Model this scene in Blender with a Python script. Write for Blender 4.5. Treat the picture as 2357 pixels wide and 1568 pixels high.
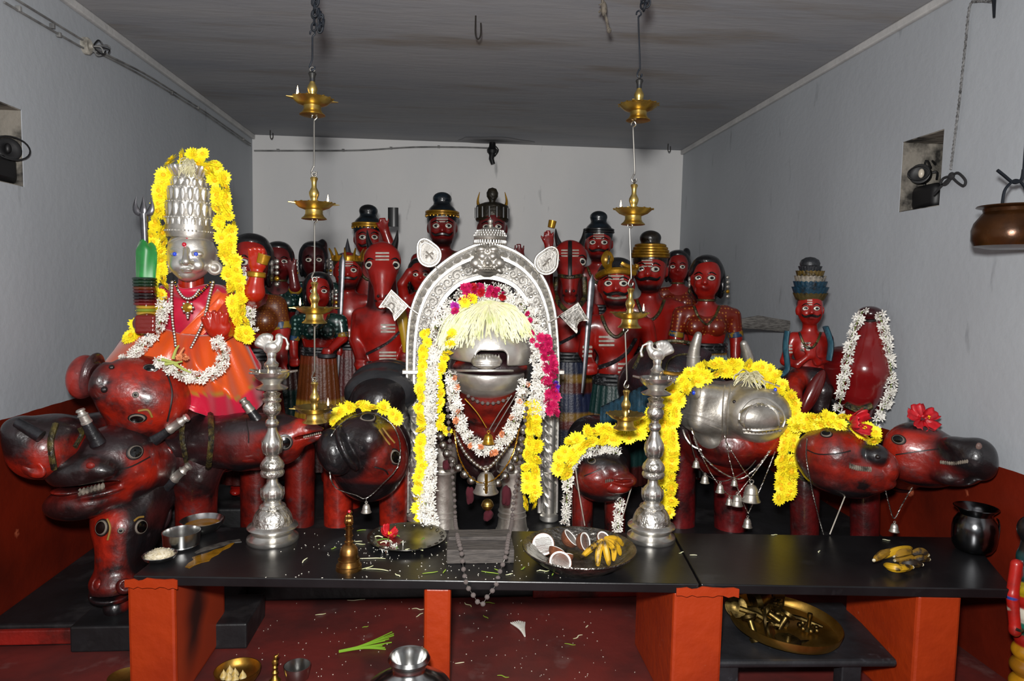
import bpy, bmesh, math, random
import numpy as np
from mathutils import Vector, Matrix
random.seed(7); RNG = np.random.RandomState(5)
for o in list(bpy.data.objects): bpy.data.objects.remove(o)
SC = bpy.context.scene
COL = SC.collection
PI = math.pi

# ------------------------------------------------------------------ camera
FPX = 1600.0                      # focal length in pixels of the 2357 wide frame
EYE = np.array([0.0, 0.0, 1.6])
def _cam_axes(vp=(1048, 657), roll=.02):
    y = np.array([vp[0]-1178.5, 784-vp[1], -FPX]); y /= np.linalg.norm(y)
    z = np.array([roll, 1, (y[0]*roll+y[1])/(-y[2])]); z /= np.linalg.norm(z)
    return np.array([np.cross(y, z), y, z])
CM = _cam_axes()
cam = bpy.data.cameras.new('camera'); camo = bpy.data.objects.new('camera', cam); COL.objects.link(camo)
cam.sensor_width = 36; cam.lens = FPX/2357*36; cam.clip_start = .05; cam.clip_end = 60
mw = Matrix(CM.tolist()).to_4x4(); mw.translation = Vector(EYE); camo.matrix_world = mw
SC.camera = camo
# ------------------------------------------------------------------ world, lights, exposure
world = bpy.data.worlds.new('world'); SC.world = world; world.use_nodes = True
bg = world.node_tree.nodes['Background']; bg.inputs[0].default_value = (.80, .88, 1.0, 1); bg.inputs[1].default_value = .16
fl = bpy.data.lights.new('camera_flash', 'AREA'); fl.shape = 'DISK'; fl.size = .16; fl.energy = 150; fl.color = (1, .985, .965)
flo = bpy.data.objects.new('camera_flash', fl); COL.objects.link(flo)
flo.location = (-.06, -.02, 1.84); flo.rotation_euler = (math.radians(86), 0, math.radians(-4))
SC.view_settings.view_transform = 'Standard'; SC.view_settings.look = 'None'
SC.view_settings.gamma = 1; SC.view_settings.use_curve_mapping = False
SC.view_settings.exposure = 0.0

# ------------------------------------------------------------------ geometry of the picture -> place
def ray(px, py): return CM @ np.array([px-1178.5, 784-py, -FPX])
def PY(px, py, Y): d = ray(px, py); return EYE + d*(Y/d[1])
def PZ(px, py, z): d = ray(px, py); return EYE + d*((z-EYE[2])/d[2])
def PXw(px, py, x): d = ray(px, py); return EYE + d*(x/d[0])
def proj(p):
    c = CM.T @ (np.asarray(p, float)-EYE); return (1178.5+c[0]/-c[2]*FPX, 784-c[1]/-c[2]*FPX)
def U(Y): return Y/FPX            # metres per picture pixel at depth Y

# ------------------------------------------------------------------ materials
def lin(h):
    h = h.lstrip('#'); v = [int(h[i:i+2], 16)/255 for i in (0, 2, 4)]
    return [c/12.92 if c <= .04045 else ((c+.055)/1.055)**2.4 for c in v]
MATS = {}
def mat(name, color='#888888', rough=.5, metal=0.0, color2=None, nscale=8, lo=.4, hi=.65, bump=0, bscale=40, attr=False,
        coat=0, spec=.5, emit=0, sheen=0, alpha=1, detail=4, color3=None, n3=3, lo3=.5, hi3=.62, stretch=None, trans=0):
    if name in MATS: return MATS[name]
    m = bpy.data.materials.new(name); m.use_nodes = True; nt = m.node_tree; N = nt.nodes; L = nt.links
    b = N['Principled BSDF']
    c = lin(color)+[1]
    b.inputs['Base Color'].default_value = c; b.inputs['Roughness'].default_value = rough
    b.inputs['Metallic'].default_value = metal; b.inputs['Specular IOR Level'].default_value = spec
    b.inputs['Coat Weight'].default_value = coat; b.inputs['Coat Roughness'].default_value = .12
    b.inputs['Sheen Weight'].default_value = sheen
    if trans: b.inputs['Transmission Weight'].default_value = trans
    tc = N.new('ShaderNodeTexCoord'); vec = tc.outputs['Object']
    if stretch:
        mp = N.new('ShaderNodeMapping'); mp.inputs['Scale'].default_value = stretch; L.new(vec, mp.inputs[0]); vec = mp.outputs[0]
    cur = None
    if attr:
        at = N.new('ShaderNodeVertexColor'); at.layer_name = 'Col'; cur = at.outputs[0]
    def layer(cur, col, sc, a, z):
        nz = N.new('ShaderNodeTexNoise'); nz.inputs['Scale'].default_value = sc; nz.inputs['Detail'].default_value = detail
        nz.inputs['Roughness'].default_value = .6
        L.new(vec, nz.inputs['Vector'])
        r = N.new('ShaderNodeValToRGB'); r.color_ramp.elements[0].position = a; r.color_ramp.elements[1].position = z
        r.color_ramp.elements[0].color = (0, 0, 0, 1); r.color_ramp.elements[1].color = (1, 1, 1, 1)
        L.new(nz.outputs[0], r.inputs[0])
        mx = N.new('ShaderNodeMix'); mx.data_type = 'RGBA'
        L.new(r.outputs[0], mx.inputs[0])
        if cur is None: mx.inputs[6].default_value = c
        else: L.new(cur, mx.inputs[6])
        mx.inputs[7].default_value = lin(col)+[1]
        return mx.outputs[2]
    if color2: cur = layer(cur, color2, nscale, lo, hi)
    if color3: cur = layer(cur, color3, n3, lo3, hi3)
    if cur is not None: L.new(cur, b.inputs['Base Color'])
    if bump:
        nz = N.new('ShaderNodeTexNoise'); nz.inputs['Scale'].default_value = bscale; nz.inputs['Detail'].default_value = 3
        L.new(vec, nz.inputs['Vector'])
        bp = N.new('ShaderNodeBump'); bp.inputs['Strength'].default_value = bump; bp.inputs['Distance'].default_value = .01
        L.new(nz.outputs[0], bp.inputs['Height']); L.new(bp.outputs[0], b.inputs['Normal'])
    if emit:
        b.inputs['Emission Color'].default_value = c; b.inputs['Emission Strength'].default_value = emit
    MATS[name] = m; return m

# ------------------------------------------------------------------ mesh builder
class MB:
    def __init__(s): s.v = []; s.f = []; s.m = []; s.c = []; s.mi = 0; s.col = None
    def add(s, vs, fs):
        o = len(s.v); s.v.extend([tuple(map(float, v)) for v in vs]); s.f.extend([tuple(o+i for i in f) for f in fs]); s.m.extend([s.mi]*len(fs))
        s.c.extend([s.col or (1, 1, 1)]*len(vs)); return s
    def box(s, lo, hi):
        x0, y0, z0 = lo; x1, y1, z1 = hi
        return s.hexa([(x0,y0,z0),(x1,y0,z0),(x1,y1,z0),(x0,y1,z0),(x0,y0,z1),(x1,y0,z1),(x1,y1,z1),(x0,y1,z1)])
    def hexa(s, p): return s.add(p, [(3,2,1,0),(4,5,6,7),(0,1,5,4),(1,2,6,5),(2,3,7,6),(3,0,4,7)])
    def lathe(s, prof, seg=24, base=(0,0,0), axis=(0,0,1), a0=0, a1=2*PI, sx=1, sy=1):
        base = np.array(base, float); ax = np.array(axis, float); ax /= np.linalg.norm(ax)
        t = np.array([0,0,1.]) if abs(ax[2]) < .9 else np.array([1.,0,0])
        e1 = np.cross(t, ax) if abs(ax[2]) < .9 else np.array([1.,0,0])-ax*ax[0]
        e1 /= np.linalg.norm(e1); e2 = np.cross(ax, e1)
        full = abs(a1-a0-2*PI) < 1e-6; n = seg if full else seg+1
        vs = []; fs = []
        for r, h in prof:
            for i in range(n):
                a = a0+(a1-a0)*i/seg; vs.append(base+ax*h+e1*(r*math.cos(a)*sx)+e2*(r*math.sin(a)*sy))
        for j in range(len(prof)-1):
            for i in range(seg):
                k = (i+1) % n; fs.append((j*n+i, j*n+k, (j+1)*n+k, (j+1)*n+i))
        if full:
            if prof[0][0] > 1e-5: fs.append(tuple(range(n))[::-1])
            if prof[-1][0] > 1e-5: fs.append(tuple((len(prof)-1)*n+i for i in range(n)))
        return s.add(vs, fs)
    def tube(s, pts, r, seg=8, close=False, cap=True, flat=1.0, up=None):
        pts = [np.array(p, float) for p in pts]; n = len(pts)
        if not hasattr(r, '__len__'): r = [r]*n
        vs = []; fs = []; prev = None
        for i in range(n):
            a = pts[i-1] if (i > 0 or close) else pts[i]; b = pts[(i+1) % n] if (i < n-1 or close) else pts[i]
            d = b-a; d = d/(np.linalg.norm(d)+1e-12)
            if up is not None: e1 = np.array(up, float)-d*np.dot(up, d)
            elif prev is None:
                t = np.array([0,0,1.]) if abs(d[2]) < .9 else np.array([1.,0,0]); e1 = t-d*np.dot(t, d)
            else: e1 = prev-d*np.dot(prev, d)
            e1 /= np.linalg.norm(e1)+1e-12; prev = e1; e2 = np.cross(d, e1)
            for k in range(seg):
                a2 = 2*PI*k/seg; vs.append(pts[i]+r[i]*(e1*math.cos(a2)*flat+e2*math.sin(a2)))
        for i in range(n if close else n-1):
            j = (i+1) % n
            for k in range(seg):
                q = (k+1) % seg; fs.append((i*seg+k, i*seg+q, j*seg+q, j*seg+k))
        if cap and not close: fs.append(tuple(range(seg))[::-1]); fs.append(tuple((n-1)*seg+k for k in range(seg)))
        return s.add(vs, fs)
    def ball(s, c, r, seg=12, rings=8, rot=None):
        if not hasattr(r, '__len__'): r = (r, r, r)
        vs = []; fs = []
        for j in range(rings+1):
            th = PI*j/rings
            for i in range(seg):
                a = 2*PI*i/seg; v = np.array([r[0]*math.sin(th)*math.cos(a), r[1]*math.sin(th)*math.sin(a), r[2]*math.cos(th)])
                if rot is not None: v = rot @ v
                vs.append(v+np.array(c))
        for j in range(rings):
            for i in range(seg): k = (i+1) % seg; fs.append((j*seg+i, (j+1)*seg+i, (j+1)*seg+k, j*seg+k))
        return s.add(vs, fs)
    def prism(s, poly, nrm, th):      # closed outline in 3D, thickness th along nrm (both ways)
        n = len(poly); nr = np.array(nrm, float); nr /= np.linalg.norm(nr)
        vs = [np.array(p)-nr*th/2 for p in poly]+[np.array(p)+nr*th/2 for p in poly]
        fs = [tuple(range(n)), tuple(range(2*n-1, n-1, -1))]+[(i, n+i, n+(i+1) % n, (i+1) % n) for i in range(n)]
        return s.add(vs, fs)
    def grid(s, P):                  # P[i][j] points
        n, m = len(P), len(P[0]); vs = [p for row in P for p in row]
        return s.add(vs, [(i*m+j, i*m+j+1, (i+1)*m+j+1, (i+1)*m+j) for i in range(n-1) for j in range(m-1)])
    def build(s, name, mats, parent=None, smooth=True, bevel=0, solid=0, sub=0, sharp=None):
        me = bpy.data.meshes.new(name); off = np.array(parent_loc(parent))
        me.from_pydata((np.array(s.v)-off).tolist(), [], s.f)
        if not isinstance(mats, (list, tuple)): mats = [mats]
        for m in mats: me.materials.append(m)
        if len(mats) > 1: me.polygons.foreach_set('material_index', s.m)
        if any(c != (1, 1, 1) for c in s.c):
            ca = me.color_attributes.new('Col', 'FLOAT_COLOR', 'POINT')
            ca.data.foreach_set('color', np.hstack([np.array(s.c, np.float32), np.ones((len(s.c), 1), np.float32)]).ravel())
        me.update()
        if smooth:
            me.polygons.foreach_set('use_smooth', [True]*len(me.polygons))
            try: me.set_sharp_from_angle(angle=math.radians(sharp or 40))
            except Exception: pass
        o = bpy.data.objects.new(name, me); COL.objects.link(o)
        if parent is not None: o.parent = parent
        if solid: md = o.modifiers.new('s', 'SOLIDIFY'); md.thickness = solid; md.offset = 0
        if bevel: md = o.modifiers.new('b', 'BEVEL'); md.width = bevel; md.segments = 2; md.limit_method = 'ANGLE'
        if sub: md = o.modifiers.new('u', 'SUBSURF'); md.levels = sub; md.render_levels = sub
        return o
def parent_loc(p):
    v = np.zeros(3)
    while p is not None: v = v+np.array(p.location); p = p.parent
    return v
def tag(o, label, cat, group=None, kind=None):
    o['label'] = label; o['category'] = cat
    if group: o['group'] = group
    if kind: o['kind'] = kind
    return o
def struct(o, label=None, cat=None):
    o['kind'] = 'structure'
    if label: o['label'] = label
    if cat: o['category'] = cat
    return o
def thing(name, label, cat, loc, group=None):
    o = bpy.data.objects.new(name, None); COL.objects.link(o); o.empty_display_size = .05; o.location = tuple(map(float, loc))
    return tag(o, label, cat, group)
def inst(name, mesh, parent, loc, rot=None, scale=1.0):
    o = bpy.data.objects.new(name, mesh); COL.objects.link(o); o.parent = parent
    o.location = Vector(np.array(loc, float)-parent_loc(parent))
    if rot is not None: o.rotation_euler = rot
    o.scale = (scale, scale, scale) if not hasattr(scale, '__len__') else scale
    return o
def meshdata(mb, name, mats):
    o = mb.build(name, mats); me = o.data; bpy.data.objects.remove(o); return me
def spline(pts, n=24, close=False):
    pts = np.array(pts, float); k = len(pts); out = []
    seg = k if close else k-1; per = max(2, int(n/seg))
    for i in range(seg):
        g = lambda j: pts[j % k] if close else pts[min(max(j, 0), k-1)]
        p0, p1, p2, p3 = g(i-1), g(i), g(i+1), g(i+2)
        for t in np.arange(per)/per:
            out.append(.5*((2*p1)+(-p0+p2)*t+(2*p0-5*p1+4*p2-p3)*t*t+(-p0+3*p1-3*p2+p3)*t**3))
    if not close: out.append(pts[-1])
    return np.array(out)
def resample(pts, step):
    pts = np.array(pts, float); d = np.r_[0, np.cumsum(np.linalg.norm(np.diff(pts, axis=0), axis=1))]
    n = max(2, int(round(d[-1]/step))+1); t = np.linspace(0, d[-1], n)
    return np.stack([np.interp(t, d, pts[:, i]) for i in range(pts.shape[1])], 1)
def euler_to(n, roll=0.0):     # rotation taking +Z to n
    n = Vector(n).normalized(); q = n.to_track_quat('Z', 'Y')
    return (q.to_matrix() @ Matrix.Rotation(roll, 3, 'Z')).to_euler()

# ------------------------------------------------------------------ sculpting: blended solids meshed by surface nets
def rotY(deg):                   # clockwise on the picture for positive degrees
    a = math.radians(deg); c, s = math.cos(a), math.sin(a); return np.array([[c,0,s],[0,1,0],[-s,0,c]])
def rotX(deg):
    a = math.radians(deg); c, s = math.cos(a), math.sin(a); return np.array([[1,0,0],[0,c,-s],[0,s,c]])
def rotZ(deg):
    a = math.radians(deg); c, s = math.cos(a), math.sin(a); return np.array([[c,-s,0],[s,c,0],[0,0,1]])
class Sculpt:
    def __init__(s, Y, k=.012, soft=0): s.soft = soft; s.Y = Y; s.u = U(Y); s.k = k; s.P = []; s.op = 'u'
    def p(s, px, py, d=0): return PY(px, py, s.Y+d*s.u)
    def _add(s, kind, prm, bb, col, k, op): s.P.append((kind, prm, bb, lin(col) if col else None, s.k if k is None else k*s.u, op or s.op)); return s
    def ell(s, px, py, d, rx, ry, rz, col, rot=0, R=None, k=None, op=None):
        c = s.p(px, py, d); r = np.array([rx, ry, rz])*s.u
        M = rotY(rot) if R is None else R
        e = np.sqrt(((M*r[None, :])**2).sum(1)); return s._add('e', (c, r, M), (c-e, c+e), col, k, op)
    def cap(s, a, b, ra, rb, col, k=None, op=None):
        A = s.p(*a); B = s.p(*b); ra *= s.u; rb *= s.u; m = max(ra, rb)
        return s._add('c', (A, B, ra, rb), (np.minimum(A, B)-m, np.maximum(A, B)+m), col, k, op)
    def chain(s, pts, col, k=None, op=None):       # pts (px,py,d,r)
        for a, b in zip(pts[:-1], pts[1:]): s.cap(a[:3], b[:3], a[3], b[3], col, k, op)
        return s
    def box(s, px, py, d, hx, hy, hz, rnd, col, rot=0, R=None, k=None, op=None):
        c = s.p(px, py, d); h = np.array([hx, hy, hz])*s.u; M = rotY(rot) if R is None else R
        e = np.abs(M) @ h; return s._add('b', (c, h, rnd*s.u, M), (c-e, c+e), col, k, op)
    @staticmethod
    def dist(kind, prm, X):
        if kind == 'e':
            c, r, M = prm; q = (X-c) @ M; a = q/r; k0 = np.sqrt((a*a).sum(-1))+1e-9; b = a/r; k1 = np.sqrt((b*b).sum(-1))+1e-9
            return k0*(k0-1)/k1
        if kind == 'c':
            A, B, ra, rb = prm; ba = B-A; pa = X-A; h = np.clip((pa @ ba)/(ba @ ba+1e-12), 0, 1)
            return np.sqrt(((pa-h[..., None]*ba)**2).sum(-1))-(ra+(rb-ra)*h)
        c, h, rn, M = prm; q = np.abs((X-c) @ M)-(h-rn)
        return np.sqrt((np.maximum(q, 0)**2).sum(-1))+np.minimum(q.max(-1), 0)-rn
    @staticmethod
    def comb(F, d, k, op):
        if op == 'u':
            h = np.maximum(k-np.abs(F-d), 0)/k; return np.minimum(F, d)-h*h*k*.25
        d = -d; h = np.maximum(k-np.abs(F-d), 0)/k; return np.maximum(F, d)+h*h*k*.25
    def val(s, X):
        F = np.full(X.shape[:-1], 9.0)
        for kind, prm, bb, col, k, op in s.P:
            if op in 'us': F = s.comb(F, s.dist(kind, prm, X), max(k, 1e-5), op)
        return F
    def hits(s, pts):                # where the picture rays through pts meet the solid: points and normals
        b0 = s.__dict__.get('bb')
        if b0 is None or b0[0] != len(s.P): b0 = s.bb = (len(s.P), min(p[2][0][1] for p in s.P if p[5] == 'u')-.01, max(p[2][1][1] for p in s.P if p[5] == 'u')+.01)
        D = np.array([ray(q[0], q[1]) for q in pts]); D = D/D[:, 1:2]; ys = np.linspace(b0[1], b0[2], 130)
        F = s.val(EYE+D[:, None, :]*ys[None, :, None]); neg = F < 0; any_ = neg.any(1); j = np.where(any_, neg.argmax(1), F.argmin(1))
        lo = ys[np.maximum(j-1, 0)]; hi = ys[j].copy()
        for _ in range(9):
            m = .5*(lo+hi); v = s.val(EYE+D*m[:, None]) < 0; hi = np.where(v, m, hi); lo = np.where(v, lo, m)
        hi = np.where(any_, hi, ys[j]); X = EYE+D*hi[:, None]; e = 1.5e-3; E3 = np.eye(3)*e
        N = np.stack([s.val(X+v)-s.val(X-v) for v in E3], 1); N = N/(np.linalg.norm(N, axis=1, keepdims=True)+1e-9); N[~any_] = (0, -1., 0)
        return X, N
    def hit(s, px, py): X, N = s.hits([(px, py)]); return X[0], N[0]
    def mesh(s, vox):
        us = [p for p in s.P if p[5] == 'u']; pad = 3*vox
        lo = np.min([p[2][0] for p in us], 0)-pad; hi = np.max([p[2][1] for p in us], 0)+pad
        n = np.ceil((hi-lo)/vox).astype(int)+1
        ax = [lo[i]+vox*np.arange(n[i]) for i in range(3)]; F = np.full(n, 1.0, np.float32)
        for kind, prm, bb, col, k, op in s.P:
            if op not in 'us': continue
            k = max(k, 1e-5); a = np.clip(((bb[0]-lo-k*1.2-2*vox)/vox).astype(int), 0, n-1); b = np.clip(((bb[1]-lo+k*1.2+2*vox)/vox).astype(int)+2, 1, n)
            if (b <= a).any(): continue
            X = np.stack(np.meshgrid(ax[0][a[0]:b[0]], ax[1][a[1]:b[1]], ax[2][a[2]:b[2]], indexing='ij'), -1)
            sl = tuple(slice(a[i], b[i]) for i in range(3)); F[sl] = s.comb(F[sl], s.dist(kind, prm, X), k, op)
        V, Q = surface_nets(F); V = lo+V*vox
        C = np.zeros((len(V), 3)); W = np.full(len(V), 1e-9); D = []; tau = (s.soft*s.u) if s.soft else vox*.3
        for kind, prm, bb, col, k, op in s.P:
            if op == 'p' or (col is None and op == 's'): continue
            col = col or (1, 1, 1); d = s.dist(kind, prm, V)
            if op == 's': d = np.abs(d)-vox*.6
            D.append((d, np.array(col)))
        m = np.min([d for d, _ in D], 0)
        for d, col in D:
            w = np.exp(-np.clip((d-m)/tau, 0, 30)); C += w[:, None]*col; W += w
        C /= W[:, None]
        for kind, prm, bb, col, k, op in s.P:
            if op == 'p':
                f = np.clip(.5-s.dist(kind, prm, V)/(max(s.soft*1.6, .6)*s.u), 0, 1)[:, None]; C = C*(1-f)+np.array(col)*f
        return V, Q, C
    def build(s, name, m, parent, vox=None, vpx=3.0):
        V, Q, C = s.mesh(vox or vpx*s.u); off = parent_loc(parent)
        me = bpy.data.meshes.new(name); nq = len(Q)
        me.vertices.add(len(V)); me.vertices.foreach_set('co', (V-off).astype(np.float32).ravel())
        me.loops.add(nq*4); me.loops.foreach_set('vertex_index', Q.astype(np.int32).ravel())
        me.polygons.add(nq); me.polygons.foreach_set('loop_start', np.arange(0, nq*4, 4, dtype=np.int32))
        me.polygons.foreach_set('use_smooth', np.ones(nq, bool))
        me.update(calc_edges=True)
        ca = me.color_attributes.new('Col', 'FLOAT_COLOR', 'POINT')
        ca.data.foreach_set('color', np.hstack([C, np.ones((len(C), 1))]).astype(np.float32).ravel())
        me.materials.append(m)
        o = bpy.data.objects.new(name, me); COL.objects.link(o); o.parent = parent; return o
    # a raised line following the sculpted surface through picture points
    def line(s, pts, r, name, m, parent, lift=.3, n=12, flat=1.0, seg=6, taper=False, far=None):
        P = spline(pts, n) if len(pts) > 2 else np.array([np.array(pts[0])+(np.array(pts[1])-np.array(pts[0]))*t for t in np.linspace(0, 1, max(3, n//2))])
        X, N = s.hits(P); W = list(X+N*r*s.u*lift)
        R = [r*s.u]*len(W)
        if taper: R = [r*s.u*max(.12, math.sin(PI*(i+.4)/(len(W)-.2))**.6) for i in range(len(W))]
        return MB().tube(W, R, seg, flat=flat).build(name, m, parent)
def surface_nets(F):
    S = F < 0; nx, ny, nz = F.shape
    c = [(i, j, k) for i in (0, 1) for j in (0, 1) for k in (0, 1)]
    g = lambda A, o: A[o[0]:nx-1+o[0], o[1]:ny-1+o[1], o[2]:nz-1+o[2]]
    cnt = np.zeros((nx-1, ny-1, nz-1), np.int8)
    for o in c: cnt += g(S, o)
    act = (cnt > 0) & (cnt < 8); idx = -np.ones(act.shape, np.int64); ii = np.argwhere(act); idx[act] = np.arange(len(ii))
    pos = np.zeros((len(ii), 3)); w = np.zeros(len(ii))
    for a in c:
        for axi in range(3):
            if a[axi]: continue
            b = list(a); b[axi] = 1; b = tuple(b)
            fa = g(F, a)[act]; fb = g(F, b)[act]; m = (fa < 0) != (fb < 0)
            t = np.where(m, fa/(fa-fb+1e-20), 0); p = np.array(a, float)[None, :].repeat(len(ii), 0); p[:, axi] = t
            pos[m] += p[m]; w[m] += 1
    V = ii+pos/np.maximum(w, 1)[:, None]; Q = []
    for axi in range(3):
        sl0 = [slice(None)]*3; sl1 = [slice(None)]*3; sl0[axi] = slice(0, -1); sl1[axi] = slice(1, None)
        a = S[tuple(sl0)]; b = S[tuple(sl1)]; e = np.argwhere(a != b); sg = a[a != b]
        u, v = [(1, 2), (2, 0), (0, 1)][axi]
        ok = (e[:, u] > 0) & (e[:, v] > 0); e = e[ok]; sg = sg[ok]
        for q in (u, v):
            lim = F.shape[q]-1; o2 = e[:, q] < lim; e = e[o2]; sg = sg[o2]
        def at(du, dv):
            r = e.copy(); r[:, u] += du; r[:, v] += dv; return idx[r[:, 0], r[:, 1], r[:, 2]]
        q = np.stack([at(-1, -1), at(0, -1), at(0, 0), at(-1, 0)], 1)
        q[~sg] = q[~sg][:, ::-1]; Q.append(q)
    return V, np.vstack(Q)
# ------------------------------------------------------------------ the room
XL, XR, YB, ZC = -2.0, 2.32, 7.12, 3.03
def wall_mat(name, grey, grey2, zline, red='#701a05', red2='#4c1003', wob=.012, slope=None):
    m = bpy.data.materials.new(name); m.use_nodes = True; nt = m.node_tree; N = nt.nodes; L = nt.links; b = N['Principled BSDF']
    tc = N.new('ShaderNodeTexCoord'); sp = N.new('ShaderNodeSeparateXYZ'); L.new(tc.outputs['Object'], sp.inputs[0])
    def noise(sc, d=4, st=None):
        n = N.new('ShaderNodeTexNoise'); n.inputs['Scale'].default_value = sc; n.inputs['Detail'].default_value = d
        if st:
            mp = N.new('ShaderNodeMapping'); mp.inputs['Scale'].default_value = st; L.new(tc.outputs['Object'], mp.inputs[0]); L.new(mp.outputs[0], n.inputs['Vector'])
        else: L.new(tc.outputs['Object'], n.inputs['Vector'])
        return n.outputs[0]
    def mixc(fac, a, c):
        mx = N.new('ShaderNodeMix'); mx.data_type = 'RGBA'; L.new(fac, mx.inputs[0])
        for i, q in ((6, a), (7, c)):
            if isinstance(q, str): mx.inputs[i].default_value = lin(q)+[1]
            else: L.new(q, mx.inputs[i])
        return mx.outputs[2]
    def ramp(x, a, c):
        r = N.new('ShaderNodeMapRange'); r.inputs[1].default_value = a; r.inputs[2].default_value = c; L.new(x, r.inputs[0]); return r.outputs[0]
    g = mixc(ramp(noise(1.1, 5, (1, 1, .5)), .35, .7), grey, grey2)
    g = mixc(ramp(noise(9, 6, (1, 1, .25)), .66, .86), g, '#5d6064')
    r = mixc(ramp(noise(2.5, 5), .35, .7), red, red2)
    r = mixc(ramp(noise(6, 6), .66, .72), r, '#c86a4a')
    ad = N.new('ShaderNodeMath'); ad.operation = 'MULTIPLY_ADD'; L.new(noise(7, 2), ad.inputs[0]); ad.inputs[1].default_value = wob; L.new(sp.outputs[2], ad.inputs[2])
    cmp = N.new('ShaderNodeMath'); cmp.operation = 'LESS_THAN'; L.new(ad.outputs[0], cmp.inputs[0]); cmp.inputs[1].default_value = zline+wob*.5
    c = mixc(cmp.outputs[0], g, r); L.new(c, b.inputs['Base Color'])
    b.inputs['Roughness'].default_value = .55; b.inputs['Specular IOR Level'].default_value = .3
    bp = N.new('ShaderNodeBump'); bp.inputs['Strength'].default_value = .25; bp.inputs['Distance'].default_value = .008
    L.new(noise(22, 5), bp.inputs['Height']); L.new(bp.outputs[0], b.inputs['Normal'])
    return m
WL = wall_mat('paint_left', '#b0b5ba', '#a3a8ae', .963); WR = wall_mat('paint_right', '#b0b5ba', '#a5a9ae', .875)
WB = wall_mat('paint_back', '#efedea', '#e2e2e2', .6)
CE = mat('ceiling_paint', '#a6a6a8', .8, color2='#90939a', nscale=1.2, lo=.35, hi=.7, bump=.25, bscale=14, stretch=(.35, 1.6, 1), color3='#8d857c', n3=2.1, lo3=.55, hi3=.75)
NICHE = mat('niche_plaster', '#8d877d', .9, color2='#24221f', nscale=6, lo=.44, hi=.60, bump=.5, bscale=30)
def side_wall(name, x, sgn, m, niche):
    y0, y1, z0, z1 = niche; ys = [-3.2, y0, y1, YB+.02]; zs = [0, z0, z1, ZC]; mb = MB(); d = .22*sgn
    for i in range(3):
        for j in range(3):
            if i == 1 and j == 1: continue
            mb.box((min(x, x+d), ys[i], zs[j]), (max(x, x+d), ys[i+1], zs[j+1]))
    o = mb.build(name, m, smooth=False); struct(o)
    nb = MB(); xb = x+d; nb.box((min(xb, xb+.02*sgn), y0, z0), (max(xb, xb+.02*sgn), y1, z1))
    for a in ((y0-.001, y0+.004, z0, z1), (y1-.004, y1+.001, z0, z1), (y0, y1, z0-.001, z0+.004), (y0, y1, z1-.004, z1+.001)):
        nb.box((min(x+.004*sgn, xb), a[0], a[2]), (max(x+.004*sgn, xb), a[1], a[3]))
    nb.build('niche_lining', NICHE, o, smooth=False); return o
NL = (3.10, 3.445, 2.015, 2.365); NR = (3.215, 3.525, 2.03, 2.393)
side_wall('wall_left', XL, -1, WL, NL); side_wall('wall_right', XR, 1, WR, NR)
struct(MB().box((XL-.22, YB, 0), (XR+.22, YB+.2, ZC)).build('wall_back', WB, smooth=False))
struct(MB().box((XL-.22, -3.2, ZC), (XR+.22, YB+.2, ZC+.15)).build('ceiling', CE, smooth=False))
FLR = mat('floor_red_oxide', '#6e2a26', .45, color2='#3a2424', nscale=2.4, lo=.38, hi=.72, bump=.3, bscale=12, color3='#7a5f5c', n3=5, lo3=.6, hi3=.85)
struct(MB().box((XL-.2, -3.2, -.1), (XR+.2, YB+.2, 0)).build('floor', FLR, smooth=False))
# pale strips where the walls meet the ceiling
STR = mat('cornice_paint', '#c9c8c6', .7, color2='#b5b5b4', nscale=3, bump=.3, bscale=25)
for n, lo, hi in (('trim_1', (XL, -3.2, ZC-.045), (XL+.03, YB, ZC)), ('trim_2', (XR-.03, -3.2, ZC-.045), (XR, YB, ZC))):
    struct(MB().box(lo, hi).build(n, STR, smooth=False, bevel=.008))
# platform the statues stand on, with its lower apron at the left
PLT = mat('sooty_stone', '#1b1b1e', .5, color2='#0d0d0e', nscale=3, bump=.35, bscale=15, color3='#3c3a3b', n3=4, lo3=.55, hi3=.8)
struct(MB().box((XL, 3.06, 0), (-1.02, YB, .10)).build('floor_apron', PLT, smooth=False, bevel=.012), 'low black stone apron along the left wall', 'platform')
struct(MB().box((-1.02, 3.46, 0), (XR, YB, .30)).build('floor_platform', PLT, smooth=False, bevel=.012), 'black stone platform under the statues', 'platform')
struct(MB().box((-1.72, 4.0, .10), (-1.02, YB, .30)).build('floor_platform_wing', PLT, smooth=False, bevel=.012), 'left wing of the black platform under the rear figures', 'platform')
struct(MB().box((-1.02, 5.15, .30), (XR-.35, YB, .62)).build('floor_platform_step', PLT, smooth=False, bevel=.012), 'higher black step under the rear row', 'platform')
REDP = mat('pillar_red_paint', '#9c310b', .42, color2='#8c2809', nscale=3, bump=.35, bscale=22, color3='#a5583e', n3=16, lo3=.68, hi3=.76)
struct(MB().box((XL, 3.035, .02), (-1.16, 3.06, .085)).build('trim_3', mat('apron_red', '#8d1b12', .5, color2='#45120d', nscale=5, bump=.3), smooth=False, bevel=.006))
struct(MB().box((.42, 3.44, .0), (1.05, 3.46, .10)).build('trim_4', mat('riser_red', '#8a1a10', .5, color2='#3c100c', nscale=5, bump=.3), smooth=False, bevel=.006))
tag(MB().box((-1.62, 3.0, .0), (-.885, 3.30, .115)).build('stone_slab', PLT, smooth=False, bevel=.008), 'small grey stone slab on the floor behind the leftmost red pillar', 'slab')

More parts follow.
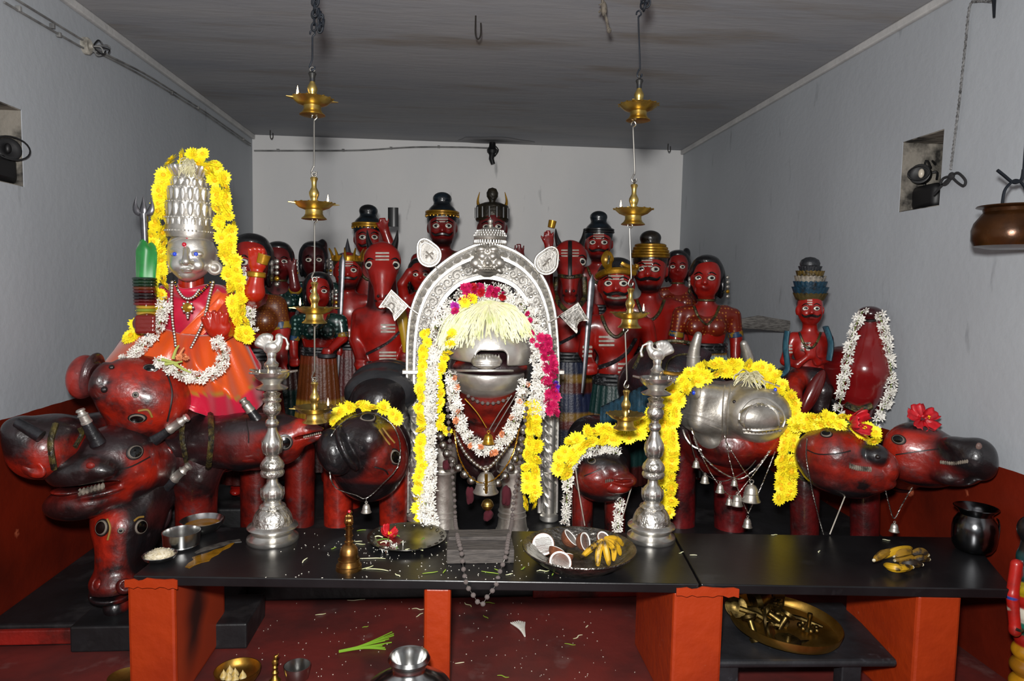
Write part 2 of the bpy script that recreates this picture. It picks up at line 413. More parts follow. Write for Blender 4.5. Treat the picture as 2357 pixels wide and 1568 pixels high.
# ------------------------------------------------------------------ counter
BLK = mat('polished_black_stone', '#0f0f11', .33, color2='#19191b', nscale=3, bump=.06, bscale=30, color3='#3a3a3c', n3=5.5, lo3=.62, hi3=.9, spec=.5)
ZT = .52; TH = .036
def slab(name, quad, label):
    q = [np.array(p) for p in quad]; mb = MB(); mb.hexa([(p[0], p[1], ZT-TH) for p in q]+[(p[0], p[1], ZT) for p in q])
    o = mb.build(name, BLK, smooth=False, bevel=.004); return tag(o, label, 'counter')
FLq = PZ(306, 1326, ZT); FJ = PZ(1612, 1345, ZT); BJ = PZ(1548, 1227, ZT); FR = PZ(2332, 1357, ZT); BR = np.array([2.315, 2.86, ZT]); BLq = np.array([-1.12, 3.085, ZT])
gap = np.array([.004, 0, 0])
slab('counter_slab', [FLq, FJ-gap, BJ-gap, BLq], 'long polished black stone counter slab carrying the two silver lamps')
slab('counter_slab', [FJ+gap, FR, BR, BJ+gap], 'shorter black stone counter slab carrying the banana pile and steel jug')
def fy(x): t = (x-FLq[0])/(FR[0]-FLq[0]); return FLq[1]+(FR[1]-FLq[1])*t
def pillar(x0, x1, back, label, cap=None):
    t = thing('counter_pillar', label, 'pillar', ((x0+x1)/2, fy(x0)+.2, 0), 'red pillars under the counter')
    mb = MB(); ya, yb = fy(x0)+.02, fy(x1)+.02
    mb.hexa([(x0, ya, 0), (x1, yb, 0), (x1, back, 0), (x0, back, 0), (x0, ya, ZT-TH), (x1, yb, ZT-TH), (x1, back, ZT-TH), (x0, back, ZT-TH)])
    mb.build('shaft', REDP, t, smooth=False, bevel=.012)
    if cap:
        c0, c1 = cap; mb = MB(); n = 12; rr = random.Random(3)
        pts = [(c0+(c1-c0)*i/n) for i in range(n+1)]
        P = [[np.array((x, fy(x)-.004, z)) for x in pts] for z in (ZT-TH-.004, ZT-.008)]
        for i in range(n+1): P[1][i][2] += rr.uniform(-.008, .003); P[0][i][2] += rr.uniform(-.006, .004)
        mb.grid(P); mb.build('paint_overrun', REDP, t, smooth=False, solid=.006)
    return t
pillar(-1.19, -1.015, 3.13, 'leftmost red pillar with a smoke-blackened inner side', (-1.185, -.995))
pillar(-.10, .0, 2.75, 'narrow red pillar under the middle of the counter')
pillar(.825, 1.012, 2.96, 'broad red pillar under the joint of the two slabs', (.825, 1.055))
pillar(1.735, 1.90, 2.84, 'red pillar at the right of the low black stool')
# soot on the inner side of the leftmost pillar is a real sooty patch of that pillar
SOOT = mat('soot', attr=True, rough=.6)
pt = [o for o in COL.objects if o.name == 'counter_pillar'][0]
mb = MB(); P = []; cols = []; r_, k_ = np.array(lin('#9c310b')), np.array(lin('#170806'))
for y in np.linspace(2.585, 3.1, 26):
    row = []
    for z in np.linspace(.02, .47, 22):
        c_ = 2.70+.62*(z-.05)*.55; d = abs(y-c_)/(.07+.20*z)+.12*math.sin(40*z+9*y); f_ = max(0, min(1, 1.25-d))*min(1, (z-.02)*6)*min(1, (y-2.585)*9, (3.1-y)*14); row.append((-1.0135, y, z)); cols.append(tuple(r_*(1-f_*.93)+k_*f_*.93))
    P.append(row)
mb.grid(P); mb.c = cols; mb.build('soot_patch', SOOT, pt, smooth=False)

# low stool with its brass tray
BWD = mat('black_stool_paint', '#26272b', .5, color2='#17181b', nscale=6, bump=.3, bscale=20, color3='#4a4c52', n3=11, lo3=.62, hi3=.8)
st = thing('low_stool', 'low black wooden stool under the counter, carrying the brass tray', 'stool', (1.36, 2.68, 0))
MB().hexa([(1.0, 2.44, .18), (1.70, 2.415, .18), (1.765, 2.91, .18), (1.0, 2.92, .18), (1.0, 2.44, .21), (1.70, 2.415, .21), (1.765, 2.91, .21), (1.0, 2.92, .21)]).build('seat', BWD, st, smooth=False, bevel=.012)
for x, y in ((1.015, 2.46), (1.50, 2.45), (1.03, 2.84), (1.53, 2.84)): MB().box((x, y, 0), (x+.08, y+.06, .18)).build('leg', BWD, st, smooth=False, bevel=.005)

# ------------------------------------------------------------------ hanging brass lamps
BRASS = mat('brass', '#cbb26a', .36, 1.0, color2='#a88c48', nscale=12, bump=.05, bscale=60)
BRASSD = mat('brass_sooty', '#20242c', .5, .5, color2='#3a3628', nscale=10)
STEELW = mat('steel_wire', '#8d8a84', .35, 1.0)
IRON = mat('black_iron', '#1a2029', .55, .4, color2='#10141a', nscale=12)
FLAME = mat('flame', '#ffd9a0', .5, emit=9)
WICK = mat('wick', '#15100c', .9)
YH = 2.88; uh = U(YH)
def L_prof(p): return [(r*uh, h*uh) for r, h in p]
mbb = MB(); mbb.lathe(L_prof([(0, -14), (20, -14), (33, -9), (42, -1), (45, 1), (43, 2), (38, 0), (30, -6), (15, -9), (0, -9)]), 32)
for i in range(16):
    a = 2*PI*i/16; mbb.ball((45*uh*math.cos(a), 45*uh*math.sin(a), 1.5*uh), (3.2*uh, 3.2*uh, 1.5*uh), 6, 4)
ME_BOWL = meshdata(mbb, 'bowl', BRASS)
sp_ = MB(); 
sp_.add([(40*uh, -6*uh, 1*uh), (56*uh, -2.5*uh, 1*uh), (56*uh, 2.5*uh, 1*uh), (40*uh, 6*uh, 1*uh), (40*uh, -6*uh, -2*uh), (56*uh, -2.5*uh, 0), (56*uh, 2.5*uh, 0), (40*uh, 6*uh, -2*uh)], [(0,1,2,3),(7,6,5,4),(0,4,5,1),(1,5,6,2),(2,6,7,3)])
ME_SPOUT = meshdata(sp_, 'spout', BRASS)
ME_FOOT = meshdata(MB().lathe(L_prof([(0, -34), (25, -35), (28, -34), (27, -32), (22, -28), (19, -22), (19, -14), (0, -14)]), 28), 'foot', BRASS)
STEMP = [(8, -9), (8, 6), (7, 9), (9, 14), (11, 20), (11, 25), (8, 31), (5.5, 36), (5.5, 46), (6.5, 50), (8.5, 55), (7, 58), (3, 59), (0, 60)]
ME_STEM = meshdata(MB().lathe(L_prof(STEMP), 20), 'stem', BRASS)
ME_STEMD = meshdata(MB().lathe(L_prof([(5.8, 38), (5.8, 46), (6.8, 50), (8.8, 55), (7.2, 58), (3, 60), (0, 61)]), 20), 'stem_soot', BRASSD)
rg = MB(); rg.tube([(5*uh*math.cos(a), 0, (64+5*math.sin(a))*uh) for a in np.linspace(0, 2*PI, 16, False)], 1.6*uh, 6, close=True); ME_RING = meshdata(rg, 'ring', STEELW)
fm = MB(); fm.lathe([(0, 0), (2.2*uh, 2*uh), (2.9*uh, 6*uh), (2.2*uh, 12*uh), (1*uh, 19*uh), (0, 24*uh)], 10); ME_FLAME = meshdata(fm, 'flame', FLAME)
ME_WICK = meshdata(MB().tube([(0, 0, -2*uh), (.5*uh, 0, 3*uh)], 2*uh, 6), 'wick', WICK)
def hang_lamp(px, py, upto, side, lit, label, top=False, spin=0, rodx=0):
    c = PY(px, py, YH); t = thing('hanging_oil_lamp', label, 'oil lamp', c, 'brass lamps hanging on two chains')
    for n, me in (('bowl', ME_BOWL), ('foot', ME_FOOT), ('stem', ME_STEM), ('ring', ME_RING)): inst(n, me, t, c, (0, 0, spin))
    for k in range(2): inst('spout', ME_SPOUT, t, c, (0, 0, spin+PI*k))
    if top: inst('stem_soot', ME_STEMD, t, c)
    x, y, z = c; e = PY(px+rodx, upto, YH)
    r0 = np.array([x, y, z+66*uh]); hook = [r0+np.array([6*uh*math.sin(a), 0, 6*uh*math.cos(a)-2*uh]) for a in np.linspace(2.2, -2.6, 9)]
    pts = hook[::-1][:6][::-1]
    path = [r0+np.array([5*uh, 0, 5*uh]), r0+np.array([4*uh, 0, -1*uh]), r0+np.array([-2*uh, 0, -3*uh]), r0+np.array([-6*uh, 0, 3*uh]), r0+np.array([-2*uh, 0, 14*uh]), r0+np.array([0, 0, 24*uh])]
    path += [np.array([e[0], y, e[2]-16*uh]), np.array([e[0]+1*uh, y, e[2]-8*uh]), np.array([e[0]+6*uh, y, e[2]-2*uh]), np.array([e[0]+2*uh, y, e[2]+5*uh]), np.array([e[0]-4*uh, y, e[2]+2*uh]), np.array([e[0]-5*uh, y, e[2]-4*uh])]
    MB().tube(spline(path, 44), 1.9*uh, 8).build('rod', STEELW if not top else IRON, t)
    wp = c+np.array([side*31*uh, -4*uh, 2*uh]); inst('wick', ME_WICK, t, wp)
    if lit:
        inst('flame', ME_FLAME, t, wp+np.array([0, 0, 2*uh]), None, lit)
LN = ['top', 'second', 'third', 'lowest']
for k, (px, py, up, side, lit) in enumerate([(719, 229, 75, -1, 1.0), (723, 469, 268, 1, .7), (724, 709, 505, -1, .8), (724, 938, 745, 1, .8)]):
    hang_lamp(px, py, up, side, lit, 'brass oil lamp, %s of the four on the left chain' % LN[k], k == 0, .35)
for k, (px, py, up, side, lit) in enumerate([(1470, 243, 30, 1, 0), (1458, 483, 285, -1, .7), (1450, 721, 518, 1, .8), (1440, 954, 758, .2, .4)]):
    hang_lamp(px, py, up, side, lit, 'brass oil lamp, %s of the four on the right chain' % LN[k], k == 0, 1.1)
# iron chains from the ceiling
def link_mesh():
    a = np.linspace(0, 2*PI, 12, False); return MB().tube([(5*uh*math.cos(t), 0, 9*uh*math.sin(t)) for t in a], 2.4*uh, 6, close=True)
ME_LINK = meshdata(link_mesh(), 'link', IRON)
def chain(path, label, loop=None):
    P = resample([PY(a, b, YH) for a, b in path], 13*uh); t = thing('iron_chain', label, 'chain', P[0])
    for i, p in enumerate(P): inst('link', ME_LINK, t, p, (0, .15*(-1)**i, PI/2*(i % 2)+.3))
    if loop:
        for i, p in enumerate(resample([PY(a, b, YH-.03) for a, b in loop], 12*uh)): inst('link', ME_LINK, t, p, (.2, .3*(-1)**i, PI/2*(i % 2)))
ctop = PY(722, 0, YH); 
def ceil_py(px): 
    lo, hi = -900, 0
    for _ in range(40):
        m = .5*(lo+hi); lo, hi = (m, hi) if PY(px, m, YH)[2] > ZC else (lo, m)
    return hi
chain([(726, ceil_py(726)), (723, 62)], 'dark iron chain holding the left string of lamps', [(728, 5), (722, 25), (740, 40), (735, 70), (744, 55), (733, 30)])
chain([(1482, ceil_py(1482)), (1479, 12)], 'dark iron chain holding the right string of lamps', [(1486, -10), (1494, 4), (1484, 16)])

# ------------------------------------------------------------------ wires, hooks, pots on the walls
WIRE = mat('painted_wire', '#8a8a88', .6, color2='#5f5f5f', nscale=8); DARK = mat('black_rubber', '#0d0d0f', .5)
HOOKM = mat('hook_iron', '#2a2622', .5, .6)
t = thing('wall_cable', 'twin painted cable clipped along the left wall up to the back corner', 'cable', (XL+.02, 5, 2.8))
def wl(px, py, dx=.012): return PXw(px, py, XL+dx)
pa = [wl(10, 5), wl(100, 58), wl(195, 112), wl(240, 128), wl(330, 176), wl(400, 218), wl(470, 262), wl(530, 304), wl(577, 336)]
MB().tube(spline(pa, 40), .006, 6).build('cable', WIRE, t)
pa = [wl(30, -6), wl(105, 40), wl(190, 92), wl(235, 120), wl(330, 168), wl(400, 211), wl(470, 256), wl(530, 298), wl(577, 331)]
MB().tube(spline(pa, 40), .006, 6).build('cable', WIRE, t)
for px, py in ((42, 20), (120, 60), (135, 80), (395, 214), (455, 248), (560, 320)):
    p = wl(px, py); MB().box(p-np.array([.01, .008, .012]), p+np.array([.012, .008, .012])).build('clip', WIRE, t, bevel=.003)
jb = thing('junction_box', 'old round ceramic junction box on the left wall cable with tangled wires', 'junction box', wl(200, 106))
p = wl(200, 106); MB().lathe([(0, 0), (.045, 0), (.045, .02), (.035, .03), (.015, .03), (.012, .045), (0, .045)], 18, p-np.array([.012, 0, 0]), (1, 0, 0)).build('base', mat('old_ceramic', '#c9c4b8', .5, color2='#77736a', nscale=12), jb)
rr = random.Random(4)
for i in range(7):
    a = p+np.array([.03, 0, 0]); b = a+np.array([rr.uniform(0, .03), rr.uniform(.02, .14), rr.uniform(-.06, .05)]); c2 = b+np.array([rr.uniform(-.02, .02), rr.uniform(-.03, .06), rr.uniform(-.04, .04)])
    MB().tube(spline([a, b, c2], 10), .004, 5).build('wire', DARK if i % 2 else WIRE, jb)
t = thing('wall_cable', 'thin cable strung along the back wall just below the ceiling', 'cable', (0, YB, 2.9))
wb = lambda px, py, d=.012: PY(px, py, YB-d)
MB().tube(spline([wb(585, 347), wb(700, 347), wb(830, 346), wb(950, 339), wb(1060, 339), wb(1125, 341)], 30), .008, 6).build('cable', WIRE, t)
for q in ((640, 346), (790, 346), (900, 341), (1010, 338)): a = wb(*q); MB().box(a-.012, a+.012).build('clip', WIRE, t)
t = thing('burnt_lamp_holder', 'sooty black lamp holder hanging at the top of the back wall', 'lamp holder', wb(1133, 345))
MB().lathe([(0, .0), (.05, 0), (.055, .03), (.035, .05), (.03, .10), (.022, .12), (.0, .12)], 14, wb(1133, 352, .06), (0, -.12, 1)).build('rose', DARK, t)
MB().tube([wb(1133, 352, .06), wb(1131, 366, .07), wb(1135, 378, .07)], [.03, .026, .022], 10).build('socket', DARK, t)
for dx in (-10, 8, 14): MB().tube(spline([wb(1133, 330, .04), wb(1133+dx, 345, .05), wb(1133+dx*.4, 360, .07)], 8), .006, 5).build('wire', DARK, t)
mb = MB(); cols = []; P = []; c = np.array([PY(1133, 330, YB-.05)[0], YB-.16, ZC-.004]); k0, k1 = np.array(lin('#111113')), np.array(lin('#9c9c9f'))
for j in range(9):
    P.append([c+np.array([(.02+.34*j/8)*(1+.18*math.sin(3*a+1))*math.cos(a), (.15*j/8)*(1+.15*math.sin(4*a))*math.sin(a), 0]) for a in np.linspace(0, 2*PI, 33)]); f_ = (j/8)**.8; cols += [tuple(k0*(1-f_)+k1*f_)]*33
mb.grid(P); mb.c = cols; mb.build('soot_stain', mat('ceiling_soot', attr=True, rough=.9), t, smooth=False)
# ceiling hooks
def chook(px, py, ln, label, dk=False):
    c = PZ(px, py, ZC); w = .012 if ln < .1 else .014
    path = [c+np.array([0, 0, .0]), c+np.array([0, 0, -ln*.75]), c+np.array([w, 0, -ln]), c+np.array([2*w, 0, -ln*.8]), c+np.array([2*w, 0, -ln*.3])]
    o = MB().tube(spline(path, 20), .004, 6).build('ceiling_hook', HOOKM); tag(o, label, 'hook')
chook(1095, 36, .12, 'long iron loop hook hanging from the middle of the ceiling')
chook(622, 300, .08, 'small ceiling hook near the back left corner'); chook(1538, 331, .08, 'small ceiling hook near the back right corner')
p = PZ(1386, -20, ZC); t = thing('rope_tassel', 'frayed knotted jute cord dangling from the ceiling', 'cord', p)
JUTE = mat('jute', '#6d655a', .9, color2='#3e3a34', nscale=40)
e = PY(1386, 0, p[1]); e2 = PY(1401, 74, p[1]); MB().tube(spline([p, PY(1388, 20, p[1]), PY(1396, 45, p[1]), e2], 16), .007, 6).build('cord', JUTE, t)
MB().ball(PY(1390, 20, p[1]), (.016, .016, .035), 10, 6).build('knot', JUTE, t); MB().ball(PY(1402, 70, p[1]), (.012, .012, .014), 8, 6).build('knot', JUTE, t)
for i in range(5): a = PY(1388+rr.uniform(-6, 6), 15+rr.uniform(-10, 10), p[1]); MB().tube([a, a+np.array([rr.uniform(-.03, .01), 0, rr.uniform(-.05, .01)])], .003, 5).build('strand', JUTE, t)
# lamps in the wall niches
GLASSY = mat('old_bulb', '#c9bfae', .3)
def niche_lamp(name, label, c, sgn, aim):
    t = thing(name, label, 'lamp', c); aim = np.array(aim, float); aim /= np.linalg.norm(aim)
    MB().lathe([(0, -.10), (.02, -.10), (.034, -.07), (.048, -.04), (.052, -.01), (.050, .002), (.044, .004), (.03, .0), (0, -.004)], 22, c, aim).build('reflector', DARK, t)
    MB().ball(c+aim*.0-np.array([0, .012, 0]), (.014, .016, .024), 12, 8).build('bulb', GLASSY if sgn > 0 else DARK, t)
    ring = MB(); e1 = np.cross(aim, (0, 0, 1.)); e1 /= np.linalg.norm(e1); e2 = np.cross(e1, aim)
    ring.tube([c+aim*.02+(e1*math.cos(a)+e2*math.sin(a)*.7)*(.075 if sgn < 0 else .05) for a in np.linspace(0, 2*PI, 24, False)], .004, 6, close=True); ring.build('ring', DARK, t)
    MB().tube(spline([c-aim*.08, c-aim*.1+np.array([0, 0, -.06]), c+np.array([sgn*.06, 0, -.11])], 10), .012, 8).build('bracket', DARK, t)
    b = np.array([c[0]+sgn*.06, c[1], NR[2]+.035 if sgn > 0 else NL[2]+.035]); MB().box(b-np.array([.06, .12, .03]), b+np.array([.06, .07, .10])).build('stand', DARK, t, bevel=.03)
    for i in range(6):
        a = c-aim*.06; q = a+np.array([sgn*rr.uniform(0, .06), rr.uniform(-.08, .08), rr.uniform(0, .09)]); q2 = q+np.array([0, rr.uniform(-.05, .05), rr.uniform(-.05, .03)])
        MB().tube(spline([a, q, q2], 8), .006, 5).build('wire', DARK, t)
niche_lamp('niche_lamp', 'black wall lamp with a pale bulb inside the right niche', PXw(2117, 400, XR+.06), 1, (-.75, -.65, .05))
niche_lamp('niche_lamp', 'black wall lamp with a wire ring in the left niche, at the picture edge', PXw(22, 343, XL-.02), -1, (.8, -.6, .1))
# rope on the right wall, nail, hanging pot
rx = lambda px, py, d=.02: PXw(px, py, XR-d)
ROPE = mat('grey_rope', '#8a8a8a', .9, color2='#3a3a3a', nscale=60); ROPED = mat('dark_rope', '#252527', .9)
t = thing('wall_rope', 'thin twisted rope tied in a bow beside the right niche', 'rope', rx(2190, 400))
tw = MB()
for ph in (0, PI):
    P = resample(spline([rx(2286, 3), rx(2250, 2), rx(2232, 14), rx(2222, 100), rx(2208, 230), rx(2188, 390)], 60), .007)
    tw.tube([q+np.array([0, .004*math.cos(i*1.2+ph), .004*math.sin(i*1.2+ph)]) for i, q in enumerate(P)], .004, 5)
tw.build('cord', ROPE, t)
MB().ball(rx(2190, 405), (.012, .018, .018), 8, 6).build('knot', ROPED, t)
for lp in ([(2190, 405), (2205, 398), (2222, 415), (2218, 428), (2204, 420), (2192, 408)], [(2188, 406), (2172, 410), (2166, 422), (2178, 424), (2190, 408)], [(2188, 408), (2170, 425), (2150, 447)]):
    MB().tube(spline([rx(*q) for q in lp], 24), .006, 6).build('bow', ROPED, t)
tag(MB().tube([rx(2288, -6, .0), rx(2288, 0, .03), rx(2288, 40, .03)], [.008, .008, .005], 8).build('wall_nail', IRON), 'dark iron nail at the top of the right wall holding the rope', 'nail')
YP = 2.52; up_ = U(YP); c = PY(2330, 525, YP)
BRZ = mat('dark_bronze', '#4a2c14', .26, .6, color2='#1c130c', nscale=5, color3='#6e3c12', n3=3, lo3=.52, hi3=.66, bump=.1, bscale=30)
t = thing('hanging_pot', 'old bronze pot hanging by an iron handle near the right edge', 'pot', PY(2330, 578, YP))
MB().lathe([(r*up_, -h*up_) for r, h in [(0, 50), (50, 50), (78, 44), (84, 30), (85, 5), (80, -12), (62, -38), (64, -46), (78, -50), (76, -53), (60, -50), (56, -40), (74, -12), (0, 40)]], 40, c).build('vessel', BRZ, t)
hk = lambda px, py: PY(px, py, YP)
MB().tube(spline([hk(2306, 478), hk(2312, 440), hk(2328, 420), hk(2340, 415), hk(2352, 422), hk(2362, 440), hk(2370, 478)], 24), 3.4*up_, 8).build('handle', IRON, t)
MB().tube(spline([hk(2296, 392), hk(2312, 405), hk(2328, 418), hk(2340, 420), hk(2352, 412), hk(2356, 390)], 20)[:], [2+2.5*min(1, i/6) for i in range(21)] and 4*up_, 8).build('hook', IRON, t)
MB().tube([hk(2356, 395), np.array([hk(2356, 395)[0], YP, ZC])], 3*up_, 8).build('hook_rod', IRON, t)
# ------------------------------------------------------------------ shared bits for statues
LACQ = mat('red_lacquer_wood', attr=True, rough=.38, coat=.5, color2='#160b0c', nscale=7, lo=.40, hi=.66, bump=.4, bscale=30, color3='#3a3032', n3=16, lo3=.58, hi3=.80, detail=8)
PAINT = mat('gloss_painted_wood', attr=True, rough=.32, coat=.3, color2='#1a0c0c', nscale=7, lo=.48, hi=.85, bump=.08, bscale=30, detail=6)
HORN = mat('black_horn', '#141416', .35, color2='#26262a', nscale=20, bump=.2, bscale=60)
SILV = mat('silver', '#e6e3dc', .38, .88, color2='#cfcbc3', nscale=9, bump=.1, bscale=50)
SILVW = mat('worn_silver', '#cfcac1', .4, .82, color2='#9a948a', nscale=8, bump=.15, bscale=45)
STEEL = mat('stainless_steel', '#c4c4c2', .22, 1.0, color2='#a8a8a6', nscale=6)
GOLD = mat('gold_paint', '#b5851e', .32, .55, color2='#7d5a14', nscale=14, bump=.1)
EYEW = mat('eye_white', '#8f867a', .4, coat=.3, color2='#4d453f', nscale=60); EYEB = mat('eye_black', '#060606', .15, coat=.6); EYER = mat('eye_rim', '#1c1414', .4); 
TEETH = mat('carved_teeth', '#8a8174', .5, color2='#3d3630', nscale=30)
WHT = mat('white_paint_mark', '#b9b2a6', .55, color2='#8d857a', nscale=20)
RED, RED2, DRK, DRK2, BLU = '#a6210d', '#70140b', '#141316', '#241518', '#16242e'
def eye_mesh(name, k):
    mb = MB(); pr = [(1.12, -.15), (1.1, .08), (.94, .12), (.93, .10), (k+.06, .36), (k, .37), (k*.5, .46), (0, .5)]
    mi = [2, 2, 2, 0, 0, 1, 1]
    for j in range(len(pr)-1): mb.mi = mi[j]; mb.lathe([pr[j], pr[j+1]], 18)
    # lathe caps would close each band; drop them
    keep = [i for i, f in enumerate(mb.f) if len(f) == 4]; mb.f = [mb.f[i] for i in keep]; mb.m = [mb.m[i] for i in keep]
    return meshdata(mb, name, [EYEW, EYEB, EYER])
ME_EYE = eye_mesh('eye', .78); ME_EYEF = eye_mesh('eye', .5)
def eye(sc, px, py, r, parent, asp=.8, roll=0, me=None, face=0):
    x, n = sc.hit(px, py)
    if face: n = n*(1-face)+np.array([0, -1., 0])*face
    n = n/np.linalg.norm(n)
    z = np.array([0, 0, 1.]); xx = np.cross(z, n); xx /= np.linalg.norm(xx); yy = np.cross(n, xx)
    a = math.radians(roll); x2 = xx*math.cos(a)+yy*math.sin(a); y2 = np.cross(n, x2)
    R = Matrix(np.stack([x2, y2, n], 1).tolist())
    return inst('eye', me or ME_EYE, parent, x-n*r*sc.u*.05, R.to_euler(), (r*sc.u, r*sc.u*asp, r*sc.u*.8))
def horn(sc, a, b, ra, rb, parent, tip=.3, name='horn', m=None):
    A, B = sc.p(*a), sc.p(*b); n = 8; pts = [A+(B-A)*t for t in np.linspace(0, 1-tip if tip else 1, n)]
    MB().tube(pts, [(ra+(rb-ra)*t)*sc.u for t in np.linspace(0, 1-tip if tip else 1, n)], 12).build(name, m or HORN, parent)
    if tip:
        d = (B-A)/np.linalg.norm(B-A); S = pts[-1]; L = np.linalg.norm(B-S); r = (ra+(rb-ra)*(1-tip))*sc.u
        MB().lathe([(0, -.02*L), (r*1.12, -.02*L), (r*1.12, .1*L), (r*1.0, .14*L), (r*.95, .55*L), (r*1.1, .6*L), (r*.8, .68*L), (r*.7, .85*L), (r*.95, .9*L), (r*.8, L), (0, L*1.03)], 14, S, d).build(name+'_tip', SILVW, parent)
def ear(sc, a, b, w, parent, col, inner=None, name='ear', sx=.45):
    e = Sculpt(sc.Y, .004); A, B = np.array(a, float), np.array(b, float)
    mid = (A+B)/2; L = np.linalg.norm((B-A)[:2])/2; ang = math.degrees(math.atan2(B[1]-A[1], B[0]-A[0]))
    e.ell(mid[0], mid[1], mid[2], L, w*sx, w, col, rot=ang, k=3)
    e.ell(mid[0], mid[1], mid[2]-w*sx*1.1, L*.72, w*sx*.8, w*.55, inner or col, rot=ang, k=4, op='s')
    return e.build(name, LACQ, parent, vpx=2.4)
def teeth(sc, pts, r, parent, n, lift=.2):
    P = resample(spline(pts, 20), 1)[::1]; P = resample(P, np.linalg.norm(np.diff(P, axis=0), axis=1).sum()/n); mb = MB(); sp_t = float(np.linalg.norm(P[1]-P[0]))
    for q in P:
        x, nn = sc.hit(q[0], q[1]); mb.ball(x+nn*r*sc.u*lift, (sp_t*.46*sc.u, r*sc.u*.7, r*sc.u*1.1), 6, 4)
    o = mb.build('teeth', TEETH, parent); o['kind'] = 'stuff'; return o

# ------------------------------------------------------------------ the many-headed mount at the left
YA = 3.34
bt = thing('five_headed_mount', 'dark red five-headed bull mount below the orange-clad goddess', 'statue', PZ(430, 1262, .1))
b = Sculpt(YA, .03, 9)
b.ell(480, 1010, 110, 120, 120, 85, DRK); b.ell(590, 1010, 150, 110, 110, 75, DRK2)
b.cap((452, 1040, 40), (452, 1275, 40), 48, 44, RED2); b.cap((590, 1060, 190), (590, 1250, 190), 40, 38, RED2)
b.cap((395, 1060, 190), (395, 1240, 190), 42, 38, DRK); b.cap((690, 1040, 190), (690, 1240, 190), 38, 36, RED2)
b.ell(452, 1080, 20, 52, 40, 60, DRK, k=30)
b.build('body', LACQ, bt, vpx=5)
# upper boar-like head lying on its side, snout to the left
h = Sculpt(YA, .012, 9)
h.cap((400, 935, 60), (480, 1000, 110), 78, 80, DRK, k=30); h.ell(392, 920, 20, 42, 75, 96, DRK, rot=-14, k=14)
h.ell(335, 915, -20, 95, 85, 82, RED, rot=12, k=10); h.ell(285, 892, -50, 52, 60, 58, RED, k=30)
h.ell(238, 880, -78, 27, 40, 40, DRK, rot=10, k=6); h.ell(252, 890, -70, 24, 40, 50, RED, rot=14, k=8); h.ell(236, 862, -70, 30, 30, 26, DRK, k=6)
h.ell(192, 868, -50, 30, 42, 48, RED, rot=8, k=3); h.ell(213, 862, -52, 14, 44, 48, '#4b4548', rot=12, k=3); h.ell(213, 868, -88, 6, 30, 48, DRK, rot=14, k=4, op='s')
h.ell(330, 975, -10, 70, 60, 40, DRK, k=24); h.ell(345, 850, -10, 60, 50, 26, DRK, rot=10, k=20)
hd = h.build('head', LACQ, bt, vpx=2.9)
eye(h, 316, 963, 17, hd, .62); eye(h, 345, 848, 15, hd, .6, 0, face=.5); eye(h, 312, 909, 6, hd, 1, me=ME_EYEF)
h.line([(318, 946), (340, 944), (350, 960)], 2.5, 'brow', mat('brow_ochre', '#8a6a2a', .6), hd); h.line([(380, 850), (396, 905), (385, 970)], 2, 'crease', EYER, hd)
MB().ball(h.hit(240, 897)[0], 7*h.u, 8, 6).build('nostril', EYER, hd); MB().ball(h.hit(257, 846)[0], 6*h.u, 8, 6).build('nostril', EYER, hd)
# middle head with open mouth, snout to the left
h = Sculpt(YA, .012, 9)
h.cap((300, 1075, -20), (430, 1040, 90), 72, 80, DRK, k=40); h.ell(285, 1068, -60, 76, 74, 82, RED, rot=-10, k=18)
h.ell(225, 1070, -95, 72, 58, 56, DRK2, rot=-8, k=30); h.ell(180, 1082, -125, 63, 56, 41, DRK, rot=2, k=12); h.ell(215, 1078, -150, 44, 26, 22, DRK, rot=10, k=14)
h.ell(232, 1120, -70, 82, 62, 62, RED2, rot=-20, k=20); h.ell(188, 1154, -108, 74, 56, 37, DRK, rot=-8, k=10); h.ell(215, 1135, -120, 66, 40, 12, RED, rot=-12, k=4)
h.ell(180, 1127, -160, 80, 62, 9, '#0c0809', rot=-5, k=5, op='s'); h.ell(262, 1030, -70, 60, 60, 40, DRK2, k=30)
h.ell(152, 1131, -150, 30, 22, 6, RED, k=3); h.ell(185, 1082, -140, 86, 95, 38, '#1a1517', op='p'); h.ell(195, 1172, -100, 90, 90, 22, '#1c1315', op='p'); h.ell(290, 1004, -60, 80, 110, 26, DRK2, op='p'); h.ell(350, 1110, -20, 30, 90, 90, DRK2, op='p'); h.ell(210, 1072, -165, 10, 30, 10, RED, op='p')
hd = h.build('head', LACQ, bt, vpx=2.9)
eye(h, 311, 1041, 17, hd, .85, 20); teeth(h, [(186, 1137), (205, 1133), (238, 1124)], 8, hd, 6, .5)
MB().ball(h.hit(208, 1072)[0], (9*h.u, 6*h.u, 7*h.u), 8, 6).build('nostril', mat('nostril_red', '#7a1c14', .5), hd)
h.line([(262, 1082), (300, 1075), (345, 1052)], 1.6, 'crease', EYER, hd)
horn(h, (226, 1022, -130), (184, 943, -150), 16, 6, hd, .38); horn(h, (330, 1028, -50), (432, 960, -50), 18, 5, hd, .42)
ear(h, (350, 1062, -10), (395, 1035, -20), 20, hd, RED2)
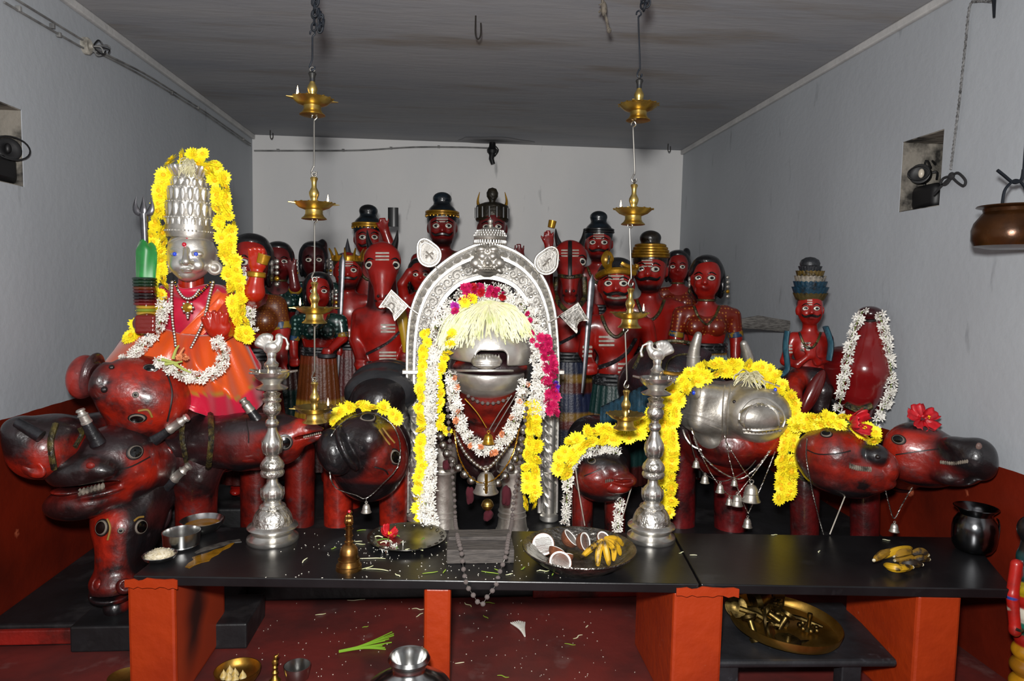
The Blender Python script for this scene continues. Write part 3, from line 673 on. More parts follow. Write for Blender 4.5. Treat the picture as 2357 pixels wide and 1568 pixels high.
# hanging head
h = Sculpt(YA, .012, 9)
h.cap((285, 1165, -20), (405, 1075, 90), 66, 74, DRK, k=40); h.ell(282, 1195, -50, 60, 62, 68, RED, k=16); h.cap((281, 1215, -78), (266, 1335, -100), 50, 40, RED, k=26)
h.ell(337, 1190, -20, 38, 60, 90, DRK, rot=12, k=20)
h.ell(262, 1340, -105, 47, 48, 32, RED2, k=12); h.ell(258, 1364, -108, 44, 45, 22, DRK, k=8); h.ell(270, 1393, -88, 26, 34, 24, DRK, k=6); h.cap((330, 1190, -20), (300, 1330, -70), 30, 24, DRK, k=30)
h.ell(286, 1350, -152, 17, 12, 17, RED2, k=8); h.ell(286, 1350, -164, 8, 14, 9, DRK, k=4, op='s'); h.ell(225, 1345, -140, 8, 12, 11, DRK, k=4, op='s')
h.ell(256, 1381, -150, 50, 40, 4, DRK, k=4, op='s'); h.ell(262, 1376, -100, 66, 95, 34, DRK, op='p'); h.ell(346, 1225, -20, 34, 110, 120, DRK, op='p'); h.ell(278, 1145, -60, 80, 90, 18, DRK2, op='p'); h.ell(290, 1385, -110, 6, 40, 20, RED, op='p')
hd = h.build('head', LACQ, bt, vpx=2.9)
eye(h, 324, 1213, 16, hd, 1.0); eye(h, 234, 1215, 15, hd, 1.1); eye(h, 278, 1222, 6, hd, 1, me=ME_EYEF)
OCH = MATS['brow_ochre']
h.line([(247, 1195), (254, 1215), (248, 1243)], 2.2, 'brow', OCH, hd); h.line([(308, 1200), (318, 1192), (330, 1190)], 2.2, 'brow', OCH, hd)
horn(h, (352, 1145, 0), (438, 1070, -20), 20, 5, hd, .42); ear(h, (360, 1225, 20), (385, 1160, 10), 20, hd, DRK2)
# far-left head
h = Sculpt(YA, .014, 9)
h.cap((260, 1005, 70), (130, 1030, -110), 62, 60, RED2, k=30); h.ell(92, 1035, -150, 62, 55, 60, RED, rot=20, k=20); h.ell(52, 1003, -165, 34, 40, 38, DRK2, k=14); h.ell(120, 985, -120, 60, 50, 26, DRK2, k=20)
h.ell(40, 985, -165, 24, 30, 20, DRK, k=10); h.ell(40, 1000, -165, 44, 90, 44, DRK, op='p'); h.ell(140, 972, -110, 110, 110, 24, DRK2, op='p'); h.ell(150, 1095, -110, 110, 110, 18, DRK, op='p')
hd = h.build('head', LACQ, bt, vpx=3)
horn(h, (95, 1005, -205), (38, 972, -205), 12, 9, hd, 0); ear(h, (52, 1062, -190), (98, 1092, -200), 18, hd, RED)
BEADD = mat('dark_bead_band', '#24221e', .4, .3, color2='#5d5228', nscale=30, bump=.6, bscale=80)
h.line([(128, 978), (116, 1020), (124, 1078)], 6, 'neck_band', BEADD, hd, n=16); h.line([(182, 985), (186, 1000), (170, 1030)], 5, 'neck_band', BEADD, hd)
# deer-like head stretching to the right
h = Sculpt(YA, .014, 9)
h.cap((400, 1008, 60), (560, 1020, -10), 66, 58, DRK2, k=30); h.cap((560, 1020, -10), (648, 1018, -30), 58, 50, RED2, k=20); h.cap((648, 1008, -40), (705, 992, -50), 44, 22, RED, k=20)
h.cap((690, 984, -50), (738, 992, -50), 20, 9, RED, k=8); h.cap((690, 1015, -45), (735, 1004, -48), 16, 8, RED, k=6); h.ell(715, 1001, -60, 40, 30, 4, DRK, rot=-10, k=3, op='s')
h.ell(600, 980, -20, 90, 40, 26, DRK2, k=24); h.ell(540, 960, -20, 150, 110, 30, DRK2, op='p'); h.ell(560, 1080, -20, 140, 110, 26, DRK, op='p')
hd = h.build('head', LACQ, bt, vpx=2.9)
eye(h, 655, 1019, 16, hd, 1.0); teeth(h, [(700, 1008), (720, 1003), (738, 998)], 3.5, hd, 8)
ear(h, (528, 1042, -60), (598, 1050, -62), 19, hd, RED2, DRK); horn(h, (602, 980, -40), (557, 918, -50), 14, 6, hd, .45)
h.line([(428, 945), (420, 1000), (432, 1070)], 6, 'neck_band', BEADD, hd, n=16); h.line([(484, 948), (488, 1010), (480, 1078)], 7, 'neck_band', BEADD, hd, n=16)
h.line([(566, 965), (572, 1000), (572, 1020)], 1.4, 'crease', EYER, hd)

# ------------------------------------------------------------------ second mount: boar with yellow garland
YBo = 3.5
t2 = thing('boar_mount', 'dark red boar mount with a silver chain round its tilted face', 'statue', PZ(845, 1255, .3))
b = Sculpt(YBo, .03, 9)
b.ell(868, 990, 160, 92, 150, 125, DRK); b.ell(880, 900, 160, 76, 110, 50, DRK, k=30)
for x, d in ((778, 110), (905, 110), (915, 250), (800, 250)): b.cap((x, 1060, d), (x, 1275, d), 36, 33, RED)
b.ell(855, 1030, 60, 95, 90, 95, DRK2)
b.build('body', LACQ, t2, vpx=5)
sd = Sculpt(YBo, .01, 9); sd.ell(878, 905, 140, 92, 60, 62, '#1d1f22'); sd.ell(886, 885, 180, 88, 50, 60, '#232528', k=10); sd.ell(894, 874, 230, 84, 50, 54, '#1d1f22', k=10)
sd.build('saddle', mat('saddle_black', attr=True, rough=.3, coat=.4, color2='#3a3a3c', nscale=5, bump=.1), t2, vpx=4)
h = Sculpt(YBo, .012, 9)
h.ell(845, 1035, -30, 88, 80, 98, RED2, rot=-25, k=10); h.ell(850, 1070, -20, 80, 76, 84, DRK2, k=20); h.ell(872, 1048, -60, 60, 60, 70, RED2, rot=-30, k=20)
h.ell(828, 1010, -95, 54, 44, 50, DRK, k=20); h.ell(868, 1050, -98, 34, 34, 44, RED, rot=30, k=14); h.ell(848, 1015, -122, 30, 26, 34, DRK, rot=25, k=10)
h.ell(772, 1040, -110, 38, 46, 52, DRK, rot=-20, k=6); h.ell(800, 1030, -120, 14, 46, 54, '#3a3436', rot=-24, k=3); h.ell(806, 1040, -165, 7, 30, 56, DRK, rot=-28, k=4, op='s'); h.ell(795, 1050, -150, 5, 40, 36, RED, rot=-28, op='p')
h.ell(846, 962, -60, 22, 30, 14, DRK2, k=10); h.ell(786, 1030, -120, 62, 90, 86, DRK, op='p'); h.ell(850, 1120, -40, 100, 100, 34, DRK, op='p'); h.ell(840, 960, -60, 80, 90, 22, DRK2, op='p')
hd = h.build('head', LACQ, t2, vpx=2.9)
eye(h, 846, 963, 18, hd, .62, face=.35); eye(h, 909, 1052, 18, hd, .75, -65, face=.3)
h.line([(862, 1075), (885, 1082), (893, 1092)], 1.8, 'crease', EYER, hd); h.line([(880, 985), (895, 1005), (908, 1020)], 2, 'brow', OCH, hd); h.line([(872, 990), (886, 1010), (897, 1024)], 2, 'brow', OCH, hd)
ear(h, (910, 1075, 10), (936, 1058, 0), 12, hd, RED2)
# small boar right of the centre
YS = 3.42
t3 = thing('small_boar_mount', 'small dark boar mount with red lips, right of the central altar', 'statue', PZ(1380, 1255, .3))
b = Sculpt(YS, .025, 9)
b.ell(1375, 1050, 160, 80, 150, 88, DRK); b.ell(1370, 1010, 150, 70, 100, 60, DRK, k=20)
for x, d in ((1340, 60), (1415, 60), (1330, 260), (1420, 260)): b.cap((x, 1100, d), (x, 1280, d), 27, 25, RED2)
b.build('body', LACQ, t3, vpx=5)
h = Sculpt(YS, .010, 9)
h.ell(1382, 1092, -20, 66, 62, 60, RED2, k=10); h.ell(1385, 1062, -20, 60, 58, 34, DRK2, k=16); h.ell(1390, 1115, -10, 62, 56, 38, DRK2, k=14); h.ell(1375, 1098, -50, 44, 40, 30, RED, k=16)
h.ell(1415, 1080, -60, 34, 34, 26, DRK, rot=20, k=10); h.ell(1434, 1103, -78, 32, 30, 18, RED, rot=8, k=4); h.ell(1424, 1120, -72, 30, 28, 16, RED2, rot=-6, k=4); h.ell(1420, 1112, -110, 40, 24, 4, DRK, rot=-4, k=3, op='s')
h.ell(1385, 1140, -20, 80, 80, 22, DRK, op='p'); h.ell(1385, 1048, -20, 80, 80, 20, DRK, op='p'); hd = h.build('head', LACQ, t3, vpx=2.4)
eye(h, 1362, 1061, 11, hd, .75); teeth(h, [(1394, 1108), (1402, 1106), (1410, 1106)], 4.5, hd, 4); ear(h, (1308, 1092, 20), (1336, 1092, 10), 17, hd, RED2)
h.line([(1345, 1096), (1370, 1086), (1385, 1078)], 1.4, 'crease', EYER, hd)

# ------------------------------------------------------------------ right-hand mounts
YR = 3.22
t4 = thing('camel_mount', 'dark red camel-headed mount at the right with a hibiscus on its brow', 'statue', PZ(1930, 1262, .3))
b = Sculpt(YR, .03, 9)
b.ell(1930, 1060, 130, 105, 130, 80, DRK); b.ell(1880, 1020, 140, 90, 120, 70, DRK)
for x, d in ((1852, 40), (1990, 60), (1850, 240), (1990, 240)): b.cap((x, 1090, d), (x, 1290, d), 36, 33, '#5a0f10')
b.build('body', LACQ, t4, vpx=5)
h = Sculpt(YR-.25, .012, 9)
h.cap((1900, 1050, 20), (1890, 1050, 230), 70, 75, DRK2, k=30); h.ell(1930, 1045, -10, 78, 70, 68, RED, rot=10, k=10); h.ell(1950, 1080, -10, 90, 66, 58, RED2, rot=16, k=20); h.ell(1930, 1110, 0, 78, 60, 30, DRK2, rot=14, k=20)
h.ell(1995, 1090, -40, 60, 52, 46, RED, rot=12, k=20); h.ell(2012, 1048, -60, 34, 38, 28, DRK, rot=10, k=8); h.ell(2036, 1075, -62, 28, 38, 40, RED, rot=-10, k=5); h.ell(2020, 1105, -50, 40, 40, 22, RED2, rot=6, k=5)
h.ell(1985, 1072, -110, 44, 30, 7, DRK, rot=8, k=4, op='s'); h.ell(2010, 1040, -60, 46, 80, 26, DRK, op='p'); h.ell(1925, 1128, 0, 110, 100, 24, DRK, op='p'); h.ell(1930, 978, -10, 100, 100, 16, DRK2, op='p'); h.ell(2040, 1060, -60, 22, 80, 30, RED, op='p')
hd = h.build('head', LACQ, t4, vpx=2.9)
eye(h, 1902, 999, 14, hd, .75, -8); teeth(h, [(1956, 1072), (1975, 1078), (2003, 1081)], 6.5, hd, 10, .1)
h.line([(1858, 1036), (1885, 1046), (1930, 1044), (1958, 1038)], 1.6, 'crease', EYER, hd)
MB().ball(h.hit(2020, 1052)[0], (6*h.u, 6*h.u, 5*h.u), 8, 6).build('nostril', EYER, hd)
b.line([(1838, 1092), (1850, 1104), (1890, 1112)], 5, 'neck_band', BEADD, t4)
t5 = thing('long_snout_mount', 'dark red long-snouted mount head furthest right with a wide open hibiscus', 'statue', PZ(2130, 1200, .52)+np.array([0, .2, -.22]))
h = Sculpt(2.95, .014, 9)
h.cap((2085, 1060, 190), (2105, 1050, 30), 80, 66, DRK2, k=30); h.ell(2105, 1035, 10, 74, 62, 68, RED, rot=8, k=14); h.ell(2130, 1078, 0, 92, 56, 46, RED2, rot=6, k=20); h.cap((2150, 1048, -20), (2225, 1062, -105), 56, 46, RED2, k=30)
h.ell(2246, 1052, -132, 42, 42, 44, DRK, rot=8, k=12); h.ell(2212, 1030, -100, 42, 40, 22, DRK, rot=18, k=14); h.ell(2258, 1072, -134, 28, 36, 34, DRK2, k=10); h.ell(2205, 1094, -85, 56, 40, 24, DRK2, rot=-6, k=16)
h.ell(2200, 1066, -175, 46, 40, 5, DRK, rot=-8, k=4, op='s'); h.ell(2252, 1045, -130, 74, 110, 46, DRK, op='p'); h.ell(2140, 1116, 0, 120, 120, 22, DRK, op='p'); h.ell(2120, 972, 20, 110, 110, 18, DRK2, op='p')
hd = h.build('head', LACQ, t5, vpx=2.9)
eye(h, 2068, 1012, 16, hd, .72, -8); teeth(h, [(2166, 1064), (2192, 1067), (2226, 1062)], 4.5, hd, 12, .1)
h.line([(2062, 1047), (2110, 1040), (2160, 1034)], 1.6, 'crease', EYER, hd); MB().ball(h.hit(2253, 1028)[0], (7*h.u, 6*h.u, 9*h.u), 8, 6).build('nostril', mat('nostril_pale', '#6b5650', .5), hd)
b = Sculpt(3.38, .03, 9); b.ell(2080, 1080, 30, 70, 110, 60, DRK); b.cap((2075, 1100, 50), (2075, 1300, 50), 30, 28, '#5a0f10'); b.build('body', LACQ, t5, vpx=5)
# ------------------------------------------------------------------ goddess seated on the left mount
YG = 3.47; ug = U(YG)
g = thing('goddess_statue', 'seated goddess with silver face and tall silver crown in an orange sari', 'statue', PY(470, 965, YG))
CLOTH_P = mat('pink_silk', '#c8123c', .38, sheen=.3, color2='#a80f2e', nscale=5, bump=.05)
SILK = mat('silk', attr=True, rough=.36, sheen=.3, bump=.1, bscale=120, spec=.6)
b = Sculpt(YG, .012, 4)
b.cap((440, 630, 10), (440, 680, 10), 26, 28, RED); b.ell(442, 735, 20, 62, 45, 75, RED); b.cap((385, 690, 15), (500, 690, 15), 30, 30, RED)
b.chain([(375, 695, 10, 26), (352, 745, -20, 24), (342, 748, -70, 21)], RED); b.ell(340, 745, -85, 29, 26, 22, RED2)
for i in range(4): b.cap((318, 732+i*10, -104), (352, 732+i*10, -108), 6.5, 6, RED2, k=2)
b.chain([(508, 690, 10, 26), (540, 745, -10, 23), (510, 768, -75, 17)], RED); b.ell(502, 752, -95, 27, 12, 24, RED, k=4)
for i in range(4): b.cap((486+i*11, 742, -100), (479+i*14, 718+abs(i-1.4)*3, -104), 7, 5.5, RED, k=2)
b.cap((478, 752, -102), (468, 733, -112), 7, 5.5, RED, k=3)
b.chain([(510, 680, 30, 24), (575, 690, 20, 24), (584, 672, -20, 23), (590, 634, -22, 16)], RED); b.ell(592, 605, -24, 20, 13, 22, RED, k=5)
for i in range(4): b.cap((578+i*9, 595, -28), (575+i*10, 572+abs(i-1.4)*2, -34), 6, 5, RED, k=2)
b.build('body', mat('polished_red_wood', attr=True, rough=.28, coat=.5, color2='#3a0a0a', nscale=6, lo=.55, hi=.85, bump=.05), g, vpx=2.6)
MB().lathe([(18*ug, -6*ug), (20*ug, -4*ug), (20*ug, 4*ug), (18*ug, 6*ug)], 20, b.p(590, 632, -22), (.08, 0, 1)).build('bracelet', GOLD, g)
MB().lathe([(0, -10*ug), (12*ug, -11*ug), (14*ug, 10*ug), (0, 11*ug)], 14, b.p(606, 596, -36), (.3, 0, 1)).build('held_cup', GOLD, g)
# blouse and shoulder cloth
bl = Sculpt(YG, .014)
bl.cap((388, 690, 10), (496, 690, 10), 35, 35, '#c8123c'); bl.ell(443, 740, 14, 68, 50, 78, '#c8123c'); bl.ell(440, 668, -12, 44, 34, 22, '#c8123c', k=10)
bl.ell(440, 648, -10, 30, 40, 22, '#c8123c', op='s', k=8)
bo = bl.build('blouse', CLOTH_P, g, vpx=3)
# diagonal orange drape across the chest
P = []
for t in np.linspace(0, 1, 14):
    row = []
    for s_ in np.linspace(0, 1, 8):
        px = 500-95*t+s_*(34*(1-t)+22)-s_*18*t; py = 668+110*t+s_*46*(.4+t*.8)+6*math.sin(9*s_+3*t)
        x, n = bl.hit(px, py); row.append(x+n*(4+2.2*math.sin(13*s_+2*t))*ug)
    P.append(row)
mb = MB(); mb.col = tuple(lin('#e0551a')); mb.grid(P).build('drape', SILK, g, solid=.003)
# sari skirt: hem and waist curves joined by rippling folds
hem = spline([(232, 850, 60), (262, 838, -30), (330, 872, -80), (402, 900, -95), (448, 948, -95), (500, 972, -85), (556, 970, -60), (592, 938, -20), (610, 890, 40), (604, 840, 110)], 90)
wst = spline([(352, 742, 60), (372, 752, 0), (396, 762, -40), (418, 768, -52), (440, 770, -56), (462, 772, -54), (486, 770, -45), (508, 764, -20), (528, 752, 20), (545, 745, 70)], 90)
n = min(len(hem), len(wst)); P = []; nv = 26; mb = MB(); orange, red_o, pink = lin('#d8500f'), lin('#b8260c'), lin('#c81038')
for j in range(nv):
    v = j/(nv-1); row = []
    for i in range(n):
        t = i/(n-1); q = wst[i]*(1-v)+hem[i]*v; q = q.copy()
        q[2] *= .72; bul = math.sin(PI*min(1, v*1.05))**.8*34*(.35+.65*math.sin(PI*t)); q[2] -= bul; q[1] -= bul*.30*(1-v)
        amp = 4+17*v; q[2] += amp*(2*abs(math.sin(t*11+1.6*math.sin(2.6*v+t*3)))-1.1)+.25*amp*math.sin(t*58+2+2*v); q[0] += 7*v*math.sin(t*22+3*v); q[1] += 3*v*math.sin(t*46+1.2)
        if t < .22: q[1] -= 34*math.sin(PI*v)*(.22-t)/.22
        row.append(PY(q[0], q[1], YG+q[2]*ug))
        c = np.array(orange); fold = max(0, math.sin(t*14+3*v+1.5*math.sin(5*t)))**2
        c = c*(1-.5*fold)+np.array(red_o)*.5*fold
        if v > .74+.05*math.sin(t*19) and .25 < t < .86: c = np.array(pink)
        if t < .05 or (t > .9 and v > .2): c = np.array(lin('#b81424'))
        if .715 < v-.05*math.sin(t*19) <= .74 and .25 < t < .86: c = np.array(lin('#b07a22'))
        mb.c.append(tuple(c))
    P.append(row)
cols = mb.c; mb.c = []; mb.grid(P); mb.c = cols
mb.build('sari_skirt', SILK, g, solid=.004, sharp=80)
# back of the skirt so that she has a body from the side as well
bk = Sculpt(YG, .03); bk.ell(440, 850, 70, 150, 70, 95, '#c0351a'); bk.ell(520, 890, 60, 75, 60, 75, '#c0351a'); bk.ell(330, 835, 60, 70, 55, 40, '#c0351a'); bk.build('sari_back', SILK, g, vpx=6)
# silver face
f = Sculpt(YG-.06, .008)
f.ell(441, 580, 5, 49, 50, 54, None); f.ell(434, 608, -6, 37, 42, 36, None, k=16); f.ell(431, 634, -20, 17, 20, 12, None, k=10)
f.cap((428, 575, -48), (428, 602, -60), 5, 9, None, k=5); f.ell(420, 604, -50, 6, 6, 5, None, k=3); f.ell(437, 604, -50, 6, 6, 5, None, k=3)
f.ell(409, 611, -34, 13, 12, 12, None, k=12); f.ell(455, 611, -34, 14, 12, 13, None, k=12)
f.ell(404, 585, -40, 12, 8, 6, None, k=3); f.ell(453, 585, -38, 14, 8, 6, None, k=3)
f.ell(430, 620, -49, 13, 9, 2.6, None, k=3); f.ell(431, 625, -47, 10, 8, 3, None, k=3)
f.ell(391, 598, 20, 9, 10, 26, None, k=4); f.ell(491, 596, 26, 12, 12, 28, None, k=4)
fo = f.build('face_mask', SILV, g, vpx=1.7)
f.line([(391, 574), (404, 568), (420, 574)], 1.6, 'brow', SILV, fo, taper=True); f.line([(438, 574), (455, 567), (474, 574)], 1.6, 'brow', SILV, fo, taper=True)
f.line([(388, 560), (410, 549), (440, 546), (475, 549), (490, 556)], 3, 'diadem_band', SILV, fo, n=20)
BLUEG = mat('blue_gem', '#1c46d8', .12, spec=.8, coat=1); RUBY = mat('ruby_gem', '#c20d2c', .12, spec=.8, coat=1)
for q in ((402, 585), (451, 585)): x, nn = f.hit(*q); MB().ball(x, 4.6*f.u, 12, 8).build('eye_gem', BLUEG, fo)
x, nn = f.hit(424, 563); MB().ball(x, 5*f.u, 12, 8).build('forehead_gem', RUBY, fo); x, nn = f.hit(430, 546); MB().ball(x, (4*f.u, 3*f.u, 5*f.u), 8, 6).build('vermilion_mark', RUBY, fo)
for px, py, d in ((389, 612, 0), (494, 617, 8)):
    c = f.p(px, py, d); MB().lathe([(0, 0), (15*ug, 0), (16*ug, 3*ug), (12*ug, 5*ug), (9*ug, 4*ug), (6*ug, 7*ug), (0, 8*ug)], 20, c, (-.2 if px < 440 else .35, -1, 0)).build('earring', SILV, fo)
# crown of stacked carved tiers
cr = lambda py, d=0: PY(438, py, YG-.06+d)
axis = cr(420)-cr(520); axis /= np.linalg.norm(axis); c0 = cr(540)
def hgt(py): return float(np.dot(cr(py)-c0, axis))
def tier(y0, y1, r0, r1, n, name):      # a carved ring of upright lobes
    mb = MB(); seg = n*8; H = 9; vs = []; fs = []
    e1 = np.array([1., 0, 0]); e1 -= axis*e1.dot(axis); e1 /= np.linalg.norm(e1); e2 = np.cross(axis, e1)
    for j in range(H+1):
        v = j/H; h = hgt(y0)+(hgt(y1)-hgt(y0))*v; r = r0+(r1-r0)*v
        for i in range(seg):
            a = 2*PI*i/seg; ph = (i % 8)/8-.5; lobe = max(0, 1-(ph/.36)**2-((v-.5)/.46)**2)**.5; groove = .25 if abs(ph) < .13 and .25 < v < .75 else 0
            rr_ = (r+5.5*lobe-5*groove*lobe)*ug; vs.append(c0+axis*h+(e1*math.cos(a)+e2*math.sin(a))*rr_)
    for j in range(H):
        for i in range(seg): k = (i+1) % seg; fs.append((j*seg+i, j*seg+k, (j+1)*seg+k, (j+1)*seg+i))
    mb.add(vs, fs); o = mb.build(name, SILV, g, sharp=70); return o
def beads(py, r, n, rb):
    e1 = np.array([1., 0, 0]); e1 -= axis*e1.dot(axis); e1 /= np.linalg.norm(e1); e2 = np.cross(axis, e1); mb = MB(); c = c0+axis*hgt(py)
    mb.lathe([((r-2)*ug, -2*ug), ((r+1)*ug, -1*ug), ((r+1)*ug, 1*ug), ((r-2)*ug, 2*ug)], 40, c, axis)
    for i in range(n):
        a = 2*PI*i/n; mb.ball(c+(e1*math.cos(a)+e2*math.sin(a))*r*ug, rb*ug, 5, 4)
    o = mb.build('bead_rim', SILV, g); o['kind'] = 'stuff'; return o
MB().lathe([(r*ug, hgt(y)) for r, y in ((0, 548), (47, 548), (50, 535), (47, 500), (42, 440), (34, 412), (36, 398), (40, 391), (34, 386), (18, 378), (8, 372), (0, 370))], 40, c0, axis).build('crown_core', SILVW, g)
for y0, y1, r0, r1, n, nm in ((533, 503, 43, 47, 20, 'crown_tier'), (506, 468, 44, 47, 18, 'crown_tier'), (470, 434, 41, 44, 18, 'crown_tier'), (436, 414, 35, 38, 16, 'crown_tier'), (412, 386, 31, 46, 24, 'crown_tier')): tier(y0, y1, r0, r1, n, nm)
for py, r, n, rb in ((534, 50, 44, 2.4), (504, 50, 40, 2.2), (468, 48, 40, 2.2), (435, 44, 36, 2.2), (413, 37, 32, 2.2)): beads(py, r, n, rb)
# necklaces
def bead_chain(pts3, r, name, label, m, step=None, cat='necklace', group=None, parent=None, alt=None, part='bead'):
    P = resample(pts3, step or r*2.0); me = meshdata(MB().ball((0, 0, 0), 1, 8, 6), part, m); me2 = meshdata(MB().ball((0, 0, 0), 1, 8, 6), part, alt) if alt else me
    t = parent or thing(name, label, cat, P[0], group)
    for i, p in enumerate(P[:300]): inst(part, me if i % 2 == 0 else me2, t, p, None, r if i % 2 == 0 or not alt else r*.7)
    return t
def on(sc, pts, off=4, n=24): return np.array([(lambda h: h[0]+h[1]*off*sc.u)(sc.hit(q[0], q[1])) for q in spline(pts, n)])
SILB = mat('silver_bead', '#cfcac2', .3, 1.0)
def fr(pts, Y, n=30): return np.array([PY(a, b, Y) for a, b in spline(pts, n)])
bead_chain(fr([(396, 650), (395, 690), (397, 740), (402, 775), (404, 796)], YG-.17), 3.6*ug, 'silver_necklace', 'silver flower-link chain hanging down the left of the goddess chest', SILB, 6*ug)
bead_chain(fr([(490, 650), (480, 690), (470, 735), (455, 770), (440, 800)], YG-.17), 3.6*ug, 'silver_necklace', 'silver flower-link chain hanging down the right of the goddess chest', SILB, 6*ug)
bead_chain(fr([(402, 646), (412, 672), (432, 690), (455, 680), (484, 650)], YG-.15), 2.6*ug, 'bead_necklace', 'black and gold bead strand across the goddess collar', mat('black_bead', '#141210', .3), 4.2*ug, alt=mat('gold_bead', '#c8932c', .3, 1.0))
nk = bead_chain(fr([(410, 668), (420, 682), (432, 688), (446, 683), (458, 668)], YG-.17), 3.2*ug, 'pendant_necklace', 'short silver necklace with a gold-centred pendant on the goddess', SILB, 5*ug)
pc = PY(432, 708, YG-.18)
MB().lathe([(0, 0), (9*ug, 0), (10*ug, 2*ug), (6*ug, 4*ug), (0, 5*ug)], 16, pc, (0, -1, 0)).build('pendant', GOLD, nk)
for i in range(8): a = 2*PI*i/8; MB().ball(pc+np.array([11*ug*math.cos(a), 0, 11*ug*math.sin(a)]), 3.2*ug, 8, 6).build('pendant_bead', SILB, nk)
for i in range(3): MB().ball(PY(432, 722+i*5, YG-.17), (5-i)*ug, 8, 6).build('pendant_drop', SILB, nk)
# trident with green cloth and bangles
YT = YG-.13; ut = U(YT); td = thing('trident', 'iron trident with a green cloth and stacked bangles held by the goddess', 'trident', PY(338, 760, YT))
IRN = mat('bright_iron', '#77767a', .35, .9, color2='#4a494c', nscale=12); T = lambda a, b_: PY(a, b_, YT)
MB().tube([T(338, 775), T(334, 560), T(331, 492)], [6*ut, 7*ut, 9*ut], 12).build('shaft', IRN, td)
for q in ([(331, 498), (330, 478), (330, 449)], [(331, 494), (317, 489), (311, 472), (314, 450)], [(331, 494), (345, 489), (350, 472), (347, 451)]):
    P = spline([T(*k) for k in q], 12); n_ = len(P)-1; MB().tube(P, [(4.2+3.4*math.sin(PI*i/n_))*(1-max(0, i/n_-.45)/.56)*ut for i in range(n_+1)], 10, flat=.6, up=(0, 1, 0)).build('prong', IRN, td)
GRN = mat('green_silk', '#1f8a3a', .4, sheen=.3, color2='#166a2c', nscale=6)
mb = MB(); H = 14; seg = 20; P = []
for j in range(H+1):
    v = j/H; py = 556+86*v; rad = 10+12*min(1, v*5+.15); c = T(332+2*v, py)
    P.append([c+np.array([rad*(1+.10*math.sin(5*a+4*v))*math.cos(a)*ut*(1.1 if math.cos(a) > 0 else .8), rad*.7*(1+.12*math.sin(4*a+2*v))*math.sin(a)*ut, 5*ut*math.sin(3*a)*(1-v)]) for a in np.linspace(0, 2*PI, seg+1)])
mb.grid(P).build('green_cloth', GRN, td, sub=1)
P = [[T(346+14*t, 690+8*s_+6*math.sin(3*t)) for s_ in np.linspace(0, 1+t, 5)] for t in np.linspace(0, 1, 6)]; MB().grid(P).build('cloth_end', GRN, td, solid=.002)
for i, cc in enumerate(['#0d2a18', '#12331d', '#0d2a18', '#5c2a10', '#4a0a0c', '#1a1012', '#1a1012', '#4a0a0c', '#6e1414', '#b5902a', '#7a8a2a', '#b5902a']):
    c = T(333+i*.4, 642+i*7.2); MB().tube([c+np.array([22*ut*math.cos(a)*(1 if i < 9 else .8), 22*ut*math.sin(a)*(1 if i < 9 else .8), 0]) for a in np.linspace(0, 2*PI, 24, False)], 3.6*ut, 8, close=True).build('bangle', mat('bangle_%d' % i, cc, .15, coat=.6, spec=.8), td)
# ------------------------------------------------------------------ silver arch behind the central mount
YC = 3.58; uc = U(YC); YAr = 3.80; ua = U(YAr)
ARS = mat('arch_silver', '#94918c', .5, 1.0, color2='#716e69', nscale=14, lo=.4, hi=.7, bump=.35, bscale=60)
ar = thing('silver_arch', 'tall embossed silver arch behind the central mount', 'altar arch', PY(1112, 1250, YAr))
outer = spline([(938, 1180), (938, 1000), (936, 850), (939, 760), (950, 700), (974, 650), (1010, 612), (1060, 578), (1120, 558), (1178, 574), (1222, 604), (1254, 645), (1274, 700), (1282, 760), (1286, 850), (1284, 1000), (1282, 1180)], 96)
inner = spline([(985, 1180), (985, 1000), (985, 850), (992, 780), (1004, 735), (1024, 692), (1056, 660), (1086, 648), (1120, 643), (1156, 650), (1186, 666), (1212, 700), (1228, 740), (1238, 790), (1242, 850), (1240, 1000), (1238, 1180)], 96)
n = len(outer); A3 = lambda q, d=0: PY(q[0], q[1], YAr+d*ua)
mid = lambda t, i: outer[i]*(1-t)+inner[i]*t
mb = MB(); sec = [(0, 6), (0, -4), (.06, -8), (.30, -9), (.36, -4), (.92, -4), (.96, -9), (1, -9), (1, 6)]
P = [[A3(mid(t, i), d) for t, d in sec] for i in range(n)]; mb.grid(P)
mb.grid([[A3(mid(1, i), 6) for i in range(n)], [A3(mid(0, i), 6) for i in range(n)]])
mb.build('arch_plate', ARS, ar, sharp=50)
for t, r in ((.02, 4), (.33, 3), (.38, 2), (.9, 3), (.97, 3.5)): MB().tube([A3(mid(t, i), -8) for i in range(n)], r*ua, 6).build('arch_ridge', SILV, ar)
leaf = MB(); leaf.add([(0, 0, 0), (-.5, .35, 0), (-.42, .75, -.05), (0, 1, 0), (.42, .75, -.05), (.5, .35, 0), (0, .5, .42), (0, .85, .2)], [(0, 6, 1), (1, 6, 2), (2, 6, 7), (2, 7, 3), (3, 7, 4), (4, 7, 6), (4, 6, 5), (5, 6, 0)])
ME_LEAF = meshdata(leaf, 'petal', SILV)
C = resample(np.array([mid(.33, i) for i in range(n)]), 21)
for i in range(1, len(C)-1):
    q = C[i]
    if q[1] > 1120: continue
    dd = C[i+1]-C[i-1]; dd /= np.linalg.norm(dd); nrm = np.array([dd[1], -dd[0]])
    if np.dot(nrm, q-np.array([1112, 800])) < 0: nrm = -nrm
    ysc = 17*ua; px_ = np.array([nrm[0], 0, -nrm[1]]); xx = np.cross(px_, (0, -1., 0)); R = Matrix(np.stack([xx, px_, np.array([0, -1., 0])], 1).tolist())
    inst('petal', ME_LEAF, ar, A3(q, -9), R.to_euler(), (20*ua, 15*ua, 22*ua))
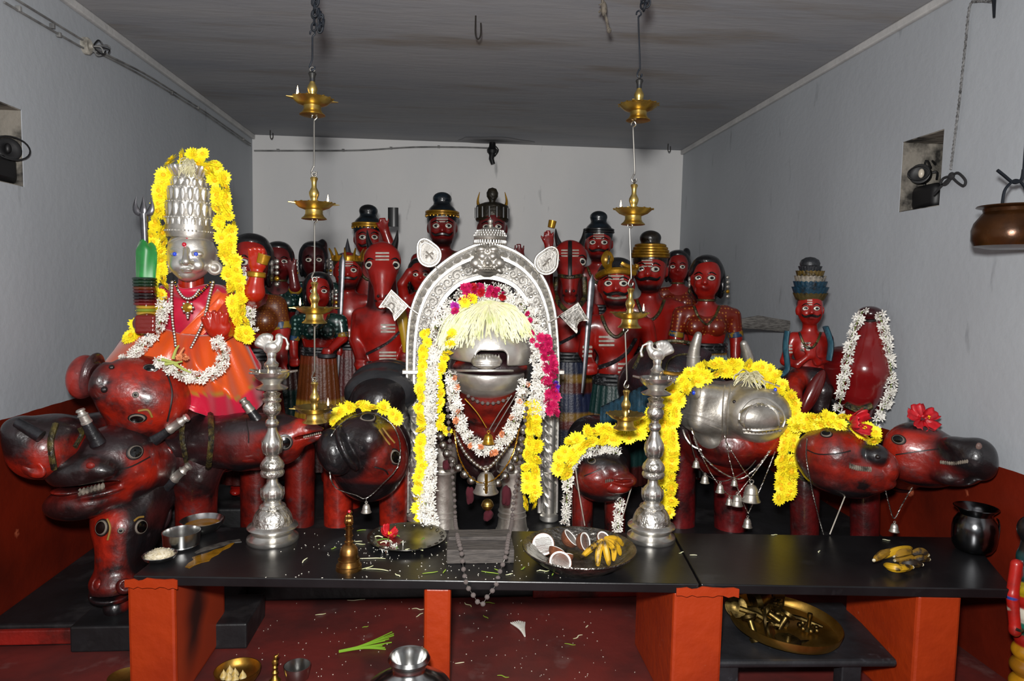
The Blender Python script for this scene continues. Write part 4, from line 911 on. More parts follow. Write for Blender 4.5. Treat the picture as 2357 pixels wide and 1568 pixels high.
# scrolling vines embossed between the ridges
rr = random.Random(9); C = resample(np.array([mid(.64, i) for i in range(n)]), 27)
for i in range(1, len(C)-1):
    q = C[i]; sg = 1 if i % 2 else -1
    if abs(q[0]-1120) < 26 or q[1] > 1120: continue
    dd = C[i+1]-C[i-1]; dd /= np.linalg.norm(dd); nn = np.array([dd[1], -dd[0]])*sg
    pts = []
    for k in range(22):
        a = k/21*3.9*PI*.7; r = 11.5*(1-k/24); pts.append(q+dd*r*math.cos(a)+nn*r*math.sin(a))
    pts = [q-dd*16-nn*9, q-dd*8-nn*10]*0+pts
    MB().tube([A3(p, -6) for p in pts], [(2.4-1.2*k/21)*ua for k in range(22)], 5).build('scroll', SILV, ar)
    for s2 in (-1, 1): MB().ball(A3(q+dd*13*s2-nn*6, -5), (4.5*ua, 3*ua, 3.5*ua), 6, 5).build('bud', SILV, ar)
# lion mask at the crown of the arch
k = Sculpt(YAr-.03, .006)
k.ell(1122, 604, 0, 34, 16, 34, None)
for sx in (-1, 1):
    k.ell(1122+sx*12, 590, -10, 11, 10, 10, None, k=2); k.ell(1122+sx*14, 574, -8, 12, 9, 8, None, k=3); k.ell(1122+sx*27, 606, -8, 13, 12, 13, None, k=3); k.ell(1122+sx*16, 614, -12, 9, 7, 6, None, k=2); k.cap((1122+sx*6, 580, -10), (1122+sx*22, 570, -8), 3, 2, None, k=2); k.ell(1122+sx*5, 607, -16, 4, 4, 4, None, k=2)
    k.ell(1122+sx*28, 624, -4, 9, 7, 6, None, rot=sx*30, k=2)
k.cap((1122, 592, -12), (1122, 606, -18), 4, 7, None, k=3); k.ell(1122, 618, -10, 20, 9, 5, None, k=2); k.ell(1122, 624, -8, 16, 8, 4, None, k=2); k.cap((1122, 566, -8), (1122, 578, -12), 3, 5, None, k=2)
for q in range(7): k.ell(1104+q*6, 619, -18, 2.6, 3, 3.4, None, k=1)
k.build('lion_mask', SILVW, ar, vpx=1.5)
for px in (958, 1262):
    mb = MB(); prof = [(0, 1250), (26, 1250), (26, 1225), (18, 1218), (16, 1200), (22, 1195), (22, 1185), (12, 1180), (11, 1090), (18, 1084), (18, 1074), (11, 1070), (11, 960), (18, 955), (18, 945), (0, 940)]
    b0 = A3((px, 1250), -14); mb.lathe([(r*ua, A3((px, y), -14)[2]-b0[2]) for r, y in prof], 18, b0); mb.build('column', SILV, ar)
    for ph in range(3):
        P = [A3((px, 950+t*220), -14)+np.array([11*ua*math.cos(t*22+ph*2.1), 11*ua*math.sin(t*22+ph*2.1), 0]) for t in np.linspace(0, 1, 70)]; MB().tube(P, 3*ua, 5).build('twist', SILV, ar)
for x0, x1 in ((925, 985), (1236, 1296)): a = A3((x0, 862), -16); c2 = A3((x1, 850), 10); MB().box((a[0], a[1], a[2]), (c2[0], c2[1], c2[2])).build('ledge', SILV, ar, bevel=.004, smooth=False)
# umbrella finial
um = thing('silver_umbrella', 'tiny silver parasol with a bead fringe above the arch', 'parasol', PY(1128, 575, YAr-.02))
c = PY(1128, 552, YAr-.02)
MB().lathe([(36*ua, 0), (37*ua, 3*ua), (33*ua, 12*ua), (24*ua, 22*ua), (12*ua, 28*ua), (6*ua, 30*ua), (7*ua, 33*ua), (4*ua, 36*ua), (6*ua, 40*ua), (6*ua, 43*ua), (2*ua, 47*ua), (0, 52*ua)], 36, c).build('canopy', SILVW, um)
MB().tube([PY(1128, 578, YAr-.02), c+np.array([0, 0, 20*ua])], 3*ua, 8).build('rod', SILV, um)
ME_DROP = meshdata(MB().lathe([(0, 0), (2.4, -2), (1.6, -5), (2.8, -9), (0, -13)], 6), 'fringe_drop', SILV)
for i in range(36): a = 2*PI*i/36; inst('fringe_drop', ME_DROP, um, c+np.array([36*ua*math.cos(a), 36*ua*math.sin(a), 0]), None, ua)
for row in range(3):
    for i in range(32): a = 2*PI*(i+.5*row)/32; MB_r = (37-row*3.2)*ua; inst('fringe_drop', ME_DROP, um, c+np.array([MB_r*math.cos(a), MB_r*math.sin(a), (6+5*row)*ua]), (PI, 0, 0), ua*.5)
# drop-shaped medallion fans and pennant flags on rods
def fan(cx, cy, tipx, tipy, rod, label, emb):
    Yf = YAr-.05; t = thing('silver_fan', label, 'fan', PY(rod[0], rod[1], Yf)); F = lambda a, b_, d=0: PY(a, b_, Yf+d*ua)
    ang = math.atan2(tipy-cy, tipx-cx); out = []
    for i in range(40):
        a = 2*PI*i/40; r = 27+14*max(0, math.cos(a))**6; out.append((cx+r*math.cos(a+ang), cy+r*math.sin(a+ang)))
    MB().prism([F(*q) for q in out], (0, 1, 0), 4*ua).build('plate', ARS, t)
    for s_, r in ((.97, 2.6), (.74, 1.6)): MB().tube([F(cx+(q[0]-cx)*s_, cy+(q[1]-cy)*s_, -3) for q in out], r*ua, 6, close=True).build('rim', SILVW, t)
    MB().ball(F(tipx, tipy, -1), 4*ua, 8, 6).build('knob', SILV, t)
    for q in emb: MB().tube(spline([F(cx+a, cy+b_, -3.5) for a, b_ in q], 10), 2*ua, 5).build('emblem', SILVW, t)
    MB().tube([F(cx-(tipx-cx)*.6, cy-(tipy-cy)*.6, 4), PY(rod[0], rod[1], Yf)], 2*ua, 6).build('rod', SILV, t)
fan(988, 587, 972, 556, (1008, 622), 'drop-shaped silver fan left of the arch with a dancing emblem', [[(-8, -8), (0, 0), (8, 10)], [(8, -6), (0, 0), (-8, 8)], [(-2, -2), (3, 3)], [(-9, 1), (-3, 3), (4, -3), (10, -1)]])
fan(1257, 605, 1274, 575, (1236, 640), 'drop-shaped silver fan right of the arch with a shell emblem', [[(-8, 8), (0, 2), (4, -6), (10, -10)], [(-4, -4), (2, 0), (3, 8)], [(0, -2), (6, 2)]])
def flag(poly, rod, label, emb):
    Yf = YAr-.06; t = thing('silver_pennant', label, 'flag', PY(rod[0], rod[1], Yf)); F = lambda q, d=0: PY(q[0], q[1], Yf+d*ua)
    MB().prism([F(q) for q in poly], (0, 1, 0), 4*ua).build('plate', ARS, t); cx = np.mean(poly, 0)
    MB().tube([F(q, -3) for q in poly], 2.4*ua, 6, close=True).build('rim', SILVW, t)
    MB().tube([F(cx+(np.array(q)-cx)*.72, -3) for q in poly], 1.4*ua, 6, close=True).build('inner_rim', SILVW, t)
    for q in emb: MB().tube(spline([F((cx[0]+a, cx[1]+b_), -3.5) for a, b_ in q], 10), 1.8*ua, 5).build('emblem', SILVW, t)
    MB().tube([F(rod), F(rod[2:] if len(rod) > 2 else cx, 4)], 2*ua, 6).build('rod', SILV, t)
flag([(901, 668), (939, 704), (908, 738), (906, 722), (897, 710), (885, 704), (873, 708)], (962, 722, 925, 695), 'silver swallow-tailed pennant left of the arch', [[(-8, -4), (0, -10), (6, -2), (0, 6), (6, 10)]])
flag([(1287, 728), (1330, 697), (1354, 738), (1340, 736), (1330, 742), (1326, 754), (1328, 766)], (1262, 742, 1300, 722), 'silver swallow-tailed pennant right of the arch', [[(-6, -6), (0, 0), (6, -8), (10, 2)], [(-2, 2), (4, 8)]])
# ------------------------------------------------------------------ central mount with silver plates
cm = thing('central_mount', 'central mount with a silver brow plate and bowl-like silver jaw under the arch', 'statue', PZ(1120, 1262, .3))
b = Sculpt(YC, .03, 8); b.ell(1118, 1010, 150, 110, 150, 120, DRK2)
for x, d in ((1020, 40), (1180, 40), (1030, 260), (1190, 260)): b.cap((x, 1040, d), (x, 1290, d), 28, 30, DRK2)
b.cap((1120, 900, 40), (1120, 990, 60), 78, 80, RED2); b.build('body', LACQ, cm, vpx=5)
h = Sculpt(YC, .012, 8)
h.ell(1124, 845, 0, 94, 90, 80, DRK2); h.ell(1122, 905, -5, 76, 74, 62, RED2, k=20); h.ell(1122, 950, 10, 60, 60, 36, RED, k=20); h.ell(1128, 845, -64, 84, 40, 26, '#2b1619', k=8)
h.ell(1050, 830, -70, 22, 20, 10, RED, op='p'); h.ell(1205, 836, -70, 20, 20, 10, RED, op='p')
hd = h.build('head', LACQ, cm, vpx=3)
p_ = Sculpt(YC-.02, .006)
p_.ell(1127, 812, -20, 100, 96, 92, None); p_.ell(1127, 816, -16, 94, 90, 86, None, op='s', k=4); p_.box(1127, 920, -20, 140, 140, 90, 4, None, rot=4, op='s', k=5); p_.box(1130, 828, -80, 33, 80, 22, 12, None, op='s', k=4)
p_.build('brow_plate', SILV, cm, vpx=2.2)
p_ = Sculpt(YC-.02, .006)
p_.ell(1121, 858, -20, 86, 90, 62, None); p_.ell(1121, 846, -20, 78, 82, 58, None, op='s', k=4); p_.box(1121, 760, -20, 130, 140, 92, 4, None, rot=1, op='s', k=5)
p_.build('jaw_bowl', SILV, cm, vpx=2.2)
MB().tube([p_.p(1121+86*math.cos(a), 853, -20+90*math.sin(a)) for a in np.linspace(0, 2*PI, 60, False)], 3*uc, 6, close=True).build('jaw_rim', SILV, cm)
p_ = Sculpt(YC-.02, .004)
p_.ell(1120, 832, -108, 34, 22, 17, None); 
for i in range(9): p_.ell(1092+i*7, 826, -124+abs(i-4)*2.5, 2.6, 4, 10, None, k=1.5)
p_.ell(1120, 841, -120, 30, 12, 4, None, k=2); p_.build('tongue_plate', SILVW, cm, vpx=1.5)
for px in (1018, 1180):
    b0 = PY(px, 1224, YC); mb = MB(); mb.lathe([(r*uc, PY(px, y, YC)[2]-b0[2]) for r, y in ((0, 1236), (37, 1236), (38, 1226), (36, 1218), (34, 1206), (32, 1190), (30, 1120), (31, 1095), (34, 1090), (34, 1082), (31, 1078), (34, 1066), (30, 1030), (0, 1028))], 28, b0+np.array([0, .04-.0, 0])); mb.build('silver_leg', SILVW, cm)
    for y, r in ((1225, 38), (1192, 33), (1180, 32), (1088, 35), (1070, 34)):
        c = PY(px, y, YC)+np.array([0, .04, 0]); MB().tube([c+np.array([r*uc*math.cos(a), r*uc*math.sin(a), 0]) for a in np.linspace(0, 2*PI, 28, False)], 2*uc, 6, close=True).build('anklet', SILV, cm)
# ------------------------------------------------------------------ silver-faced bull at the right
YU = 3.5; uu = U(YU)
bu = thing('silver_bull_mount', 'bull mount with a silver face mask, silver horns and yellow garland', 'statue', PZ(1650, 1262, .3))
b = Sculpt(YU, .03, 8); b.ell(1600, 960, 150, 140, 150, 115, DRK); b.ell(1560, 880, 150, 110, 110, 80, '#1c1418'); b.ell(1500, 890, 190, 90, 100, 90, '#241518', k=40)
for x, d in ((1682, 60), (1562, 90), (1690, 250), (1545, 250)): b.cap((x, 1050, d), (x, 1290, d), 42, 40, '#6a1013')
b.ell(1655, 1020, 40, 90, 90, 80, RED2); b.build('body', LACQ, bu, vpx=5)
SADL = mat('saddle_cloth_dark', attr=True, rough=.45, color2='#34181c', nscale=10, bump=.4, bscale=50)
s2 = Sculpt(YU, .012); s2.ell(1545, 868, 150, 118, 112, 88, '#1d1a20'); s2.ell(1585, 815, 110, 60, 30, 20, '#2a2228', k=10); s2.build('saddle', SADL, bu, vpx=4)
s2.line([(1460, 850), (1490, 800), (1545, 785), (1600, 792)], 5, 'saddle_trim', BEADD, bu, n=20); s2.line([(1530, 880), (1540, 830), (1585, 818), (1588, 870)], 3, 'saddle_trim', BEADD, bu, n=20); s2.line([(1528, 858), (1560, 862), (1592, 855)], 5, 'saddle_band', GOLD, bu)
h = Sculpt(YU, .012, 8); h.ell(1670, 975, 0, 92, 85, 80, RED2); h.ell(1690, 1020, -20, 92, 80, 48, RED2, k=20); h.ell(1680, 1046, -10, 80, 70, 26, DRK2, k=12); h.cap((1735, 990, -60), (1760, 1000, -80), 56, 50, RED, k=16)
hd = h.build('head', LACQ, bu, vpx=3)
m_ = Sculpt(YU, .010)
m_.ell(1640, 945, -20, 78, 88, 66, None); m_.box(1640, 935, -30, 70, 70, 56, 26, None, rot=6, k=14); m_.cap((1700, 945, -60), (1744, 955, -95), 70, 60, None, k=14); m_.ell(1747, 956, -112, 74, 46, 60, None, k=12); m_.ell(1640, 1010, -40, 44, 40, 30, None, rot=30, k=14)
m_.ell(1758, 1040, -60, 62, 60, 22, None, op='s', k=6); m_.box(1770, 1072, -60, 90, 90, 50, 6, None, rot=-10, op='s', k=6)
m_.ell(1752, 962, -172, 50, 22, 30, None, k=10)
ms = m_.build('face_mask', SILVW, bu, vpx=2.2)
for pts, r in (([(1668, 888), (1664, 930), (1662, 990), (1656, 1020)], 2.2), ([(1682, 886), (1676, 930), (1674, 990), (1668, 1020)], 2.2), ([(1575, 950), (1620, 962), (1660, 978)], 1.8), ([(1575, 962), (1620, 974), (1660, 990)], 1.8), ([(1684, 905), (1705, 885), (1750, 876), (1795, 890)], 2), ([(1572, 990), (1580, 1010), (1600, 1030), (1650, 1045)], 2.6)): m_.line(pts, r, 'seam', SILVW, ms, n=18)
m_.line([(1700, 980), (1706, 945), (1730, 920), (1765, 918), (1795, 940), (1806, 965), (1800, 985)], 2.4, 'lip_ridge', SILV, ms, n=26); m_.line([(1712, 985), (1718, 950), (1740, 932), (1765, 932), (1788, 950), (1794, 980)], 2, 'lip_ridge', SILV, ms, n=26); m_.line([(1710, 988), (1750, 990), (1800, 984)], 3, 'lip_ridge', SILV, ms, n=18); m_.line([(1712, 996), (1752, 999), (1798, 992)], 2, 'lip_ridge', SILV, ms, n=18)
for i in range(13):
    t = i/12; a = PI+PI*t; q = (1753+47*math.cos(a), 972+45*math.sin(a)); q2 = (1753+40*math.cos(a), 972+38*math.sin(a)); m_.line([q, q2], 1.3, 'tooth', SILV, ms, n=6)
for i in range(11): x = 1714+i*8.2; m_.line([(x, 988), (x, 997)], 1.3, 'tooth', SILV, ms, n=6)
for q, r in (((1600, 905), 15), ((1782, 902), 12)):
    x, nn = m_.hit(*q); MB().lathe([(0, 0), (r*uu, 0), (r*uu, 2*uu), (r*.6*uu, 5*uu), (0, 6*uu)], 18, x-nn*2*uu, nn).build('eye_boss', SILVW, ms); MB().ball(x+nn*5*uu, (4*uu, 4*uu, 5*uu), 10, 6).build('eye_gem', BLUEG, ms)
for q in ((1690, 925), ): x, nn = m_.hit(*q); MB().ball(x, 4*uu, 8, 6).build('nostril', EYER, ms)
for A_, B_ in (((1597, 855, 20), (1607, 772, 0)), ((1722, 868, 20), (1712, 792, 0))):
    P = spline([m_.p(*A_), m_.p((A_[0]+B_[0])/2+(-5 if A_[0] < 1650 else 6), (A_[1]+B_[1])/2, 10), m_.p(*B_)], 12); MB().tube(P, [(20-11*i/(len(P)-1))*uu for i in range(len(P))], 14).build('silver_horn', SILVW, bu)
    MB().ball(P[-1], 9*uu, 12, 8).build('horn_cap', SILVW, bu)
    MB().tube([P[5]+np.array([15.6*uu*math.cos(a), 15.6*uu*math.sin(a), 0]) for a in np.linspace(0, 2*PI, 20, False)], 1.6*uu, 6, close=True).build('horn_band', SILV, bu)
ear(h, (1560, 905, 10), (1590, 925, 0), 14, bu, '#5a2a22')
# blue cloth bundle behind the lamp
t = thing('blue_cloth', 'faded blue pleated cloth on the bull flank behind the silver lamp', 'cloth', PY(1450, 985, 3.62)); mb = MB(); P = []
for s_ in np.linspace(0, 1, 40):
    row = []
    for v in np.linspace(0, 1, 10):
        px = 1382+(1530-1382)*s_; top = 938-75*s_; bot = 990-45*s_; py = top+(bot-top)*v+14*math.sin(PI*s_)*v; d = -30*math.sin(PI*v)+5*math.sin(s_*70); row.append(PY(px, py, 3.62+d*U(3.6)))
    P.append(row)
mb.grid(P); mb.build('drape', mat('faded_blue_cloth', '#1d4356', .7, color2='#16323f', nscale=30, bump=.3, bscale=90), t, solid=.006, sharp=80)
# ------------------------------------------------------------------ painted wooden figures
FEYE = mat('figure_eye_white', '#cfc8ba', .3, coat=.4)
def _fe():
    me = eye_mesh('eye', .52); me.materials[0] = FEYE; return me
ME_EYEP = _fe()
HAIR = mat('black_hair_paint', attr=True, rough=.3, coat=.4, color2='#0a0a0c', nscale=10, bump=.3, bscale=60)
GREEND = mat('green_dotted_cloth', attr=True, rough=.35, coat=.3)
def dotted(name, base, dot, scale, band=None):
    if name in MATS: return MATS[name]
    m = bpy.data.materials.new(name); m.use_nodes = True; nt = m.node_tree; N = nt.nodes; L = nt.links; b = N['Principled BSDF']
    tc = N.new('ShaderNodeTexCoord'); v = N.new('ShaderNodeTexVoronoi'); v.inputs['Scale'].default_value = scale; v.inputs['Randomness'].default_value = .25; L.new(tc.outputs['Object'], v.inputs['Vector'])
    r = N.new('ShaderNodeValToRGB'); r.color_ramp.elements[0].position = .22; r.color_ramp.elements[1].position = .30
    r.color_ramp.elements[0].color = lin(dot)+[1]; r.color_ramp.elements[1].color = lin(base)+[1]
    L.new(v.outputs['Distance'], r.inputs[0]); L.new(r.outputs[0], b.inputs['Base Color']); b.inputs['Roughness'].default_value = .33; b.inputs['Coat Weight'].default_value = .3
    MATS[name] = m; return m
DOTG = dotted('green_white_dots', '#0c2a26', '#7d9a94', 34); DOTO = dotted('rust_flower_dots', '#6a1c0c', '#a8672a', 40); ORN = dotted('ochre_lattice', '#5d2c0c', '#8f5a1a', 70)
def hand(s, c, r, kind, col, up=1):
    x, y, d = c
    if kind == 'fist':
        s.ell(x, y, d, r*1.15, r*1.0, r*1.0, col, k=r*.5)
        for i in range(4): s.cap((x-r*.7, y-r*.7+i*r*.46, d-r*.85), (x+r*.7, y-r*.7+i*r*.46, d-r*.95), r*.27, r*.25, col, k=1.5)
    else:
        s.ell(x, y, d, r*.95, r*.55, r*1.1, col, k=r*.4)
        for i in range(4):
            ox = (-.72+.48*i)*r; s.cap((x+ox*.9, y-up*r*.7, d-r*.1), (x+ox*1.15, y-up*r*(1.9-.25*abs(i-1.4)), d-r*.3), r*.27, r*.2, col, k=1.5)
        s.cap((x-r*.8, y, d-r*.1), (x-r*1.35, y-up*r*.8, d-r*.3), r*.28, r*.22, col, k=2)
def figure(name, label, f, Y, base, skin='#92160e', dx=0., hair='bun', sex='m', beard=False, mous=False, arms=None, torso=None, skirt=None, waist=2.5, marks=(), neck=True, sash=None, blouse=None, tw=1.0, dark='#6c1010', legs=True, group='painted wooden figures behind the mounts', vpx=None, headonly=False):
    cx, cy, w = f; root = PZ(cx, 2000, base) ; u = U(Y); zb = base
    p0 = PY(cx, cy, Y); t = thing(name, label, 'statue', (p0[0], Y, zb), group)
    pyb = cy+(p0[2]-zb)/u
    s = Sculpt(Y, .05*w*u, 1.5)
    # head
    s.ell(cx, cy-.12*w, 0, .48*w, .55*w, .60*w, skin); s.ell(cx+dx*.5*w, cy+.27*w, -.08*w, .40*w, .42*w, .40*w, skin, k=.25*w)
    s.ell(cx+(dx-.2)*w, cy+.16*w, -.34*w, .16*w, .14*w, .15*w, skin, k=.15*w); s.ell(cx+(dx+.2)*w, cy+.16*w, -.34*w, .16*w, .14*w, .15*w, skin, k=.15*w)
    nx = cx+dx*1.25*w
    s.cap((nx, cy-.12*w, -.50*w), (nx, cy+.13*w, -.60*w), .05*w, .085*w, skin, k=.05*w); s.ell(nx-.075*w, cy+.15*w, -.53*w, .06*w, .06*w, .05*w, skin, k=.03*w); s.ell(nx+.075*w, cy+.15*w, -.53*w, .06*w, .06*w, .05*w, skin, k=.03*w)
    lip = '#6a0c0a' if skin[1] > '6' else '#3a0a0a'
    s.ell(cx+dx*w, cy+.31*w, -.47*w, .15*w, .08*w, .035*w, lip, k=.02*w); s.ell(cx+dx*w, cy+.37*w, -.45*w, .12*w, .08*w, .04*w, lip, k=.02*w)
    for sg in (-1, 1): s.ell(cx+sg*.49*w, cy+.05*w, .06*w, .07*w, .13*w, .2*w, skin, k=.04*w)
    if beard: s.ell(cx+dx*.6*w, cy+.50*w, -.12*w, .36*w, .36*w, .22*w, '#0d0c0e', k=.06*w)
    # neck, trunk
    s.cap((cx, cy+.35*w, .06*w), (cx, cy+.95*w, .1*w), .27*w, .30*w, skin, k=.1*w)
    s.cap((cx-.62*tw*w, cy+1.18*w, .12*w), (cx+.62*tw*w, cy+1.18*w, .12*w), .30*w, .30*w, skin, k=.2*w)
    s.ell(cx, cy+1.6*w, .08*w, .72*tw*w, .46*w, .72*w, skin, k=.2*w); s.ell(cx, cy+(waist-.25)*w, .1*w, .60*tw*w, .42*w, .60*w, skin, k=.2*w)
    if sex == 'f':
        for sg in (-1, 1): s.ell(cx+sg*.36*tw*w, cy+1.62*w, -.30*w, .30*w, .26*w, .30*w, skin, k=.1*w)
    if legs:
        for sg in (-1, 1): s.cap((cx+sg*.32*w, cy+(waist+.3)*w, .1*w), (cx+sg*.34*w, pyb-.12*w, .1*w), .30*w, .22*w, dark, k=.1*w); s.ell(cx+sg*.36*w, pyb-.10*w, -.12*w, .2*w, .42*w, .12*w, skin, k=.1*w)
    A = arms if arms is not None else [([(-.88, 1.2, .1, .25), (-1.05, 2.0, .15, .21), (-1.0, 2.75, -.1, .16)], 'fist'), ([(.88, 1.2, .1, .25), (1.05, 2.0, .15, .21), (1.0, 2.75, -.1, .16)], 'fist')]
    for ch, hk in A:
        P = [(cx+a*tw*w if abs(a) > .5 else cx+a*w, cy+b_*w, c*w, r*w) for a, b_, c, r in ch]; s.chain(P, skin, k=.08*w)
        if hk:
            e = P[-1]; q = P[-2]; dv = np.array(e[:2])-np.array(q[:2]); dv = dv/(np.linalg.norm(dv)+1e-6)
            hand(s, (e[0]+dv[0]*.15*w, e[1]+dv[1]*.15*w, e[2]-.03*w), .2*w, hk, skin, 1 if dv[1] < .3 else -1)
    s.build('body', PAINT, t, vox=max(.0075, .062*w*u) if vpx is None else vpx*u)
    # eyes and brows
    for sg in (-1, 1):
        eye(s, cx+(dx+sg*.215)*w, cy-.03*w, .135*w, t, .66, 0, ME_EYEP, face=.45)
        s.line([(cx+(dx+sg*.08)*w, cy-.15*w), (cx+(dx+sg*.22)*w, cy-.22*w), (cx+(dx+sg*.38)*w, cy-.13*w)], .026*w, 'brow', EYEB, t, taper=True, n=8)
    if mous:
        s.line([(cx+(dx-.36)*w, cy+.20*w), (cx+(dx-.24)*w, cy+.29*w), (cx+dx*1.1*w, cy+.245*w), (cx+(dx+.24)*w, cy+.29*w), (cx+(dx+.36)*w, cy+.20*w)], .06*w, 'moustache', HAIRB, t, taper=True, n=14)
    def trip(x0, x1, y, r=.028, sp=.09, k=3, m=WHT):
        for i in range(k): s.line([(cx+x0*w, cy+(y+i*sp)*w), (cx+x1*w, cy+(y+i*sp)*w)], r*w, 'ash_mark', m, t, n=8, lift=-.2, flat=1)
    for mk in marks: trip(*mk)
    dress(t, s, cx, cy, w, Y, hair, dx)
    if neck: s.line([(cx-.42*w, cy+.95*w), (cx-.25*w, cy+1.35*w), (cx, cy+1.55*w), (cx+.25*w, cy+1.35*w), (cx+.42*w, cy+.95*w)], .055*w, 'bead_garland', BEADD, t, n=20)
    if sash: s.line([(cx+a*w, cy+b_*w) for a, b_ in sash], .09*w, 'sash', BELT, t, n=16, flat=.5)
    if blouse:
        bl = Sculpt(Y, .06*w*u); bl.cap((cx-.62*tw*w, cy+1.2*w, .12*w), (cx+.62*tw*w, cy+1.2*w, .12*w), .33*w, .33*w, '#ffffff'); bl.ell(cx, cy+1.6*w, .08*w, .76*tw*w, .49*w, .66*w, '#ffffff', k=.2*w)
        for sg in (-1, 1):
            if sex == 'f': bl.ell(cx+sg*.36*tw*w, cy+1.62*w, -.31*w, .33*w, .28*w, .33*w, '#ffffff', k=.1*w)
        for ch, hk in A:
            P = [(cx+a*tw*w if abs(a) > .5 else cx+a*w, cy+b_*w, c*w, (r+.03)*w) for a, b_, c, r in ch][:2]; P[1] = tuple(np.array(P[0])+(np.array(P[1])-np.array(P[0]))*.85); bl.chain(P, '#ffffff', k=.08*w)
            e = P[1]; dirv = bl.p(*P[1][:3])-bl.p(*P[0][:3]); MB().lathe([(e[3]*u, -.12*w*u), (e[3]*1.07*u, -.10*w*u), (e[3]*1.07*u, .06*w*u), (e[3]*u, .08*w*u)], 18, bl.p(*e[:3]), dirv).build('sleeve_band', mat('sleeve_band', '#8a6a1a', .35, color2='#1d3a5a', nscale=14, lo=.48, hi=.52), t)
        bl.ell(cx, cy+.98*w, -.25*w, .36*w, .5*w, .26*w, None, op='s', k=.08*w)
        bl.build('blouse', blouse, t, vox=max(.008, .07*w*u))
    if skirt: skirt_mesh(t, cx, cy+waist*w, w, Y, pyb, skirt, tw)
    return t, s
HAIRB = mat('moustache_black', '#0b0a0b', .3, coat=.4)
BELT = mat('black_strap', '#1e1e20', .4, color2='#5a5a5c', nscale=40, lo=.55, hi=.6)
def skirt_mesh(t, cx, y0, w, Y, pyb, bands, tw, flare=.95, stop=.9):
    u = U(Y); y1 = y0+(pyb-y0)*stop; seg = 72; H = 40; mb = MB(); P = []; cols = []
    for j in range(H+1):
        v = j/H; py = y0+(y1-y0)*v; r = (.66+(flare-.66)*min(1, v*1.6))*w*u; c = PY(cx, py, Y+.1*w*u); col = bands[-1][1]
        for lim, cc in bands:
            if v <= lim: col = cc; break
        P.append([c+np.array([tw*r*(1+.035*math.cos(24*a))*math.cos(a), .72*r*(1+.035*math.cos(24*a))*math.sin(a), 0]) for a in np.linspace(0, 2*PI, seg+1)]); cols += [tuple(lin(col))]*(seg+1)
    mb.grid(P); mb.c = cols; mb.build('skirt', mat('pleated_skirt_paint', attr=True, rough=.45, coat=.15, color2='#1a0c0c', nscale=7, lo=.55, hi=.9, bump=.3, bscale=60), t, sharp=70)
    c = PY(cx, y0, Y+.1*w*u); r = .68*w*u
    for k in range(3): MB().tube([c+np.array([tw*r*math.cos(a), .74*r*math.sin(a), (.1-.12*k)*w*u]) for a in np.linspace(0, 2*PI, 32, False)], .06*w*u, 6, close=True).build('belt', BELT, t)
